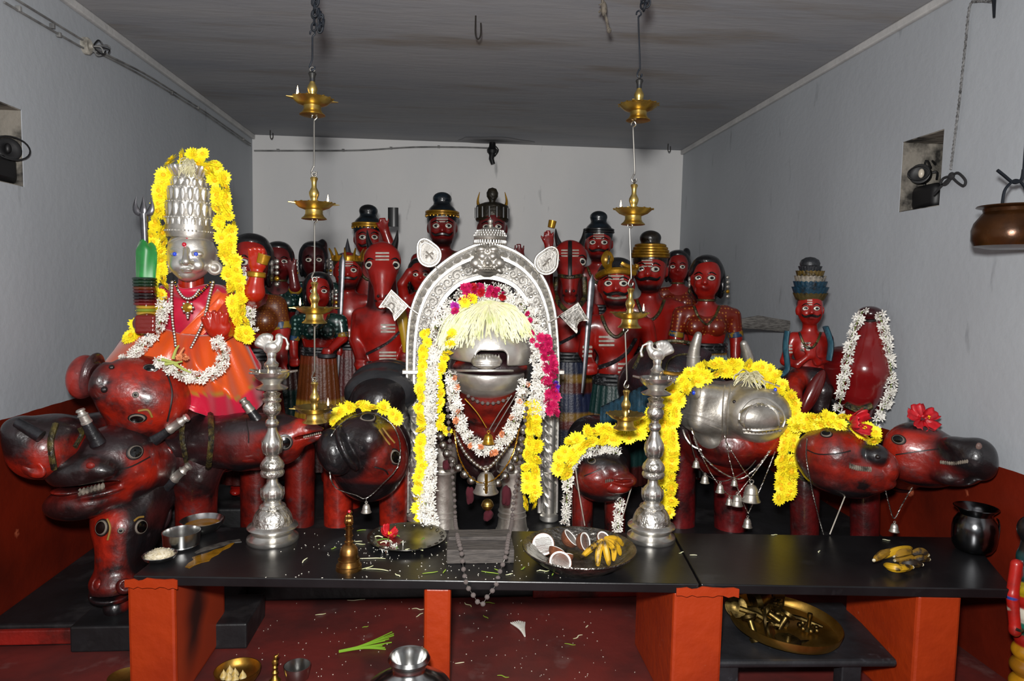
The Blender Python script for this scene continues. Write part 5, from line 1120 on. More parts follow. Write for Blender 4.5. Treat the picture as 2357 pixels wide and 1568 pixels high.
def dress(t, s, cx, cy, w, Y, hair, dx):
    u = U(Y); c3 = lambda x, y, d=0: PY(cx+x*w, cy+y*w, Y+d*w*u)
    h = Sculpt(Y, .05*w*u, 1.5); E = lambda x, y, d, a, b_, c, col, **k: h.ell(cx+x*w, cy+y*w, d*w, a*w, b_*w, c*w, col, **k)
    vox = max(.006, .055*w*u)
    if hair in ('bun', 'gold_turban', 'bun2'):
        col = '#12202a' if hair != 'gold_turban' else '#3a2c10'
        E(0, -.36, .08, .55, .60, .50, col); E(0, -.82, .1, .30, .32, .22, col, k=.05*w); E(0, -1.0, .1, .34, .34, .24, col if hair != 'gold_turban' else '#241c10', k=.04*w); E(0, -.02, .3, .54, .5, .5, col, k=.1*w)
        h.build('hair', HAIR, t, vox=vox)
        for k in range(2 if hair != 'gold_turban' else 5):
            yy = -.42-.085*k; r = (.565-.012*k*k*.6)*w*u
            MB().tube([c3(0, yy, .06)+np.array([r*math.cos(a), 1.06*r*math.sin(a), 0]) for a in np.linspace(0, 2*PI, 36, False)], .05*w*u, 6, close=True).build('head_band', GOLD if (hair != 'bun2') else HAIRB, t)
        if hair == 'bun':
            for i in range(24): a = 2*PI*i/24; MB().ball(c3(0, -.36, .06)+np.array([.575*w*u*math.cos(a), .61*w*u*math.sin(a), 0]), .035*w*u, 6, 4).build('head_bead', GOLD, t)
    elif hair in ('long', 'longr', 'veil'):
        col = '#0d0d10' if hair != 'veil' else '#15151a'
        E(0, -.22, .2, .60, .58, .60, col); E(-.06, .1, .38, .56, .42, .7, col, k=.15*w); h.cap((cx, cy+.2*w, .45*w), (cx, cy+1.7*w, .55*w), .38*w, .22*w, col, k=.2*w); E(0, -.60, .05, .42, .42, .2, col, k=.1*w)
        for sg in ((1,) if hair == 'longr' else (-1, 1)): E(sg*.50, .15, .12, .13, .26, .55, col, k=.06*w)
        if hair == 'veil': E(.38, -.62, .3, .2, .3, .3, col, k=.1*w)
        h.build('hair', HAIR, t, vox=vox)
        for sg in (-1, 1):
            for k, (yy, rr_) in enumerate(((.02, .10), (.2, .12), (.42, .10))):
                MB().ball(c3(sg*.58, yy, -.02), (.05*w*u, .07*w*u, rr_*w*u), 8, 6).build('ear_ornament', SILVW if k < 2 else BEADD, t)
        for k in range(5): MB().ball(c3(.72, -.05+.16*k, .22), (.07*w*u, .05*w*u, .07*w*u), 8, 6).build('hair_jewel', SILVW if k != 3 else GOLD, t)
        MB().tube([c3(0, .72, .06)+np.array([.30*w*u*math.cos(a), .30*w*u*math.sin(a), 0]) for a in np.linspace(0, 2*PI, 24, False)], .045*w*u, 6, close=True).build('choker', BEADD, t)
    elif hair == 'lobed_crown':
        E(0, -.30, .1, .54, .58, .42, '#3a2a10'); h.build('cap', HAIR, t, vox=vox)
        MB().lathe([(.50*w*u, -.1*w*u), (.58*w*u, -.08*w*u), (.56*w*u, .06*w*u), (.58*w*u, .12*w*u), (.52*w*u, .14*w*u)], 36, c3(0, -.45, .05)).build('crown_band', GOLD, t)
        for i in range(11):
            a = 2*PI*i/11+PI/2; p = c3(0, -.42, .05); d = np.array([math.cos(a), -math.sin(a), 0]); MB().tube(spline([p+d*.54*w*u, p+d*.60*w*u+np.array([0, 0, .22*w*u]), p+d*.70*w*u+np.array([0, 0, .42*w*u])], 8), [x*w*u for x in np.linspace(.12, .04, 9)], 8, flat=.6).build('crown_lobe', GOLD, t)
        MB().tube([c3(0, -.7, .05), c3(0, -1.25, .05)], [.14*w*u, .01*w*u], 10).build('crown_spike', mat('spike_dark', '#2a2a30', .4), t)
    elif hair == 'horned_crown':
        MB().lathe([(.0, -.2*w*u), (.57*w*u, -.2*w*u), (.60*w*u, -.12*w*u), (.56*w*u, -.08*w*u), (.58*w*u, .32*w*u), (.55*w*u, .36*w*u), (.3*w*u, .46*w*u), (0, .50*w*u)], 36, c3(0, -.42, .08)).build('crown', mat('crown_dark_gold', '#2e2617', .4, .3, color2='#171512', nscale=9, bump=.5, bscale=60), t)
        for k in range(14): a = 2*PI*k/14; MB().tube([c3(0, -.42+q, .08)+np.array([.59*w*u*math.cos(a), .59*w*u*math.sin(a), 0]) for q in (.1, -.28)], .035*w*u, 6).build('crown_rib', HAIRB, t)
        for sg in (-1, 1): MB().tube(spline([c3(sg*.46, -.70, .05), c3(sg*.52, -.95, .05), c3(sg*.45, -1.28, .05)], 8), [x*w*u for x in np.linspace(.13, .015, 9)], 10, flat=.6).build('crown_horn', GOLD, t)
        MB().lathe([(r*w*u, z*w*u) for r, z in ((.1, 0), (.12, .1), (.2, .22), (.21, .36), (.14, .5), (0, .55))], 18, c3(0, -.88, .02)).build('crown_knob', MATS['crown_dark_gold'], t)
    elif hair == 'snake_turban':
        E(0, -.32, .08, .56, .60, .42, '#15171a'); E(.05, -.55, .05, .42, .45, .26, '#191b20', k=.1*w); h.build('cap', HAIR, t, vox=vox)
        h.line([(cx-.58*w, cy-.22*w), (cx-.3*w, cy-.36*w), (cx+.1*w, cy-.40*w), (cx+.5*w, cy-.34*w)], .10*w, 'snake_coil', GOLD, t, n=18, lift=.3)
        h.line([(cx+.5*w, cy-.34*w), (cx+.62*w, cy-.55*w), (cx+.40*w, cy-.50*w), (cx+.15*w, cy-.62*w)], .07*w, 'snake_tail', GOLD, t, n=14, lift=.3)
        P = spline([c3(-.20, -.42, -.52), c3(-.26, -.66, -.62), c3(-.22, -.86, -.60), c3(-.16, -.95, -.56)], 12); MB().tube(P, [x*w*u for x in (.09, .1, .12, .15, .17, .19, .19, .18, .17, .15, .13, .09, .04)][:len(P)], 12, flat=.5, up=(0, 1, 0)).build('snake_hood', GOLD, t)
        MB().tube([c3(-.24, -.6, -.70), c3(-.2, -.85, -.70)], .04*w*u, 6).build('hood_stripe', BEADD, t)
    elif hair == 'tiered_crown':
        tc_ = [('#4a3f22', .54, .64, -.62), ('#17384a', .62, .68, -.86), ('#17384a', .58, .62, -1.08), ('#8d8578', .54, .58, -1.30), ('#5d4a1c', .48, .52, -1.5), ('#2a2c30', .36, .42, -1.68)]
        E(0, -.2, .2, .52, .5, .5, '#0d0d10'); h.build('hair', HAIR, t, vox=vox)
        for k, (cc, r0, r1, y) in enumerate(tc_):
            mb = MB(); seg = 120; vs = []; fs = []; c = c3(0, y+.26, .1)
            for j in range(5):
                v = j/4
                for i in range(seg): a = 2*PI*i/seg; lob = abs(math.cos(a*11)); r = (r0+(r1-r0)*v+.05*lob*v)*w*u; vs.append(c+np.array([r*math.cos(a), r*math.sin(a), (.30*v-.05*(1-lob)*v)*w*u]))
            vs.append(c+np.array([0, 0, .22*w*u]))
            for j in range(4):
                for i in range(seg): q = (i+1) % seg; fs.append((j*seg+i, j*seg+q, (j+1)*seg+q, (j+1)*seg+i))
            fs += [(4*seg+i, 4*seg+(i+1) % seg, 5*seg) for i in range(seg)]
            mb.add(vs, fs).build('crown_tier', mat('crown_tier_%d' % k, cc, .4, .15, color2='#16181a', nscale=26, lo=.5, hi=.7, bump=.3, bscale=60), t, sharp=60)
        MB().lathe([(r*w*u, z*w*u) for r, z in ((.38, 0), (.40, .1), (.34, .24), (.18, .34), (0, .37))], 24, c3(0, -1.72, .1)).build('crown_dome', MATS['crown_tier_5'], t)
def held(t, Y, pts, r, name, m, d=0, flat=1.0): u = U(Y); return MB().tube([PY(a, b_, Y+d*u) for a, b_ in pts], [x*u for x in r] if hasattr(r, '__len__') else r*u, 10, flat=flat, up=(0, 1, 0)).build(name, m, t)
DK = '#5c1012'
DARM = lambda sg: ([(sg*.88, 1.2, .1, .25), (sg*1.05, 2.0, .15, .21), (sg*1.0, 2.75, -.1, .16)], 'fist')
t, s = figure('goddess_figure', 'large woman figure with ochre patterned sleeve half hidden behind the goddess', (578, 606, 82), 4.25, .30, hair='longr', sex='f', blouse=ORN, neck=False, arms=[([(.72, 1.2, .1, .25), (.86, 1.9, .0, .22), (.84, 2.6, -.35, .17)], 'open'), DARM(-1)], skirt=[(.2, '#3a1a10'), (.5, '#6a1c10'), (.56, '#15203a'), (.62, '#8a6a1a'), (1, '#3a0f0c')], waist=2.5)
t, s = figure('woman_figure', 'shadowed woman figure with raised hand beside the ochre-sleeved woman', (641, 604, 58), 5.0, .30, skin='#5a1112', hair='long', sex='f', neck=False, arms=[DARM(-1), ([(.7, 1.3, .1, .25), (.66, 1.0, -.35, .2), (.56, .35, -.4, .16)], 'open')], skirt=[(.5, '#2a1210'), (1, '#0f2724')], blouse=DOTG)  # skin colours of the rear figures are darkened to stand for distance and shadow
t, s = figure('woman_figure', 'dark-faced woman figure with smooth long hair standing at the rear left', (722, 600, 54), 5.3, .62, skin='#3c0f12', hair='veil', sex='f', neck=False, skirt=[(1, '#24100f')], blouse=DOTG)
t, s = figure('woman_figure', 'woman figure in a green dotted blouse and ochre skirt behind the left lamps', (733, 672, 56), 4.55, .30, skin='#96170f', hair='long', sex='f', neck=True, blouse=DOTG, skirt=[(.12, '#6a2a10'), (.40, '#5d2c0c'), (.46, '#8f6a1c'), (.52, '#182848'), (.58, '#8f6a1c'), (.7, '#4a1410'), (1, '#33100e')], waist=2.4, arms=[DARM(-1), ([(.9, 1.2, .1, .25), (1.0, 1.9, .0, .2), (.45, 2.4, -.5, .16)], 'fist')])
held(t, 4.55, [(752, 815), (752, 822)], [20, 20], 'hand_disc', mat('grey_disc', '#2c2e33', .5), -45)
t, s = figure('man_figure', 'moustached man figure in a lobed golden crown holding an upright sword', (800, 624, 60), 4.95, .30, hair='lobed_crown', mous=True, marks=((-.2, .2, -.38),), arms=[([(-.88, 1.2, .1, .25), (-1.0, 2.1, .0, .21), (-.48, 2.95, -.55, .17)], 'fist'), DARM(1)], neck=False, skirt=[(.1, '#5a1412'), (.45, '#4a0f10'), (.55, '#7a5a1c'), (1, '#3a0d0d')], waist=2.8, beard=True)
held(t, 4.95, [(776, 872), (778, 830), (788, 600), (789, 585)], [3, 5, 7, 1], 'sword_blade', IRN, -46, .35)
t, s = figure('man_figure', 'tall man figure with blue-black topknot behind the left horse-headed figure', (848, 548, 62), 5.72, .62, skin='#8a1610', hair='bun', mous=True, arms=[DARM(-1), ([(.88, 1.2, .1, .25), (.95, .7, -.3, .2), (.62, -.25, -.4, .17)], 'open')], skirt=[(1, '#2a0f10')])
held(t, 5.72, [(905, 478), (905, 522)], [12, 12], 'held_disc', HAIRB, -28, .4)
t, s = figure('woman_figure', 'young woman figure peeping out left of the silver arch', (968, 634, 50), 4.95, .30, hair='long', sex='f', neck=False, skirt=[(1, '#3a1010')], arms=[([(-.75, 1.1, .1, .25), (-.85, .4, -.1, .22), (-.5, -.15, -.2, .2)], None), DARM(1)])
t, s = figure('man_figure', 'stern bearded man figure with dark blue topknot left of the arch top', (1018, 522, 64), 5.62, .62, skin='#74120f', hair='bun', mous=True, beard=True, marks=((-.2, .2, -.36),), skirt=[(1, '#2a0f10')])
t, s = figure('man_figure', 'man figure in a dark crown with two horns and a central knob above the arch', (1133, 524, 64), 5.3, .62, skin='#5c1012', hair='horned_crown', mous=True, beard=True, arms=[DARM(-1), ([(.88, 1.2, .1, .25), (1.1, 1.7, -.2, .2), (1.0, 1.1, -.4, .17)], 'open')], skirt=[(1, '#2a0f10')])
t, s = figure('man_figure', 'bearded man figure with dark blue topknot right behind the right horse head', (1378, 560, 60), 5.3, .62, skin='#8a1610', hair='bun2', mous=True, beard=True, marks=((-.2, .2, -.36),), skirt=[(1, '#2a0f10')])
t, s = figure('man_figure', 'toothy moustached man figure in a golden snake turban holding a sword', (1418, 655, 78), 4.42, .30, hair='snake_turban', mous=True, beard=True, marks=((-.22, .22, -.34), (-.5, -.05, 1.55, .04, .12), (.05, .45, 2.35, .04, .12), (-.98, -.72, 1.85, .05, .13)), waist=2.75, arms=[([(-.80, 1.25, .1, .25), (-.90, 2.0, .0, .21), (-.78, 2.35, -.4, .17)], 'fist'), DARM(1)], sash=[(.55, 1.6), (.3, 2.0), (-.1, 2.3), (-.5, 2.45)], skirt=[(.04, '#22242a'), (.34, '#0d2e2c'), (.40, '#8a5a1c'), (.48, '#6a1c14'), (.54, '#8a5a1c'), (.8, '#12302e'), (1, '#3a1210')])
s.line([(1398, 682), (1416, 686), (1440, 684)], 3.4, 'teeth', TEETH, t, n=8)
held(t, 4.42, [(1340, 905), (1346, 850), (1362, 650), (1364, 632)], [3, 5, 8, 1], 'sword_blade', IRN, -55, .35)
t, s = figure('man_figure', 'bearded man figure in a ribbed gold turban with topknot, head turned right', (1497, 622, 74), 5.02, .30, hair='gold_turban', mous=True, beard=True, dx=-.06, marks=((-.26, .06, -.30), (-.45, -.1, 1.5, .04, .1)), skirt=[(1, '#2a0f10')])
t, s = figure('woman_figure', 'small-faced woman figure in a peaked dark veil at the rear right', (1560, 616, 50), 5.3, .62, skin='#7c1410', hair='veil', sex='f', neck=False, skirt=[(1, '#2a1210')], blouse=DOTO)
t, s = figure('woman_figure', 'large woman figure in a rust flowered blouse at the right of the rear row', (1626, 642, 68), 4.6, .30, hair='longr', sex='f', blouse=DOTO, dx=-.04, waist=2.3, arms=[DARM(-1), ([(.9, 1.25, .1, .25), (1.0, 2.0, .1, .21), (.98, 2.8, -.05, .17)], 'fist')], skirt=[(.06, '#7a5a1c'), (.14, '#7d9aa0'), (.2, '#8a5a1c'), (.5, '#4a1410'), (1, '#2a0f10')])
held(t, 4.6, [(1702, 745), (1745, 742), (1815, 752)], [12, 17, 15], 'wooden_arm_guard', mat('grey_wood', '#6b6864', .8, color2='#3d3a38', nscale=14, stretch=(2, 2, 12), bump=.3), 10, .5)
# horse-headed figures
def horse(label, cx, cy, Y, sk, bridle, marks, arms, skirt, sc=1.0, w=72):
    t, s = None, None; u = U(Y); p0 = PY(cx, cy, Y); t = thing('horse_headed_figure', label, 'statue', (p0[0], Y, .30), 'painted wooden figures behind the mounts'); pyb = cy+(p0[2]-.30)/u
    h = Sculpt(Y, .05*w*u, 1.5)
    h.ell(cx, cy-.18*w, 0, .60*w, .55*w, .60*w, sk); h.ell(cx, cy+.25*w, -.25*w, .44*w, .45*w, .5*w, sk, k=.2*w); h.cap((cx, cy+.3*w, -.45*w), (cx, cy+1.05*w, -.66*w), .34*w, .25*w, sk, k=.2*w); h.ell(cx, cy+1.24*w, -.60*w, .23*w, .24*w, .2*w, sk, k=.05*w)
    for sg in (-1, 1): h.ell(cx+sg*.12*w, cy+1.05*w, -.90*w, .05*w, .08*w, .07*w, '#2a0a0a', op='s', k=.04*w)
    h.ell(cx, cy+1.17*w, -.85*w, .26*w, .2*w, .02*w, '#2a0a0a', op='s', k=.02*w)
    h.cap((cx, cy+.2*w, .25*w), (cx, cy+1.3*w, .22*w), .42*w, .5*w, '#3a0c0d', k=.1*w); h.cap((cx-.62*w, cy+1.7*w, .12*w), (cx+.62*w, cy+1.7*w, .12*w), .32*w, .32*w, sk, k=.2*w); h.ell(cx, cy+2.1*w, .08*w, .78*w, .5*w, .8*w, sk, k=.2*w); h.ell(cx, cy+2.9*w, .1*w, .66*w, .45*w, .6*w, sk, k=.2*w)
    for sg in (-1, 1): h.cap((cx+sg*.32*w, cy+3.3*w, .1*w), (cx+sg*.34*w, pyb-.12*w, .1*w), .30*w, .22*w, DK); h.ell(cx+sg*.36*w, pyb-.1*w, -.12*w, .2*w, .42*w, .12*w, sk, k=.1*w)
    for ch, hk in arms:
        P = [(cx+a*w, cy+b_*w, c*w, r*w) for a, b_, c, r in ch]; h.chain(P, sk, k=.08*w)
        if hk: e = P[-1]; q = P[-2]; hand(h, (e[0], e[1]+(.15 if e[1] > q[1] else -.15)*w, e[2]), .2*w, hk, sk)
    h.build('body', PAINT, t, vox=max(.0075, .06*w*u))
    for sg in (-1, 1):
        eye(h, cx+sg*.42*w, cy-.02*w, .17*w, t, .8, 0, ME_EYEP, face=.5)
        P = spline([h.p(cx+sg*.36*w, cy-.55*w, .1*w), h.p(cx+sg*.46*w, cy-.85*w, .1*w), h.p(cx+sg*.50*w, cy-1.18*w, .1*w)], 10); MB().tube(P, [x*w*u for x in np.linspace(.24, .015, len(P))], 10, flat=.6).build('ear', HAIRB, t)
    h.line([(cx-.24*w, cy+1.14*w), (cx, cy+1.18*w), (cx+.24*w, cy+1.14*w)], .03*w, 'mouth_line', EYER, t, n=8)
    for sg in (-1, 1): MB().ball(h.hit(cx+sg*.13*w, cy+1.0*w)[0], .05*w*u, 8, 6).build('nostril', EYER, t); h.line([(cx+sg*.28*w, cy-.2*w), (cx+sg*.45*w, cy-.24*w), (cx+sg*.56*w, cy-.1*w)], .03*w, 'brow', EYEB, t, taper=True, n=8)
    for mk in marks:
        x0, x1, y, r, sp = mk
        for i in range(3): h.line([(cx+x0*w, cy+(y+i*sp)*w), (cx+x1*w, cy+(y+i*sp)*w)], r*w, 'ash_mark', WHT, t, n=8, lift=-.2)
    if bridle:
        h.line([(cx, cy-.7*w), (cx, cy-.2*w), (cx, cy+.48*w)], .08*w, 'bridle_strap', HAIRB, t, n=16, flat=.6); h.line([(cx-.36*w, cy+.46*w), (cx, cy+.52*w), (cx+.36*w, cy+.46*w)], .07*w, 'nose_band', BEADD, t, n=12)
        h.line([(cx-.48*w, cy+.5*w), (cx-.45*w, cy+1.3*w), (cx, cy+1.75*w), (cx+.45*w, cy+1.3*w), (cx+.48*w, cy+.5*w)], .10*w, 'bead_garland', BEADD, t, n=24)
    h.line([(cx+.7*w, cy+2.0*w), (cx+.2*w, cy+2.5*w), (cx-.5*w, cy+2.9*w)], .09*w, 'sash', BELT, t, n=16, flat=.5)
    skirt_mesh(t, cx, cy+3.25*w, w, Y, pyb, skirt, 1.05); return t, h
t, h = horse('red horse-headed figure with white brow marks, left of the arch', 880, 612, 4.5, '#98170f', False, ((-.22, .22, -.42, .035, .11), (-.05, .42, 1.95, .04, .11), (-.1, .45, 2.85, .04, .11)), [([(-.75, 1.65, .1, .26), (-.85, 2.5, .1, .22), (-.7, 3.1, -.3, .17)], 'fist'), ([(.78, 1.65, .1, .26), (.9, 2.5, .1, .22), (.78, 2.9, -.2, .17)], 'fist')], [(.2, '#2a1012'), (1, '#3a0d0d')], w=70)
held(t, 4.5, [(935, 842), (934, 790), (926, 735), (922, 690)], [4, 10, 13, 5], 'yellow_club', mat('yellow_club', '#b08a1c', .4, coat=.3), -20)
t, h = horse('dark red horse-headed figure with black bridle, right of the arch', 1312, 604, 4.86, '#8a1510', True, ((-.3, -.08, -.42, .03, .1), (.08, .3, -.42, .03, .1)), [([(-.62, 1.6, .15, .24), (-.78, .9, .1, .2), (-.74, -.6, .1, .14)], 'open'), ([(.75, 1.65, .1, .26), (.85, 2.5, .1, .22), (.7, 3.1, -.3, .17)], 'fist')], [(.16, '#1a2138'), (.24, '#7a5a1c'), (.34, '#4a1c14'), (.52, '#1c2440'), (.58, '#7a5a1c'), (.66, '#5a1c14'), (1, '#161c30')], w=66)
MB().lathe([(0, -.02), (.025, -.02), (.028, .03), (0, .03)], 14, PY(1270, 518, 4.82), (.2, 0, 1)).build('held_drum', GOLD, t)
# seated crowned figure on the camel mount and the tall pear-shaped bird breast beside it
t = thing('seated_figure', 'seated moustached figure with a tiered blue and gold crown, hands folded', 'statue', PY(1850, 945, 3.62)); Y = 3.62; u = U(Y)
bpre = [o.name for o in COL.objects]
cx, cy, w = 1864, 712, 58
t2_, s = figure('crowned_figure', 'seated moustached figure in a tiered blue and gold crown with hands folded at its chest', (cx, cy, w), 3.62, .95, hair='tiered_crown', mous=True, dx=.06, marks=((-.1, .1, -.36), (-.35, .0, 1.35, .05, .13), (-.95, -.7, 1.45, .05, .13)), waist=2.6, legs=False, neck=True,
    arms=[([(-.72, 1.25, .1, .24), (-.98, 2.05, .0, .19), (-.5, 2.2, -.42, .15), (-.05, 1.85, -.62, .13)], 'open'), ([(.68, 1.25, .1, .24), (.72, 1.95, .0, .18), (.3, 2.1, -.45, .15), (.12, 1.85, -.6, .13)], 'open')], group='carved riders', vpx=2.6)
bpy.data.objects.remove(t)
lg = Sculpt(3.62, .012, 3); lg.ell(1856, 868, 0, 45, 40, 30, '#15161a'); lg.chain([(1835, 870, -10, 24), (1822, 905, -60, 22), (1832, 945, -60, 18)], RED); lg.chain([(1880, 868, -10, 24), (1895, 900, -60, 22), (1888, 940, -60, 18)], DRK2); lg.cap((1815, 890, 40), (1880, 955, 60), 50, 50, DRK)
lg.build('legs', LACQ, t2_, vpx=3)
BLS = mat('teal_stole', '#1d4656', .45, color2='#35606e', nscale=20, stretch=(6, 1, 1), bump=.2)
for q in ([(1812, 762), (1808, 800), (1812, 850), (1790, 868)], [(1900, 752), (1912, 790), (1908, 830)]): MB().tube(spline([PY(a, b_, 3.56) for a, b_ in q], 16), 11*u, 8, flat=.5).build('stole', BLS, t2_)
bd = thing('bird_mount', 'tall glossy red pear-shaped bird mount with jasmine strings over its neck', 'statue', PY(1975, 960, 3.50)); s = Sculpt(3.5, .02, 8)
s.chain([(2003, 735, 10, 30), (2001, 790, 0, 40), (1990, 850, -10, 56), (1980, 900, 0, 48), (1975, 940, 10, 34)], '#741012'); s.ell(2003, 722, -4, 28, 30, 18, '#2a1014', k=8); s.ell(1940, 860, 60, 60, 70, 70, '#4a0f10', k=30); s.ell(1870, 905, -20, 18, 14, 62, '#5a1210', rot=25, k=6); s.ell(2025, 905, 30, 22, 40, 50, '#4a0f10', rot=15, k=10); s.cap((1975, 930, 40), (1960, 1010, 60), 40, 45, DRK)
s.build('body', mat('glossy_dark_red', attr=True, rough=.22, coat=.6, color2='#2a0d12', nscale=4, lo=.5, hi=.75, bump=.06, bscale=16), bd, vpx=3)
s.line([(1978, 733), (2002, 738), (2028, 733)], 4, 'neck_ring', HAIRB, bd, n=12); s.line([(1950, 930), (1975, 940), (2005, 932)], 9, 'tail_band', BEADD, bd, n=12)
# ------------------------------------------------------------------ things on the counter
def cpos(px, py, z=ZT): return PZ(px, py, z)
def lath(B, prof, parent, name, m, seg=36, axis=(0, 0, 1)): u = U(B[1]); return MB().lathe([(r*u, h*u) for r, h in prof], seg, B, axis).build(name, m, parent)
LSV = mat('lamp_silver', '#dedbd4', .27, .95, color2='#c4c0b8', nscale=9, bump=.08, bscale=50)
ENG = mat('engraved_silver', '#d8d4cc', .34, .95, color2='#8f8a80', nscale=30, lo=.48, hi=.62, bump=.6, bscale=70)
def bird_finial(t, B, u, sg):
    k = Sculpt(B[1], .006); cx, cy = proj(B); P = lambda x, y: (cx+sg*x, cy-y)
    x, y = P(2, 14); k.ell(x, y, 0, 20, 12, 15, None, rot=-18*sg); x, y = P(16, 26); k.ell(x, y, 0, 9, 8, 13, None, rot=25*sg, k=5); x, y = P(17, 39); k.ell(x, y, 0, 8, 7, 8, None, k=3)
    a = P(23, 40); b_ = P(33, 35); c = P(38, 22); k.cap((a[0], a[1], 0), (b_[0], b_[1], 0), 3.5, 2.2, None, k=2); k.cap((b_[0], b_[1], 0), (c[0], c[1], 0), 2.2, 3.2, None, k=2); d = P(36, 12); k.cap((c[0], c[1], 0), (d[0], d[1], 0), 2.5, 4, None, k=2)
    for i in range(6):
        q0 = P(-10, 12); ang = math.radians(66+19*i); q1 = P(-12+20*math.cos(ang), 16+24*math.sin(ang)); k.cap((q0[0], q0[1], 0), (q1[0], q1[1], 0), 5, 8, None, k=2)
    for s2 in (-1, 1): x, y = P(-1, 16); k.ell(x, y, s2*10, 13, 4, 9, None, k=2)
    x, y = P(0, 0); k.cap((x, y+6, 0), (x, y-6, 0), 9, 6, None, k=3)
    k.build('bird_finial', SILV, t, vpx=1.5)
def silver_lamp(px, py, label, sg, flame):
    B = cpos(px, py); u = U(B[1]); t = thing('silver_oil_lamp', label, 'oil lamp', B, 'silver oil lamps on the counter')
    H = lambda y: 1255-y
    lath(B, [(0, 0), (56, 0), (58, 4), (57, 10), (50, 14), (46, 20), (48, 26), (54, 30), (57, 34), (55, 37), (48, 40), (46, 42)], t, 'base', LSV, 48)
    lath(B, [(46, 42), (45, 46), (42, 58), (37, 68), (31, 75), (28, 77), (30, 80), (28, 84), (22, 87)], t, 'lotus_foot', ENG, 40)
    for i in range(16): a = 2*PI*i/16; inst('petal', ME_LEAF, t, B+np.array([44*u*math.cos(a), 44*u*math.sin(a), 45*u]), (Matrix(np.stack([np.array([-math.sin(a), math.cos(a), 0]), np.array([-.42*math.cos(a), -.42*math.sin(a), .9]), np.array([.9*math.cos(a), .9*math.sin(a), .42])], 1).tolist())).to_euler(), (15*u, 28*u, 8*u))
    lath(B, [(22, 87), (19, 92), (25, 102), (27, 112), (25, 122), (18, 130), (13, 136), (12, 146), (15, 149)], t, 'lower_bulb', LSV)
    for i in range(12): a = 2*PI*i/12; inst('petal', ME_LEAF, t, B+np.array([23*u*math.cos(a), 23*u*math.sin(a), 96*u]), (Matrix(np.stack([np.array([-math.sin(a), math.cos(a), 0]), np.array([.12*math.cos(a), .12*math.sin(a), .99]), np.array([.99*math.cos(a), .99*math.sin(a), -.12])], 1).tolist())).to_euler(), (13*u, 28*u, 6*u))
    lath(B, [(15, 149), (24, 152), (27, 158), (26, 163), (23, 166), (26, 170), (27, 176), (24, 184), (18, 192), (14, 198)], t, 'ring_knop', ENG)
    lath(B, [(14, 198), (21, 208), (24, 220), (22, 234), (16, 246), (11, 256), (10, 264), (14, 268), (15, 274), (13, 280), (9, 284), (9, 290)], t, 'vase', LSV)
    for i in range(10): a = 2*PI*i/10; inst('petal', ME_LEAF, t, B+np.array([20*u*math.cos(a), 20*u*math.sin(a), 204*u]), (Matrix(np.stack([np.array([-math.sin(a), math.cos(a), 0]), np.array([.1*math.cos(a), .1*math.sin(a), .99]), np.array([.99*math.cos(a), .99*math.sin(a), -.1])], 1).tolist())).to_euler(), (13*u, 30*u, 6*u))
    lath(B, [(9, 290), (17, 296), (20, 306), (19, 314), (15, 320), (20, 323), (21, 328), (16, 332), (17, 336), (20, 341), (12, 346), (11, 352)], t, 'upper_knop', ENG)
    lath(B, [(0, 350), (34, 352), (36, 355), (26, 360), (19, 364), (24, 370), (33, 376), (39, 384), (41, 392), (39, 393), (30, 384), (0, 380)], t, 'dish', LSV, 40)
    for k in range(5):
        a = 2*PI*k/5+.25; d = np.array([math.cos(a), math.sin(a), 0]); e = np.cross(d, (0, 0, 1.)); z = np.array([0, 0, 1.])
        o = B+z*392*u; MB().hexa([o+d*34*u-e*9*u-z*5*u, o+d*56*u-e*4*u-z*1*u, o+d*56*u+e*4*u-z*1*u, o+d*34*u+e*9*u-z*5*u, o+d*34*u-e*9*u, o+d*56*u-e*4.5*u+z*3*u, o+d*56*u+e*4.5*u+z*3*u, o+d*34*u+e*9*u]).build('spout', LSV, t, bevel=.001)
    MB().lathe([(0, 384*u), (33*u, 385*u), (34*u, 386*u)], 30, B).build('oil', mat('lamp_oil', '#3a1408', .1, coat=.5), t)
    lath(B, [(12, 378), (13, 388), (11, 394), (12, 400), (15, 404), (16, 410), (10, 416), (9, 424), (11, 430), (9, 436), (0, 437)], t, 'neck', LSV)
    bird_finial(t, B+np.array([0, 0, 432*u]), u, sg)
    for sx in flame: w_ = B+np.array([sx*24*u, -18*u, 386*u]); inst('wick', ME_WICK, t, w_); inst('flame', ME_FLAME, t, w_+np.array([0, 0, 2*u]), None, .45)
silver_lamp(628, 1244, 'engraved silver oil lamp with a bird finial at the left of the counter', 1, (-.9,))
silver_lamp(1498, 1241, 'engraved silver oil lamp with a bird finial at the right beside the bull', -1, (1,))
def bowl(px, py, prof, label, m=None, name='steel_bowl', seg=40):
    B = cpos(px, py); t = thing(name, label, 'bowl', B); lath(B, prof, t, 'shell', m or STEEL, seg); return t, B, U(B[1])
t, B, u = bowl(418, 1258, [(0, 0), (32, 0), (34, 2), (36, 4), (35, 6), (39, 8), (40, 28), (41, 36), (39, 36), (37, 28), (36, 8), (0, 6)], 'straight-sided empty steel bowl in front at the left end of the counter')
t, B, u = bowl(466, 1224, [(0, 0), (24, 0), (34, 6), (44, 18), (48, 28), (46, 29), (41, 20), (30, 10), (0, 7)], 'wider steel bowl of yellow oil behind the straight-sided one')
MB().lathe([(0, 0), (37*u, 0), (39*u, .5*u)], 30, B+np.array([0, 0, 17*u])).build('oil', mat('yellow_oil', '#8a5c0a', .08, coat=.6), t)
t, B, u = bowl(368, 1290, [(0, 0), (22, 0), (32, 6), (37, 14), (36, 15), (29, 9), (0, 4)], 'small steel bowl heaped with beaten rice flakes')
fl_ = MB(); rr = random.Random(2)
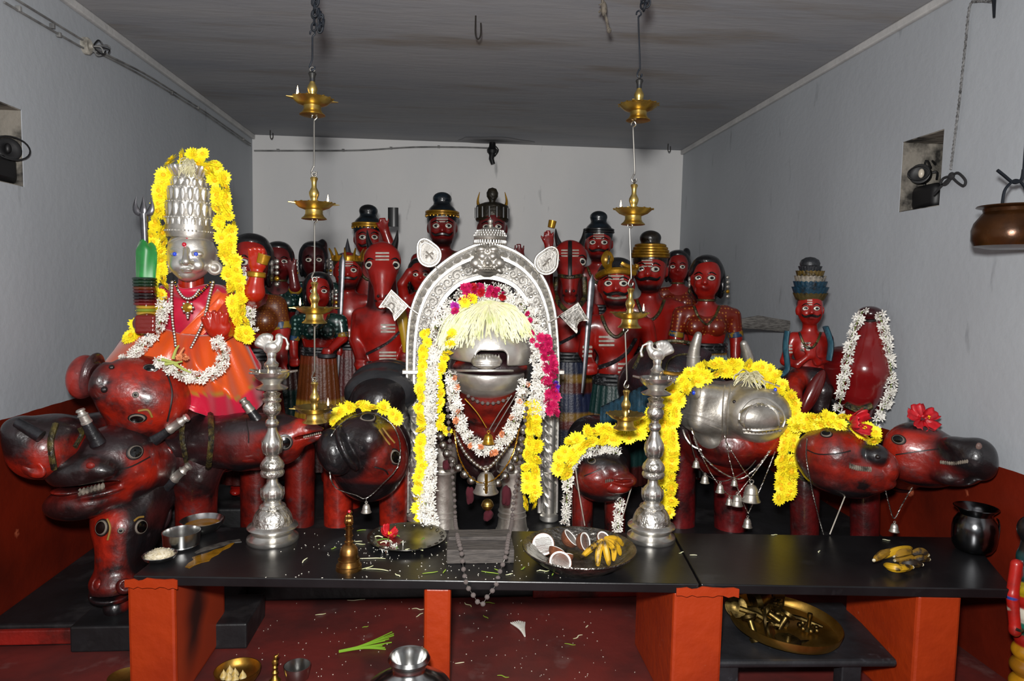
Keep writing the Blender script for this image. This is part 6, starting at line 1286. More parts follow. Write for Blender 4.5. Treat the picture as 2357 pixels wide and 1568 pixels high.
for i in range(420):
    a = rr.uniform(0, 2*PI); r = 30*u*math.sqrt(rr.random()); c = B+np.array([r*math.cos(a), r*math.sin(a), (12+14*(1-(r/(31*u))**2)*(.6+.4*rr.random()))*u]); d = np.array([rr.uniform(-1, 1), rr.uniform(-1, 1), rr.uniform(-.4, .6)]); d /= np.linalg.norm(d); e = np.cross(d, (.3, .2, 1)); e /= np.linalg.norm(e); L = 5*u; w_ = 1.6*u
    fl_.add([c-d*L, c-e*w_, c+d*L, c+e*w_], [(0, 1, 2, 3)])
o = fl_.build('rice_flakes', mat('rice_flake', '#c9bd9e', .7, color2='#e0d8c4', nscale=60), t, smooth=False); o['kind'] = 'stuff'
MB().lathe([(30*u, 10*u), (24*u, 18*u), (12*u, 24*u), (0, 26*u)], 20, B).build('flake_heap', MATS['rice_flake'], t)
# oil spill
def flat(poly, z, name, m, label, cat, th=.0015):
    P = [np.append(PZ(a, b_, z)[:2], z+.001) for a, b_ in poly]; o = MB().prism(P, (0, 0, 1), th).build(name, m, smooth=False); return tag(o, label, cat)
flat([(426, 1306), (434, 1297), (446, 1290), (442, 1284), (458, 1279), (476, 1274), (494, 1266), (512, 1262), (530, 1252), (540, 1250), (530, 1260), (512, 1268), (504, 1276), (488, 1284), (482, 1292), (464, 1296), (448, 1302), (436, 1309)], ZT, 'oil_spill', mat('ochre_spill', '#8f6416', .12, coat=.5, color2='#6b4a10', nscale=20), 'ochre yellow oil spill on the black counter near the steel bowls', 'spill')
flat([(448, 1272), (462, 1264), (480, 1258), (500, 1252), (524, 1246), (552, 1242), (556, 1248), (536, 1250), (510, 1258), (490, 1264), (468, 1270), (452, 1275)], ZT, 'ash_streak', mat('wet_ash', '#55514c', .3, color2='#2a2826', nscale=30), 'grey wet ash streak beside the oil spill', 'ash')
# hand bell
B = cpos(803, 1310); u = U(B[1]); t = thing('hand_bell', 'brass hand bell with a carved handle standing on the counter', 'bell', B)
OBR = mat('old_brass', '#9c7440', .36, 1.0, color2='#6e4f28', nscale=14, bump=.08)
lath(B, [(26, 2), (30, 0), (30, 4), (26, 14), (23, 22), (21, 34), (22, 37), (21, 40), (20, 48), (15, 56), (9, 60), (9, 64), (11, 66), (8, 68), (7, 72), (8, 76), (7, 80), (8, 84), (7, 90), (8, 96), (7, 102), (9, 106), (7, 108), (0, 109)], t, 'bell_body', OBR)
for h_ in (10, 24, 37, 60, 80, 96): MB().tube([B+np.array([(31-h_*.28 if h_ < 40 else 9)*u*math.cos(a), (31-h_*.28 if h_ < 40 else 9)*u*math.sin(a), h_*u]) for a in np.linspace(0, 2*PI, 28, False)], 1.1*u, 6, close=True).build('ring', OBR, t)
k = Sculpt(B[1], .005); cx, cy = proj(B+np.array([0, 0, 108*u]))
k.ell(cx, cy-6, 0, 9, 8, 8, None); k.ell(cx, cy-17, 0, 7, 7, 9, None, k=3); k.cap((cx-8, cy-2, -4), (cx-7, cy-18, -5), 3, 2, None, k=2); k.cap((cx+8, cy-2, -4), (cx+7, cy-18, -5), 3, 2, None, k=2); k.ell(cx+2, cy-26, 0, 6, 6, 5, None, k=2); k.build('handle_figure', OBR, t, vpx=1.4)
MB().ball(B+np.array([1*u, -3*u, 138*u]), 4*u, 8, 6).build('vermilion_dab', RUBY, t)
# offering tray
TRAY = mat('dark_steel', '#8b8984', .28, 1.0, color2='#6a6864', nscale=12)
B = cpos(937, 1246); u = U(B[1]); t = thing('offering_tray', 'round steel tray with petals and a red hibiscus on the counter', 'tray', B)
lath(B, [(0, 0), (72, 0), (82, 8), (92, 12), (92, 14), (82, 11), (71, 3), (0, 2)], t, 'plate', TRAY, 56)
for i in range(22): a = 2*PI*i/22; MB().tube([B+np.array([(82+4*math.cos(q))*u*math.cos(a+.05*math.sin(q)), (82+4*math.cos(q))*u*math.sin(a+.05*math.sin(q)), (11.5+1.4*math.cos(q))*u]) for q in np.linspace(0, 2*PI, 10, False)], .7*u, 4, close=True).build('rim_motif', TRAY, t)
MB().lathe([(0, 0), (30*u, 0), (26*u, 1*u), (0, 1.5*u)], 20, B+np.array([-40*u, -8*u, 2.5*u])).build('kumkum_stain', mat('kumkum_wash', '#5a1218', .3), t)
# wooden block
W = mat('grey_weathered_wood', '#56504c', .85, color2='#3a3634', nscale=9, stretch=(1.5, 10, 10), bump=.4, bscale=18)
a0, a1 = cpos(1028, 1299), cpos(1184, 1299); dep = .20; t = thing('wooden_block', 'grey weathered wooden block on the counter under the bead string', 'block', (a0+a1)/2)
MB().box((a0[0], a0[1], ZT), (a1[0], a1[1]+dep, ZT+.055)).build('plank', W, t, smooth=False, bevel=.004); MB().box((a0[0]+.005, a0[1]+.10, ZT+.055), (a1[0]-.005, a1[1]+dep, ZT+.07)).build('plank', W, t, smooth=False, bevel=.004)
# coconut bowl
B = cpos(1332, 1300); u = U(B[1]); t = thing('coconut_bowl', 'large hammered dark steel bowl holding broken coconuts and bananas', 'bowl', B)
lath(B, [(0, 0), (80, 0), (84, 4), (104, 16), (124, 32), (136, 44), (135, 47), (130, 45), (118, 34), (98, 18), (78, 8), (0, 5)], t, 'shell', mat('hammered_steel', '#9a968f', .32, 1.0, color2='#55524d', nscale=25, lo=.4, hi=.7, bump=.8, bscale=60), 64)
HUSK = mat('coconut_husk', '#5a2f17', .9, color2='#7a4426', nscale=30, bump=.8, bscale=70); FLESH = mat('coconut_flesh', '#f0efea', .5)
def coco(px, py, r, z, tilt, label, frac=1.0):
    c = PZ(px, py, ZT+z); u = U(c[1]); ax = np.array(tilt, float); ax /= np.linalg.norm(ax); t = thing('coconut_half', label, 'coconut', c, 'broken coconuts in the bowl'); c = c-ax*r*.25*u
    n = 10; prof = [(r*math.sin(a)*u, -r*math.cos(a)*u) for a in np.linspace(.02, PI/2, n)]
    MB().lathe(prof+[(r*.95*u, 0)], 28, c, ax, a1=2*PI*frac if frac < 1 else 2*PI).build('shell', HUSK, t, solid=0)
    MB().lathe([(r*.96*u, .0), (r*.94*u, 1.4*u), (r*.84*u, .6*u), (r*.6*u, -r*.10*u), (r*.3*u, -r*.17*u), (0, -r*.19*u)], 28, c, ax, a1=2*PI*frac if frac < 1 else 2*PI).build('flesh', FLESH, t)
coco(1250, 1252, 27, .06, (-.15, -.85, .5), 'whole white coconut half facing out at the left of the bowl')
coco(1291, 1292, 28, .05, (.05, -.75, .65), 'white coconut half lying at the front of the bowl')
coco(1319, 1234, 24, .08, (.7, -.2, .7), 'coconut half standing edge-on at the back of the bowl')
coco(1352, 1246, 23, .07, (.75, -.55, .35), 'coconut half turned sideways in the middle of the bowl')
coco(1284, 1262, 20, .05, (.4, .5, .7), 'brown coconut husk piece turned away between the white halves', .6)
coco(1391, 1236, 17, .08, (.3, -.6, .7), 'small coconut piece behind the banana bunch')
coco(1305, 1275, 16, .05, (.1, .6, .8), 'small husk piece under the standing coconut half', .5)
BAN = mat('ripe_banana', '#c79a1a', .5, color2='#2a1c0c', nscale=22, lo=.50, hi=.62, detail=6); BAND = mat('overripe_banana', '#8f6a16', .55, color2='#1f150b', nscale=16, lo=.42, hi=.58, detail=6)
BTIP = mat('banana_tip', '#d8cfb4', .7, color2='#8a7a52', nscale=40)
def banana(P, r, label, m=BAN, tip=False, group=None):
    P = spline(P, 14); n = len(P); t = thing('banana', label, 'banana', P[0], group)
    MB().tube(P, [r*max(.18, min(1, math.sin(PI*(i+.6)/(n+.2))**.55)) for i in range(n)], 7).build('peel', m, t)
    e = P[-1]+(P[-1]-P[-2])*.2; MB().ball(e, r*.42 if tip else r*.25, 8, 6).build('tip', BTIP if tip else EYER, t); return t
cb = lambda px, py, z: PZ(px, py, ZT+z)
for i, (a, m_, b_) in enumerate([((1388, 1242, .13), (1362, 1262, .09), (1338, 1284, .05)), ((1388, 1244, .13), (1378, 1272, .09), (1376, 1304, .045)), ((1390, 1244, .13), (1396, 1272, .09), (1402, 1302, .045)), ((1392, 1242, .13), (1412, 1264, .09), (1412, 1292, .05)), ((1392, 1240, .13), (1418, 1254, .10), (1428, 1278, .055)), ((1392, 1238, .13), (1420, 1242, .11), (1434, 1256, .075))]):
    banana([cb(*a), cb(*m_), cb(*b_)], .0125, '%s banana of the bunch in the coconut bowl, counted from its left' % ['first', 'second', 'third', 'fourth', 'fifth', 'sixth'][i], BAN, False, 'bananas in the coconut bowl')
for i, (a, r, rot) in enumerate([((2030, 1283), (2065, 1268), (2098, 1262)), ((2012, 1290), (2035, 1275), (2062, 1268)), ((2036, 1300), (2062, 1308), (2100, 1306)), ((2060, 1290), (2085, 1282), (2112, 1284)), ((2070, 1298), (2096, 1296), (2122, 1300)), ((2058, 1280), (2080, 1272), (2102, 1272)), ((2104, 1290), (2120, 1284), (2138, 1288)), ((2098, 1276), (2118, 1270), (2136, 1278))]):
    zz = .022 if i in (2, 3, 4, 6) else .045
    banana([cb(a[0], a[1], zz), cb(r[0], r[1], zz+.012), cb(rot[0], rot[1], zz)][::(-1 if i in (0, 1, 3, 5) else 1)], .0165, ['ripest yellow banana on top of the counter pile', 'spotted banana at the left end of the counter pile', 'yellow banana at the front of the counter pile', 'banana in the middle of the counter pile', 'blackened banana at the front right of the counter pile', 'short banana at the back of the counter pile', 'blackest stub of the counter banana pile', 'small dark banana at the right back of the counter pile'][i], BAN if i in (0, 2) else BAND, True, 'banana pile on the counter')
# steel jug
B = cpos(2240, 1268); u = U(B[1]); t = thing('steel_jug', 'bulbous steel jug with a flared lip at the right end of the counter', 'jug', B); DST = mat('smoky_steel', '#77787a', .2, 1.0, color2='#4d4e50', nscale=6)
lath(B, [(0, 0), (34, 0), (40, 4), (47, 16), (50, 34), (50, 60), (47, 76), (40, 88), (36, 94), (38, 100), (46, 108), (50, 112), (48, 113), (40, 106), (33, 96), (30, 90), (0, 88)], t, 'body', DST, 48)
MB().tube(spline([B+np.array([x*u, -36*u*0-30*u, z*u]) for x, z in ((32, 92), (36, 88), (40, 70), (38, 40), (34, 32))], 14), 2.6*u, 8, flat=.6).build('handle', DST, t)
MB().tube([B+np.array([46*u, 10*u, 34*u]), B+np.array([66*u, 12*u, 30*u])], [8*u, 5*u], 10).build('spout', DST, t)
# ------------------------------------------------------------------ floor and tray things
TB = mat('tray_brass', '#b8924a', .42, 1.0, color2='#94702e', nscale=10, bump=.06)
c = np.array([(1805-1048)/1600*2.80-.0, 2.84, .24]); c = PZ(1804, 1442, .232); R = .222; ax = np.array([.07, -.02, 1.]); ax /= np.linalg.norm(ax)
t = thing('brass_tray', 'large round brass tray leaning on the low stool, full of small bronze lamps', 'tray', (c[0], c[1], .21))
MB().lathe([(0, -.004), (R*.93, -.004), (R*.97, .008), (R, .036), (R*.985, .037), (R*.955, .010), (R*.92, .002), (0, 0)], 64, c, ax).build('dish', TB, t)
e1 = np.cross((0, 1., 0), ax); e1 /= np.linalg.norm(e1); e2 = np.cross(ax, e1)
def onT(px, py, h=.0):
    d = ray(px, py); tt = np.dot(c-EYE, ax)/np.dot(d, ax); return EYE+d*tt+ax*h
BZ = mat('old_bronze', '#8a7442', .42, 1.0, color2='#3a2f1c', nscale=16, bump=.1)
def bz(name, label): return thing(name, label, 'ritual lamp' if 'lamp' in name else 'utensil', onT(1780, 1440), 'bronze utensils on the brass tray')
def disc(px, py, r, n, h, t, nm='plate', up=.03): r *= 1.2; p = onT(px, py, up); n = np.array(n, float); MB().lathe([(0, 0), (r*.5, 0), (r, .004), (r*1.02, .012), (r*.95, .012), (r*.5, .006), (r*.25, .008), (0, .009)], 24, p, n).build(nm, BZ, t); return p
t = bz('bronze_ladle', 'bronze ladle with a round bowl at the left of the brass tray'); disc(1690, 1424, .036, (-.2, -.8, .6), 0, t, 'bowl', .05); MB().tube([onT(1700, 1428, .05), onT(1740, 1442, .05), onT(1782, 1462, .04)], .012, 8).build('handle', BZ, t)
t = bz('bronze_lamp', 'upright gear-edged bronze lamp plate standing in the tray'); disc(1754, 1455, .046, (.9, -.4, .1), 0, t, 'plate', .045); MB().tube([onT(1754, 1455, .045), onT(1790, 1462, .04)], .011, 8).build('stem', BZ, t); disc(1768, 1470, .028, (.7, -.5, .4), 0, t, 'foot', .03)
t = bz('bronze_bell_cup', 'bronze cup with a toothed rim at the back of the brass tray'); p = onT(1728, 1406, .05); MB().lathe([(0, 0), (.045, 0), (.055, .02), (.036, .05), (.03, .10), (.042, .13), (.0, .13)], 20, p, (.9, .1, .25)).build('cup', BZ, t)
for i in range(16): a = 2*PI*i/16; q = p+np.array([.075, 0, .02])+.048*(np.array([0, math.cos(a), 0])+np.array([-.25, 0, .95])*math.sin(a)); MB().ball(q, .008, 6, 4).build('tooth', BZ, t)
t = bz('bronze_lamp', 'dark bronze oil lamp with a spiked rim at the back centre of the tray'); p = disc(1762, 1398, .06, (.2, -.55, .8), 0, t, 'plate', .05)
for i in range(18): a = 2*PI*i/18; MB().ball(p+.06*(np.array([math.cos(a), math.sin(a)*.8, .55*math.sin(a)])), .009, 6, 4).build('lobe', BZ, t)
t = bz('bronze_lamp', 'small upright bronze lamp with a ring of cups at the right of the tray'); p = onT(1860, 1450, 0); MB().lathe([(0, 0), (.03, 0), (.02, .008), (.008, .014), (.008, .05), (.011, .055), (.01, .07), (0, .07)], 16, p, ax).build('stem', BZ, t)
for i in range(7): a = 2*PI*i/7; MB().ball(p+e1*.034*math.cos(a)+e2*.034*math.sin(a)+ax*.012, .011, 8, 6).build('cup', BZ, t)
t = bz('bronze_spoon', 'long thin bronze spoon laid across the brass tray'); MB().tube([onT(1795, 1430, .03), onT(1840, 1437, .025), onT(1892, 1450, .012)], [.013, .010, .007], 8).build('handle', BZ, t); MB().ball(onT(1790, 1428, .03), (.02, .014, .012), 10, 6).build('bowl', BZ, t)
t = bz('bronze_lamp', 'low dark bronze lamp with a leaf-shaped lip at the front of the tray'); p = onT(1812, 1487, .012); MB().lathe([(0, 0), (.035, 0), (.05, .012), (.048, .016), (.0, .008)], 20, p, ax).build('dish', BZ, t); MB().lathe([(.012, .006), (.008, .03), (.012, .035), (0, .04)], 12, p, ax).build('stem', BZ, t); MB().tube([p+e1*.03, p+e1*.085+ax*.015], [.022, .002], 8, flat=.3, up=ax).build('lip', BZ, t)
rr = random.Random(12)
for i, lab in enumerate(['short bronze rod beside the ladle handle', 'curved bronze handle under the upright lamp plate', 'bronze chain ring pile piece in the middle of the tray', 'bronze stopper near the tray centre', 'stubby bronze spool leaning on the ladle']):
    px, py = [(1730, 1455), (1752, 1425), (1782, 1432), (1800, 1445), (1722, 1412)][i]; p = onT(px, py, .02); d = np.array([rr.uniform(-1, 1), rr.uniform(-.5, .5), rr.uniform(0, .4)]); d /= np.linalg.norm(d)
    t = bz('bronze_fitting', lab); MB().lathe([(0, -.055), (.022, -.055), (.026, -.04), (.013, -.03), (.012, .025), (.03, .034), (.032, .046), (0, .052)], 16, p, d).build('spool', BZ, t)
    MB().tube([p+d*.04+.014*(e1*math.cos(a)+e2*math.sin(a)) for a in np.linspace(0, 2*PI, 14, False)], .003, 6, close=True).build('ring', BZ, t)
# pots on the floor in front
def fpos(px, py, Y): return PY(px, py, Y)
B = PY(941, 1600, 2.22); u = U(2.22); B[2] = .02; top = PY(941, 1512, 2.22)[2]; Hh = (top-B[2])/u
t = thing('steel_water_pot', 'shiny steel water pot with a flared collar at the bottom of the picture', 'pot', (B[0], B[1], 0)); B[2] = 0; Hh = top/u
lath(B, [(0, 0), (60, 0), (100, 30), (120, 80), (120, 130), (100, Hh-75), (60, Hh-48), (40, Hh-34), (37, Hh-24), (40, Hh-16), (47, Hh-12), (50, Hh-4), (46, Hh+4), (42, Hh+2), (40, Hh-8), (32, Hh-22), (30, Hh-40), (0, Hh-70)], t, 'body', STEEL, 56)
B = PY(547, 1572, 2.75); B[2] = 0; u = U(2.75); t = thing('brass_dish', 'brass dish of small bulb-shaped offerings on the floor at the bottom left', 'dish', B); lath(B, [(0, 0), (34, 0), (44, 8), (50, 20), (52, 30), (50, 30), (46, 18), (38, 10), (0, 5)], t, 'shell', TB)
for i, (dx, dy) in enumerate(((-28, -10), (-14, -20), (2, -24), (-20, 8), (16, -14), (-4, -4))):
    k = thing('offering_bulb', ['small yellowish bulb nearest the left rim of the brass dish', 'small yellowish bulb second along the back of the brass dish', 'pale bulb in front of the back row in the brass dish', 'small bulb at the front left of the brass dish', 'small bulb nearest the right rim of the brass dish', 'small bulb in the centre of the brass dish'][i], 'offering', B+np.array([dx*u, dy*u, 12*u]), 'bulbs in the brass dish'); lath(B+np.array([dx*u, dy*u, 10*u]), [(0, 0), (7, 3), (9, 9), (6, 16), (2, 22), (0, 26)], k, 'bulb', mat('pale_bulb', '#b99a4a', .5, color2='#d8c89a', nscale=30), 14)
B = PY(633, 1570, 2.75); B[2] = 0; t = thing('small_brass_lamp', 'tiny brass lamp with a figure handle on the floor', 'oil lamp', B); lath(B, [(0, 0), (14, 0), (8, 6), (5, 14), (8, 20), (4, 26), (6, 32), (3, 38), (0, 40)], t, 'stem', TB, 16); k = Sculpt(B[1], .004); cx, cy = proj(B+np.array([0, 0, 44*u])); k.ell(cx, cy, 0, 7, 6, 9, None); k.ell(cx+2, cy-12, 0, 5, 5, 6, None, k=2); k.cap((cx+5, cy-14, 0), (cx+9, cy-20, 0), 2, 1.5, None, k=1); k.build('figure_handle', TB, t, vpx=1.6)
B = PY(684, 1580, 2.75); B[2] = 0; t = thing('steel_cup', 'small steel cup on the floor at the bottom edge', 'cup', B); lath(B, [(0, 0), (22, 0), (26, 6), (30, 30), (31, 36), (29, 36), (27, 28), (23, 6), (0, 4)], t, 'shell', STEEL)
B = PY(290, 1585, 2.78); B[2] = 0; t = thing('brass_plate', 'brass plate edge showing beside the leftmost pillar foot', 'plate', B); lath(B, [(0, 0), (30, 0), (38, 8), (38, 10), (30, 4), (0, 2)], t, 'dish', TB)
# painted figure cut by the right picture edge
YE = 2.36; ue = U(YE); t = thing('edge_figure', 'brightly striped painted figure cut off by the right picture edge', 'statue', PZ(2352, 1900, 0)*np.array([0, 0, 0])+np.array([PY(2360, 1400, YE)[0], YE, 0]))
s = Sculpt(YE, .01, 1); s.ell(2372, 1218, 0, 30, 28, 34, '#121214'); s.cap((2372, 1245, 0), (2372, 1275, 0), 20, 26, '#121214')
for i, (y, r, col) in enumerate(((1285, 34, '#10383a'), (1318, 42, '#14464a'), (1352, 44, '#b09a1c'), (1380, 42, '#a81c14'), (1412, 44, '#c9c4b4'), (1440, 42, '#0f5a4a'), (1470, 40, '#9a1a14'), (1500, 46, '#b07a14'), (1535, 50, '#8a5a12'), (1575, 52, '#b07a14'), (1620, 54, '#7a1a12'), (1680, 54, '#15222a'), (1740, 56, '#7a1a12'), (1780, 56, '#15222a'))): s.ell(2374, y, 0, r, r*.9, 30, col, k=8)
s.chain([(2340, 1300, -10, 14), (2330, 1370, -16, 14), (2336, 1440, -30, 13)], '#a81c14'); s.ell(2328, 1375, -18, 15, 15, 6, '#1c3f8a', op='p'); s.ell(2330, 1400, -18, 16, 16, 8, '#c9c4b4', op='p'); s.ell(2336, 1452, -32, 14, 14, 14, '#8a1a12')
s.build('body', PAINT, t, vpx=2.6); s.line([(2338, 1448), (2348, 1452), (2357, 1450)], 4, 'bracelet', BEADD, t)
# ------------------------------------------------------------------ flowers and garlands
YEL = mat('yellow_petal', '#fbe70a', .6, color2='#fff03c', nscale=40); YEC = mat('yellow_centre', '#f0bc00', .7); WHF = mat('jasmine_white', '#f2efe8', .6, color2='#dedbd0', nscale=50)
PNK = mat('pink_petal', '#d01a62', .55, color2='#b01048', nscale=40); MAG = mat('magenta_petal', '#c430b0', .55); PUR = mat('purple_petal', '#5a2ab0', .55); ORF = mat('peach_petal', '#d98a5c', .6); HIB = mat('hibiscus_red', '#c01420', .45, color2='#94101a', nscale=30); GRS = mat('green_stem', '#5c8a2a', .6); MAR = mat('maroon_wool', '#4a0f1c', .95)
STEMB = mat('dry_brown_stem', '#6a4a34', .8)
def petals(mb, n, r0, r1, w, z0, z1, tw=0, seed=1):
    rr = random.Random(seed)
    for i in range(n):
        a = 2*PI*i/n+tw+rr.uniform(-.1, .1); d = np.array([math.cos(a), math.sin(a), 0]); e = np.array([-math.sin(a), math.cos(a), 0]); L = rr.uniform(.9, 1.1)
        mb.add([d*r0+np.array([0, 0, z0]), d*(r0+(r1*L-r0)*.65)-e*w+np.array([0, 0, z0+(z1-z0)*.75]), d*r1*L+np.array([0, 0, z1]), d*(r0+(r1*L-r0)*.65)+e*w+np.array([0, 0, z0+(z1-z0)*.75])], [(0, 1, 2, 3)])
def fl_yellow(seed):
    mb = MB(); petals(mb, 16, .15, 1.0, .17, -.05, .05, 0, seed); petals(mb, 13, .12, .82, .16, .05, .26, .2, seed+1); petals(mb, 9, .08, .55, .14, .12, .42, .4, seed+2)
    mb.mi = 1; mb.lathe([(.30, .16), (.2, .34), (0, .40)], 7); return meshdata(mb, 'chrysanthemum', [YEL, YEC])
def fl_white(seed):
    mb = MB(); petals(mb, 6, .05, 1.05, .19, 0, .25, .3*seed, seed); petals(mb, 4, .03, .7, .15, .1, .55, .5, seed+4); mb.mi = 1; mb.tube([(0, 0, -.9), (0, 0, .05)], [.10, .14], 5); return meshdata(mb, 'jasmine', [WHF, WHF if seed % 2 else STEMB])
def fl_pink(m, seed):
    mb = MB()
    for k in range(4): petals(mb, 9-k, .05, 1.0-.2*k, .26, .1*k, .15+.2*k, .3*k, seed+k)
    return meshdata(mb, 'rose', m)
YF = [fl_yellow(i*7) for i in range(4)]; WF = [fl_white(i) for i in range(4)]; PF = [fl_pink(PNK, 3), fl_pink(PNK, 9), fl_pink(MAG, 5), fl_pink(HIB, 8)]; UF = [fl_pink(PUR, 4)]; OF = [fl_pink(ORF, 6)]
THREAD = mat('garland_thread', '#6a7a3a', .8)
def garland(name, label, pts, me, fr_px, width, across, step, part, cat='garland', seed=1, bulge=.5, group=None, mix=None, th=True, gap=0, root=None, jit=1.8):
    rr = random.Random(seed); P3 = np.array([PY(a, b_, Y) for a, b_, Y in pts]); S = spline(P3, 10*len(pts)); u = U(np.mean([p[2] for p in pts])); S = resample(S, step*u)
    t = root or thing(name, label, cat, S[0], group); cnt = 0
    if th: MB().tube(S, max(1.2, width*.10)*u, 5).build('thread', THREAD, t)
    for i, p in enumerate(S):
        tg = S[min(i+1, len(S)-1)]-S[max(i-1, 0)]; tg /= np.linalg.norm(tg)+1e-9; vd = EYE-p; vd /= np.linalg.norm(vd); sd = np.cross(tg, vd); sd /= np.linalg.norm(sd)+1e-9
        if gap and rr.random() < gap: continue
        for k in range(across):
            f_ = (k+.5)/across*2-1 if across > 1 else 0
            f_ += rr.uniform(-.25, .25)/across; off = sd*f_*width*.5*u+vd*(bulge*width*.5*math.sqrt(max(0, 1-f_*f_))+rr.uniform(-2, 2))*u+tg*rr.uniform(-.6, .6)*step*u+sd*rr.gauss(0, jit)*u
            n = vd*.7+sd*f_*.9+np.array([rr.uniform(-.65, .65) for _ in range(3)])
            mm = me
            if mix and rr.random() < mix[1]: mm = mix[0]
            cnt += 1
            if cnt <= 300: inst(part, mm[rr.randrange(len(mm))], t, p+off, euler_to(n, rr.uniform(0, 6)), fr_px*u*rr.uniform(.85, 1.12))
    return t
Yg = YG-.09
garland('yellow_garland', 'yellow chrysanthemum garland framing the goddess crown and shoulders', [(306, 782, 3.40), (328, 748, 3.38), (354, 700, 3.37), (364, 640, Yg), (360, 585, Yg), (364, 530, Yg), (374, 470, Yg), (381, 425, Yg), (394, 388, Yg), (425, 370, Yg), (462, 366, Yg), (490, 385, Yg), (506, 425, Yg), (511, 480, Yg), (519, 540, Yg), (532, 600, Yg), (541, 660, Yg), (549, 715, Yg), (562, 775, Yg)], YF, 18, 32, 2, 15, 'chrysanthemum', seed=3)
garland('jasmine_garland', 'jasmine string running down to the left over the goddess lap', [(378, 690, 3.26), (372, 730, 3.25), (350, 770, 3.25), (318, 805, 3.25), (284, 832, 3.27)], WF, 8.5, 22, 3, 7, 'jasmine', seed=4)
garland('jasmine_garland', 'jasmine loop draped across the front of the orange skirt', [(500, 778, 3.24), (514, 815, 3.21), (506, 846, 3.19), (478, 864, 3.18), (440, 870, 3.18), (402, 852, 3.19), (362, 828, 3.20)], WF, 8.5, 24, 3, 7, 'jasmine', seed=5)
garland('jasmine_garland', 'short jasmine string behind the raised red hand of the goddess', [(555, 620, 3.48), (562, 665, 3.48), (574, 705, 3.47), (578, 755, 3.47)], WF, 8, 20, 3, 7, 'jasmine', seed=6)
# flower bits on the lap
t = thing('lap_flowers', 'greenish lily buds and pink petals lying on the orange lap', 'flowers', PY(420, 830, 3.22)); rr = random.Random(3)
for i, (a, b_, c_) in enumerate((((372, 828), (392, 832), (410, 836)), ((380, 838), (400, 836), (420, 832)), ((398, 826), (405, 805), (412, 795)), ((408, 828), (416, 812), (424, 800)), ((402, 838), (422, 850), (440, 858)))):
    MB().tube(spline([PY(*q, 3.17) for q in (a, b_, c_)], 8), [x*U(3.2) for x in np.linspace(4, 1.5, 9)], 6).build('bud', mat('lily_green', '#a9b35a', .6) if i != 3 else ORF, t)
for i in range(4): inst('petal_cluster', OF[0], t, PY(415+rr.uniform(-10, 18), 825+rr.uniform(-6, 8), 3.16), (rr.random(), rr.random(), 0), 8*U(3.2))
def tassel(name, label, top, ends, Y0, Y1, m, n, r, seed=1, root=None, wob=6):
    rr = random.Random(seed); mb = MB(); u = U(Y0)
    for i in range(n):
        t = rr.random(); e = np.array(ends[0])*(1-t)+np.array(ends[1])*t; e = e+np.array([rr.uniform(-8, 8), rr.uniform(-22, 10)]); s_ = np.array(top)+np.array([rr.uniform(-10, 10), rr.uniform(-4, 5)])
        mid = (s_+e)/2+np.array([rr.uniform(-wob, wob)+(e[0]-s_[0])*.16, -abs(e[0]-s_[0])*.16+rr.uniform(-6, 6)])
        P = spline([PY(s_[0], s_[1], Y0), PY(mid[0], mid[1], (Y0+Y1)/2-.02+rr.uniform(-.02, .01)), PY(e[0], e[1], Y1+rr.uniform(-.02, .01))], 8)
        mb.tube(P, [r*u*(1-.5*k/(len(P)-1)) for k in range(len(P))], 4)
    t = root or thing(name, label, 'tassel', PY(top[0], top[1], Y0)); o = mb.build('strands', m, t); o['kind'] = 'stuff'; return t
ARE = mat('areca_cream', '#f2f0cc', .6, color2='#d8e09a', nscale=18, lo=.45, hi=.7); CREAM = mat('cream_tassel', '#d8d2ae', .7, color2='#c4bd94', nscale=40)
tassel('cream_tassel', 'cream areca tuft on top of the goddess crown', (432, 366), [(415, 400), (446, 400)], 3.38, 3.32, CREAM, 70, 1.8, 2)
tassel('areca_tassel', 'broad pale green areca flower spray over the central silver brow', (1122, 695), [(1015, 800), (1228, 778)], 3.50, 3.33, ARE, 230, 2.6, 4, wob=12)
tassel('areca_tassel', 'areca sprays falling along the left of the central brow', (1075, 705), [(1000, 815), (1030, 800)], 3.45, 3.36, ARE, 36, 2.2, 5)
tassel('cream_tassel', 'cream husk tuft lying on the muzzle of the silver bull', (1722, 862), [(1690, 880), (1762, 890)], 3.32, 3.24, CREAM, 60, 2.2, 6)
# central garlands
garland('jasmine_garland', 'white jasmine garland arching over the central brow', [(988, 790, 3.40), (1006, 750, 3.42), (1036, 712, 3.45), (1075, 684, 3.48), (1122, 674, 3.50), (1168, 682, 3.48), (1204, 708, 3.45), (1228, 742, 3.42), (1242, 790, 3.40)], WF, 10, 40, 5, 10, 'jasmine', seed=8)
garland('jasmine_garland', 'long white jasmine strand hanging down to the offering tray', [(996, 800, 3.36), (988, 880, 3.30), (984, 980, 3.24), (983, 1080, 3.18), (982, 1160, 3.10), (990, 1228, 3.02)], WF, 11, 34, 4, 6.2, 'jasmine', seed=9)
garland('yellow_garland', 'yellow chrysanthemum strand at the outer left of the central mount', [(982, 765, 3.34), (970, 850, 3.29), (966, 940, 3.24), (968, 1020, 3.20), (966, 1100, 3.15), (962, 1190, 3.09)], YF, 15, 22, 1, 13, 'chrysanthemum', seed=10)
garland('yellow_garland', 'inner yellow chrysanthemum strand left of the silver jaw', [(1040, 760, 3.33), (1022, 830, 3.33), (1012, 900, 3.33), (1014, 970, 3.33), (1030, 992, 3.33)], YF, 14, 20, 1, 13, 'chrysanthemum', seed=11)
garland('jasmine_garland', 'white jasmine strand at the right of the silver jaw', [(1238, 770, 3.37), (1246, 830, 3.34), (1244, 890, 3.32), (1232, 950, 3.32)], WF, 11, 36, 4, 6.5, 'jasmine', seed=12)
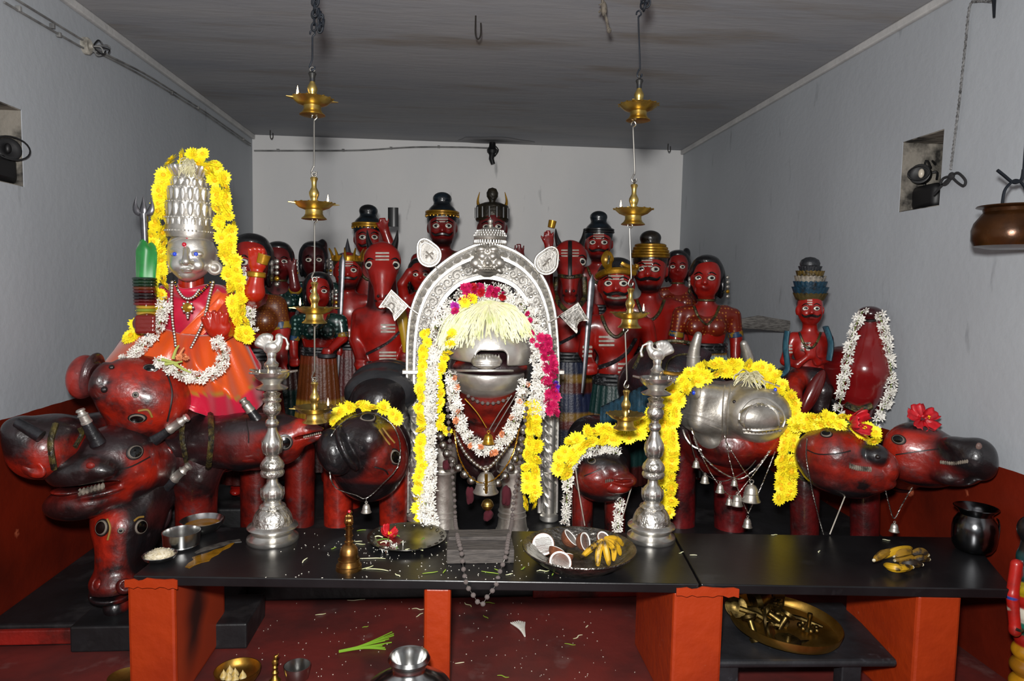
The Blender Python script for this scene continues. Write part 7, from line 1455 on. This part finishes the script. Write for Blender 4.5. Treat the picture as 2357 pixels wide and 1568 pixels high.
garland('yellow_garland', 'thick yellow chrysanthemum strand hanging right of the bead chains', [(1222, 930, 3.33), (1228, 985, 3.32), (1224, 1050, 3.31), (1222, 1110, 3.30), (1220, 1158, 3.29)], YF, 18, 34, 2, 14, 'chrysanthemum', seed=13)
garland('rose_garland', 'bright pink rose strand at the far right of the central garlands', [(1252, 780, 3.34), (1264, 830, 3.32), (1268, 890, 3.31), (1272, 950, 3.31)], PF[:2], 14, 26, 2, 12, 'rose', seed=14)
garland('rose_cluster', 'pink and magenta roses tucked in the upper left of the arching garland', [(1042, 722, 3.40), (1052, 700, 3.42), (1070, 690, 3.43)], PF[:3], 13, 16, 1, 13, 'rose', 'flowers', seed=15, th=False)
garland('rose_cluster', 'dark red roses at the top left of the arching garland', [(1072, 668, 3.45), (1090, 664, 3.46), (1108, 668, 3.46)], [PF[0], PF[3]], 12, 18, 2, 9, 'rose', 'flowers', seed=16, th=False)
garland('rose_cluster', 'crimson roses at the top right of the arching garland', [(1122, 670, 3.46), (1140, 674, 3.46), (1154, 678, 3.45)], [PF[0], PF[3]], 11, 16, 2, 9, 'rose', 'flowers', seed=17, th=False)
garland('marigold_cluster', 'yellow flowers between the pink roses above the brow', [(1072, 694, 3.42), (1084, 686, 3.43)], YF, 15, 10, 1, 10, 'chrysanthemum', 'flowers', seed=18, th=False)
garland('rose_cluster', 'small scattered pink roses on the right jasmine', [(1212, 722, 3.38), (1218, 728, 3.38), (1228, 790, 3.33), (1236, 800, 3.32)], PF[:2], 8, 10, 1, 16, 'rose', 'flowers', seed=19, th=False)
garland('purple_flowers', 'purple flowers at the right of the pink rose strand', [(1282, 880, 3.30), (1281, 898, 3.30), (1284, 912, 3.30)], UF, 9, 6, 1, 10, 'aster', 'flowers', seed=20, th=False)
garland('jasmine_garland', 'cream jasmine necklace under the silver jaw with peach blossoms', [(1036, 860, 3.32), (1048, 930, 3.30), (1066, 990, 3.28), (1096, 1026, 3.27), (1122, 1036, 3.27), (1150, 1022, 3.28), (1176, 985, 3.29), (1196, 935, 3.30), (1208, 880, 3.32)], WF, 9.5, 24, 3, 6.6, 'jasmine', seed=21, mix=(OF, .07))
# bead strings, chains and bells of the central mount
DBEAD = mat('rudraksha_grey', '#8a7e7a', .85, color2='#4d4542', nscale=60, bump=.6, bscale=160)
def string_of(name, label, pts3, r, step, m, link=None, part='bead', rl=1.0):
    P = resample(pts3, step); t = thing(name, label, 'necklace', P[0]); me = meshdata(MB().ball((0, 0, 0), 1, 10, 7), part, m)
    MB().tube(P, rl*.0012, 5).build('thread', link or STEELW, t)
    for p in P: inst(part, me, t, p, (random.random()*3, 0, random.random()*3), r)
    return t
mala = [PY(1040, 900, 3.27), PY(1036, 960, 3.25), PY(1040, 1050, 3.18), PY(1046, 1130, 3.12), PY(1050, 1205, 3.05)]
mala = [PY(a, b_, 3.25) for a, b_ in ((1030, 930), (1034, 1000), (1040, 1080))]+[PY(1046, 1150, 3.16), PY(1048, 1200, 3.05), PZ(1054, 1240, ZT+.075), PZ(1062, 1272, ZT+.07), PZ(1068, 1318, ZT+.012)]
yf = fy(.05)-.012; mala += [PY(1076, 1350, yf), PY(1092, 1374, yf-.01), PY(1107, 1394, yf-.01), PY(1120, 1376, yf-.01), PY(1140, 1350, yf)]
mala += [PZ(1150, 1318, ZT+.012), PZ(1164, 1280, ZT+.07), PZ(1170, 1240, ZT+.075), PY(1178, 1200, 3.05), PY(1182, 1150, 3.16)]+[PY(a, b_, 3.25) for a, b_ in ((1194, 1080), (1204, 1000), (1212, 940))]
string_of('bead_mala', 'long grey seed-bead string hanging from the central mount over the counter edge', spline(np.array(mala), 120), .0095, .0295, DBEAD)
string_of('bead_mala', 'short grey seed-bead string right under the silver jaw', fr([(1078, 912), (1100, 925), (1122, 929), (1145, 927), (1170, 918)], 3.37), .009, .026, DBEAD)
SB = mat('dull_silver_ball', '#a8a49c', .34, 1.0)
string_of('silver_ball_string', 'string of large silver balls at the left under the jasmine necklace', fr([(1014, 1005), (1026, 1040), (1044, 1065), (1062, 1085), (1085, 1106)], 3.33), .0215, .046, SB)
string_of('silver_ball_string', 'string of large silver balls at the right under the jasmine necklace', fr([(1204, 990), (1196, 1030), (1180, 1068), (1164, 1094), (1146, 1112)], 3.33), .0215, .046, SB)
string_of('silver_bead_chain', 'double silver bead chain ending at the large silver bell', fr([(1048, 1000), (1072, 1045), (1100, 1072), (1122, 1078), (1150, 1050), (1180, 1010)], 3.29), .010, .0185, SILB)
GLD = mat('gold_chain_metal', '#d0a03a', .3, 1.0)
def cord(pts, Y, r, m, name, label, n=40): P = [PY(a, b_, Y) for a, b_ in pts]; o = MB().tube(spline(P, n), r*U(Y), 6).build(name, m); return tag(o, label, 'chain')
def twist(pts3, r, m, name, label, root=None):
    P = resample(spline(pts3, 40), r*2.2); mb = MB()
    for ph in (0, PI): mb.tube([p+np.array([r*.8*math.cos(i*1.1+ph), r*.8*math.sin(i*1.1+ph), 0]) for i, p in enumerate(P)], r*.7, 5)
    if root is not None: return mb.build(name, m, root)
    t = thing(name, label, 'chain', P[0]); mb.build('strand', m, t); return t
twist([PY(a, b_, 3.26) for a, b_ in ((1046, 990), (1056, 1050), (1080, 1095), (1110, 1112), (1145, 1098), (1178, 1050), (1196, 985))], .0032, GLD, 'gold_chain', 'twisted gold chain looping over the large silver bell')
def bell(px, py, r, h, Y, m, label, cat='bell', loop=True, group='little bells on the chains'):
    c = PY(px, py, Y); u = U(Y); t = thing('bell', label, cat, c, group)
    MB().lathe([(r*u, 0), (r*1.02*u, .03*h*u), (r*.86*u, .15*h*u), (r*.72*u, .45*h*u), (r*.66*u, .7*h*u), (r*.45*u, .88*h*u), (r*.18*u, .95*h*u), (r*.16*u, 1.02*h*u), (0, 1.03*h*u)], 24, c).build('cup', m, t)
    MB().lathe([(r*.74*u, .42*h*u), (r*.79*u, .45*h*u), (r*.74*u, .48*h*u)], 24, c).build('band', m, t)
    MB().ball(c+np.array([0, 0, .0]), r*.2*u, 8, 6).build('clapper', m, t)
    if loop: MB().tube([c+np.array([r*.22*u*math.cos(a), 0, (1.1*h+r*.2*math.sin(a))*u]) for a in np.linspace(0, 2*PI, 12, False)], max(.8, r*.06)*u, 6, close=True).build('loop', m, t)
    return t
t = bell(1118, 1134, 30, 52, 3.30, SILVW, 'large engraved silver bell in the middle of the central necklaces')
MB().tube([PY(1118, 1085+i*10, 3.30)+np.array([0, -.05, 0]) for i in range(6)], .008, 8).build('gold_boss', GLD, t)
for i in range(5): MB().ball(PY(1118+(i % 2)*6-3, 1112+i*7, 3.25), .007, 8, 6).build('pearl', SILB, t)
bell(1124, 1022, 15, 26, 3.24, GLD, 'small golden bell hanging above the jasmine necklace')
t = thing('round_jingle_bell', 'round brass jingle bell with a maroon tassel under the silver bell', 'bell', PY(1122, 1163, 3.32)); MB().ball(PY(1122, 1162, 3.32), 14*U(3.32), 16, 12).build('ball', BRASS, t); MB().lathe([(14.3*U(3.32), -.004), (15*U(3.32), 0), (14.3*U(3.32), .004)], 20, PY(1122, 1163, 3.32)).build('seam', BRASS, t)
def pompom(px, py, rx, rz, Y, label):
    u = U(Y); k = Sculpt(Y, .006); rr = random.Random(px); k.ell(px, py, 0, rx*.7, rx*.7, rz*.8, '#4a0f1c')
    for i in range(16): k.ell(px+rr.uniform(-.5, .5)*rx, py+rr.uniform(-.5, .6)*rz, rr.uniform(-.5, .5)*rx, rx*.38, rx*.38, rz*.45, '#4a0f1c', k=2)
    t = thing('wool_tassel', label, 'tassel', PY(px, py, Y), 'maroon wool tassels'); k.build('tuft', MAR, t, vpx=2); return t
pompom(1124, 1186, 15, 15, 3.32, 'maroon wool tassel under the round jingle bell'); pompom(1082, 1140, 12, 22, 3.34, 'maroon wool tassel left of the silver bell'); pompom(1166, 1140, 14, 26, 3.34, 'maroon wool tassel right of the silver bell'); pompom(1028, 1070, 12, 14, 3.36, 'maroon wool tuft among the left silver balls')
for q, lab in ((((1070, 918), (1098, 950), (1120, 985)), 'left thin cord of the little golden bell'), (((1178, 910), (1150, 950), (1126, 990)), 'right thin cord of the little golden bell'), (((1190, 905), (1160, 955), (1136, 995)), 'silver thread beside the golden bell cord')):
    cord(q, 3.28, 1.4, GLD if 'left' in lab else STEELW, 'thin_cord', lab, 12)
# boar garland, chain and bell
garland('yellow_garland', 'short yellow chrysanthemum row on the boar brow', [(772, 968, 3.40), (790, 945, 3.40), (822, 934, 3.39), (860, 938, 3.39), (892, 944, 3.40), (916, 968, 3.41)], YF, 18, 14, 1, 13, 'chrysanthemum', seed=31)
twist([PY(a, b_, 3.20) for a, b_ in ((760, 1100), (775, 1125), (820, 1140), (843, 1147), (880, 1115), (915, 1075), (920, 1020), (900, 975), (850, 950), (800, 965), (762, 1005), (757, 1060), (762, 1105))], .0026, STEELW, 'silver_face_chain', 'thin silver chain looped round the boar face')
bell(843, 1180, 12, 22, 3.20, SILVW, 'little silver bell hanging below the boar chin'); cord([(843, 1147), (843, 1158)], 3.20, 1.2, STEELW, 'bell_link', 'short link holding the boar bell', 6)
# small boar garlands
garland('yellow_garland', 'yellow chrysanthemum garland swinging from the small boar to the silver lamp', [(1296, 1080, 3.30), (1306, 1050, 3.29), (1330, 1022, 3.28), (1372, 1002, 3.28), (1420, 998, 3.28), (1465, 990, 3.27), (1500, 965, 3.28), (1530, 930, 3.30)], YF, 19, 40, 2, 14, 'chrysanthemum', seed=32)
garland('jasmine_garland', 'jasmine row behind the small boar head', [(1316, 1072, 3.32), (1338, 1044, 3.31), (1380, 1034, 3.31), (1420, 1042, 3.32)], WF, 9, 22, 3, 7, 'jasmine', seed=33)
garland('jasmine_garland', 'jasmine string hanging at the left of the small boar', [(1312, 1080, 3.31), (1306, 1130, 3.30), (1302, 1205, 3.29)], WF, 9, 20, 2, 8, 'jasmine', seed=34)
garland('jasmine_garland', 'jasmine string hanging at the right of the small boar', [(1428, 1152, 3.31), (1424, 1190, 3.30), (1422, 1226, 3.28)], WF, 9, 20, 2, 8, 'jasmine', seed=35)
for q, lab in ((((1325, 1080), (1332, 1130), (1346, 1210)), 'white thread left of the small boar chin'), (((1457, 1110), (1445, 1150), (1430, 1200)), 'white thread right of the small boar chin')): cord(q, 3.27, 1.5, WHT, 'white_thread', lab, 10)
# bull garland
garland('yellow_garland', 'thick yellow chrysanthemum garland over the silver bull from both sides of its face', [(1532, 1172, 3.26), (1536, 1110, 3.26), (1538, 1040, 3.27), (1542, 970, 3.28), (1556, 910, 3.30), (1590, 872, 3.32), (1640, 850, 3.33), (1700, 846, 3.33), (1755, 858, 3.31), (1796, 890, 3.28), (1816, 935, 3.25), (1822, 985, 3.22), (1814, 1040, 3.2), (1808, 1100, 3.19), (1806, 1148, 3.18)], YF, 19, 40, 2, 14.5, 'chrysanthemum', seed=36)
garland('yellow_garland', 'yellow chrysanthemum garland stretching from the bull to the camel head', [(1826, 978, 3.16), (1866, 972, 3.06), (1910, 968, 2.96), (1960, 975, 2.90), (2012, 1006, 2.85)], YF, 18, 36, 2, 14, 'chrysanthemum', seed=37)
def bird_string(lab, pts, seed): garland('jasmine_garland', lab, pts, WF, 9.5, 20, 2, 7.5, 'jasmine', seed=seed, gap=.12)
bird_string('jasmine string down the left of the tall bird neck', [(1985, 716, 3.42), (1966, 760, 3.40), (1952, 820, 3.38), (1942, 880, 3.38), (1930, 945, 3.38)], 38)
bird_string('jasmine string down the right of the tall bird neck', [(2024, 724, 3.42), (2040, 780, 3.40), (2050, 840, 3.38), (2050, 900, 3.36), (2030, 945, 3.33), (2010, 985, 3.28)], 39)
# chains and bells of the bull and the right mounts
for i, (pts, r) in enumerate((([(1592, 985), (1612, 1040), (1650, 1080), (1694, 1102), (1720, 1095), (1756, 1060), (1790, 1010)], .0042), ([(1596, 1010), (1640, 1095), (1684, 1142), (1720, 1110), (1780, 1030)], .0022), ([(1668, 1000), (1680, 1060), (1700, 1130), (1722, 1182)], .002), ([(1722, 1182), (1752, 1120), (1784, 1040)], .0022), ([(1672, 1018), (1710, 1080), (1726, 1100)], .002))):
    twist([PY(a, b_, 3.24-.004*i) for a, b_ in pts], r, SILB, 'silver_chain', ['broad plaited silver chain under the bull muzzle', 'thin silver chain to the left of the bull bells', 'straight silver chain from the bull mask to the lowest bell', 'thin silver chain rising to the right of the lowest bell', 'short silver chain to the largest bull bell'][i])
for px, py, r, h, lab in ((1728, 1154, 23, 44, 'largest silver bell under the bull muzzle'), (1696, 1164, 15, 28, 'medium silver bell half behind the largest bull bell'), (1678, 1162, 9, 18, 'small silver bell left of the medium bull bell'), (1657, 1134, 11, 22, 'small silver bell hanging second from the left under the bull'), (1622, 1112, 11, 20, 'small silver bell under the bull jaw, near the yellow strand'), (1602, 1076, 10, 18, 'highest small silver bell left of the bull jaw'), (1720, 1214, 12, 24, 'lowest silver bell under the bull'), (1690, 1118, 9, 16, 'tiny silver bell close under the bull chin')): bell(px, py, r, h, 3.22, SILVW, lab)
cord([(1585, 1000), (1602, 1060), (1622, 1090), (1657, 1108), (1690, 1100), (1722, 1080), (1740, 1060)], 3.245, 1.3, STEELW, 'bell_wire', 'thin sagging wire carrying the small bull bells')
twist([PY(a, b_, 2.88) for a, b_ in ((1858, 1010), (1856, 1050), (1868, 1120), (1882, 1180), (1896, 1231))], .0022, STEELW, 'silver_thread', 'silver thread falling from the camel cheek to the counter')
cord([(1946, 1140), (1926, 1190), (1910, 1230)], 2.9, 1.6, WHT, 'white_thread', 'white thread below the camel chin', 8)
twist([PY(a, b_, 2.84) for a, b_ in ((2038, 1125), (2046, 1160), (2058, 1194), (2074, 1166), (2100, 1122))], .0022, STEELW, 'silver_thread', 'silver thread loop under the furthest right head'); bell(2058, 1224, 12, 22, 2.84, SILVW, 'little silver bell under the furthest right head')
# hibiscus flowers
def hibiscus(px, py, Y, r, n, label, openness=.35, seed=1):
    c = PY(px, py, Y); u = U(Y); t = thing('hibiscus', label, 'flower', c); n = np.array(n, float); n /= np.linalg.norm(n); e1 = np.cross(n, (0.2, .1, 1)); e1 /= np.linalg.norm(e1); e2 = np.cross(n, e1); rr = random.Random(seed)
    for i in range(5):
        a = 2*PI*i/5+rr.uniform(-.2, .2); d = e1*math.cos(a)+e2*math.sin(a); e = -e1*math.sin(a)+e2*math.cos(a); P = []
        for v in np.linspace(0, 1, 7):
            w_ = (.12+.62*math.sin(PI*min(1, v*.62+.05)))*r*u*.62; row = [c+d*r*u*(.1+.9*v)+n*r*u*(openness*v*v+.08*math.sin(7*s_+i))+e*w_*s_ for s_ in np.linspace(-1, 1, 7)]; P.append(row)
        MB().grid(P).build('petal', HIB, t, solid=.0012, sharp=80)
    tip = c+n*r*u*.9-np.array([0, 0, r*u*.35]); MB().tube(spline([c, c+n*r*u*.5, tip], 8), 1.6*u, 6).build('stamen', HIB, t); 
    for i in range(8): MB().ball(tip+np.array([rr.uniform(-3, 3), rr.uniform(-3, 3), rr.uniform(-3, 3)])*u, 1.6*u, 6, 4).build('anther', YEC, t)
hibiscus(2124, 964, 2.95, 38, (-.1, -.75, .65), 'wide open red hibiscus on the furthest right head', .2, 3)
hibiscus(1962, 975, 2.84, 34, (.5, -.7, .2), 'drooping red hibiscus on the camel brow', .9, 5)
t_c = PZ(905, 1226, ZT+.02); hibiscus(892, 1232, t_c[1], 20, (.3, -.4, .8), 'crumpled red hibiscus in the offering tray', .8, 7)
# petals and threads in the tray
B = cpos(937, 1246); u = U(B[1]); t = thing('tray_petals', 'white tuberose bits and green strips in the offering tray', 'petals', B+np.array([0, 0, .006])); rr = random.Random(8)
for i in range(10): inst('jasmine', WF[i % 4], t, PZ(905+rr.uniform(-30, 30), 1256+rr.uniform(-8, 10), ZT+.012), (rr.uniform(-.6, .6), rr.uniform(-.6, .6), rr.uniform(0, 6)), 9*u)
for i in range(12):
    a = PZ(930+rr.uniform(-60, 60), 1252+rr.uniform(-18, 18), ZT+.010); d = np.array([rr.uniform(-1, 1), rr.uniform(-.5, .5), .02]); MB().tube(spline([a, a+d*.025+np.array([0, .004, .004]), a+d*.05], 6), .0022, 5).build('strip', GRS if i % 2 else ARE, t)
# petals strewn on counter and floor: longer strips one by one, grains as stuff
def strip(px, py, L, ang, z, m, label, r=.0028, seed=0):
    rr = random.Random(seed); a = PZ(px, py, z+r); d = np.array([math.cos(ang), math.sin(ang), 0]); e = np.array([-d[1], d[0], 0]); P = spline([a-d*L/2, a-d*L*.15+e*L*rr.uniform(-.12, .12), a+d*L*.2+e*L*rr.uniform(-.12, .12), a+d*L/2], 12)
    o = MB().tube(P, [r*(.45+.55*math.sin(PI*(i+.5)/13)) for i in range(len(P))], 6, flat=.5, up=(0, 0, 1)).build('petal_strip', m); return tag(o, label, 'petal', 'strewn petals')
ST = [(702, 1290, .05, 1.4, 'cream strip on the counter right of the left silver lamp'), (768, 1262, .025, .8, 'tiny green strip above the hand bell'), (832, 1221, .04, .3, 'green strip left of the offering tray'), (824, 1246, .035, .0, 'cream strip beside the bell handle'), (830, 1252, .04, -.2, 'white strip left of the tray rim'), (858, 1286, .10, -.05, 'long white strip right of the hand bell'), (868, 1312, .09, -.25, 'long white strip in front of the tray'), (846, 1306, .05, .7, 'curled cream strip at the bell foot'), (915, 1324, .035, -1.0, 'white strip near the counter front edge'), (990, 1318, .06, .3, 'green strip below the wooden block'), (1023, 1315, .035, 1.3, 'short green strip under the block corner'), (1128, 1318, .07, -.4, 'yellow-green strip inside the bead loop'), (1144, 1312, .03, -.9, 'green strip right of the bead loop'), (1172, 1322, .03, .4, 'white strip right of the block'), (1204, 1308, .03, .9, 'green strip left of the coconut bowl'), (1250, 1314, .05, .1, 'yellow strip in front of the coconut bowl'), (1272, 1322, .02, 1.2, 'tiny green strip under the coconut bowl'), (1034, 1249, .03, 0, 'yellow petal at the left of the block'), (1568, 1272, .03, .6, 'pale petal on the slab joint'), (1596, 1278, .03, -.1, 'pale petal right of the slab joint'), (1886, 1270, .03, .9, 'curved cream petal in the middle of the right slab'), (1782, 1231, .03, .1, 'cream petal at the back of the right slab'), (2040, 1243, .03, -.4, 'cream petal behind the banana pile')]
for i, (a, b_, L, an, lab) in enumerate(ST): strip(a, b_, L, an, ZT, ARE if 'green' not in lab else mat('strip_green', '#8fae3a', .6), lab, seed=i)
FT = [(738, 1414, .05, .3, 'pale strip on the floor left of the narrow pillar'), (820, 1381, .09, .05, 'white thread on the floor behind the narrow pillar'), (962, 1402, .06, -.1, 'cream strip touching the narrow pillar'), (966, 1416, .05, .9, 'cream strip just below the one at the narrow pillar'), (841, 1443, .03, .5, 'short green strip on the floor'), (1077, 1392, .06, -1.0, 'white strip on the floor left of the bead end'), (1128, 1388, .05, -.3, 'green leaf tip behind the bead end'), (1118, 1420, .04, -1.0, 'green strip below the bead end'), (1312, 1483, .05, -.3, 'green strip near the white twig'), (1330, 1466, .06, .6, 'white twig on the floor right of the middle'), (1351, 1442, .025, .9, 'tiny pale petal above the white twig'), (1058, 1526, .04, .2, 'yellow strip right of the narrow pillar foot'), (1158, 1557, .05, -.3, 'green strip at the bottom edge'), (1504, 1560, .05, 1.4, 'yellow strip by the broad pillar foot'), (552, 1457, .03, -.5, 'pale petal behind the leftmost pillar'), (122, 1480, .02, -.5, 'tiny petal on the floor at the far left')]
for i, (a, b_, L, an, lab) in enumerate(FT): strip(a, b_, L, an, 0, ARE if 'green' not in lab else MATS['strip_green'], lab, .003, seed=50+i)
t = thing('grass_bunch', 'bunch of fresh green grass blades on the red floor', 'grass', PZ(840, 1480, 0)); rr = random.Random(5)
for i in range(11): MB().tube(spline([PZ(780, 1500+rr.uniform(-2, 2), .006), PZ(835+rr.uniform(-4, 4), 1484+i*.9, .012), PZ(888+rr.uniform(-8, 20), 1455+i*4, .006)], 10), .0026, 5).build('blade', mat('grass_green', '#7fae2a', .55), t)
t = thing('white_petal_bunch', 'bunch of white tuberose petals on the red floor', 'petals', PZ(1195, 1446, 0))
for i in range(8): MB().tube(spline([PZ(1208, 1465, .006), PZ(1196+i*1.5, 1448, .012), PZ(1176+i*4.5, 1430+abs(i-4), .006)], 8), .004, 5).build('petal', WHF, t)
rr = random.Random(21); gm = MB(); n = 0
while n < 420:
    if rr.random() < .55: px, py, z = rr.gauss(980, 170), rr.uniform(1225, 1335), ZT
    else: px, py, z = rr.gauss(1000, 330), rr.uniform(1385, 1565), 0
    q = PZ(px, py, z)
    if z == 0 and (q[0] < -.95 or q[0] > .78): continue
    if z == ZT and (px < 560 or px > 1480): continue
    L = rr.uniform(.0016, .0038); a = rr.uniform(0, PI); gm.ball(q+np.array([0, 0, .0012]), (L, L*.6, .0013), 5, 3, rotZ(math.degrees(a))); n += 1
o = gm.build('rice_grains', mat('rice_white', '#e6e2d4', .6)); tag(o, 'white rice grains strewn over the counter and red floor', 'rice', kind='stuff')
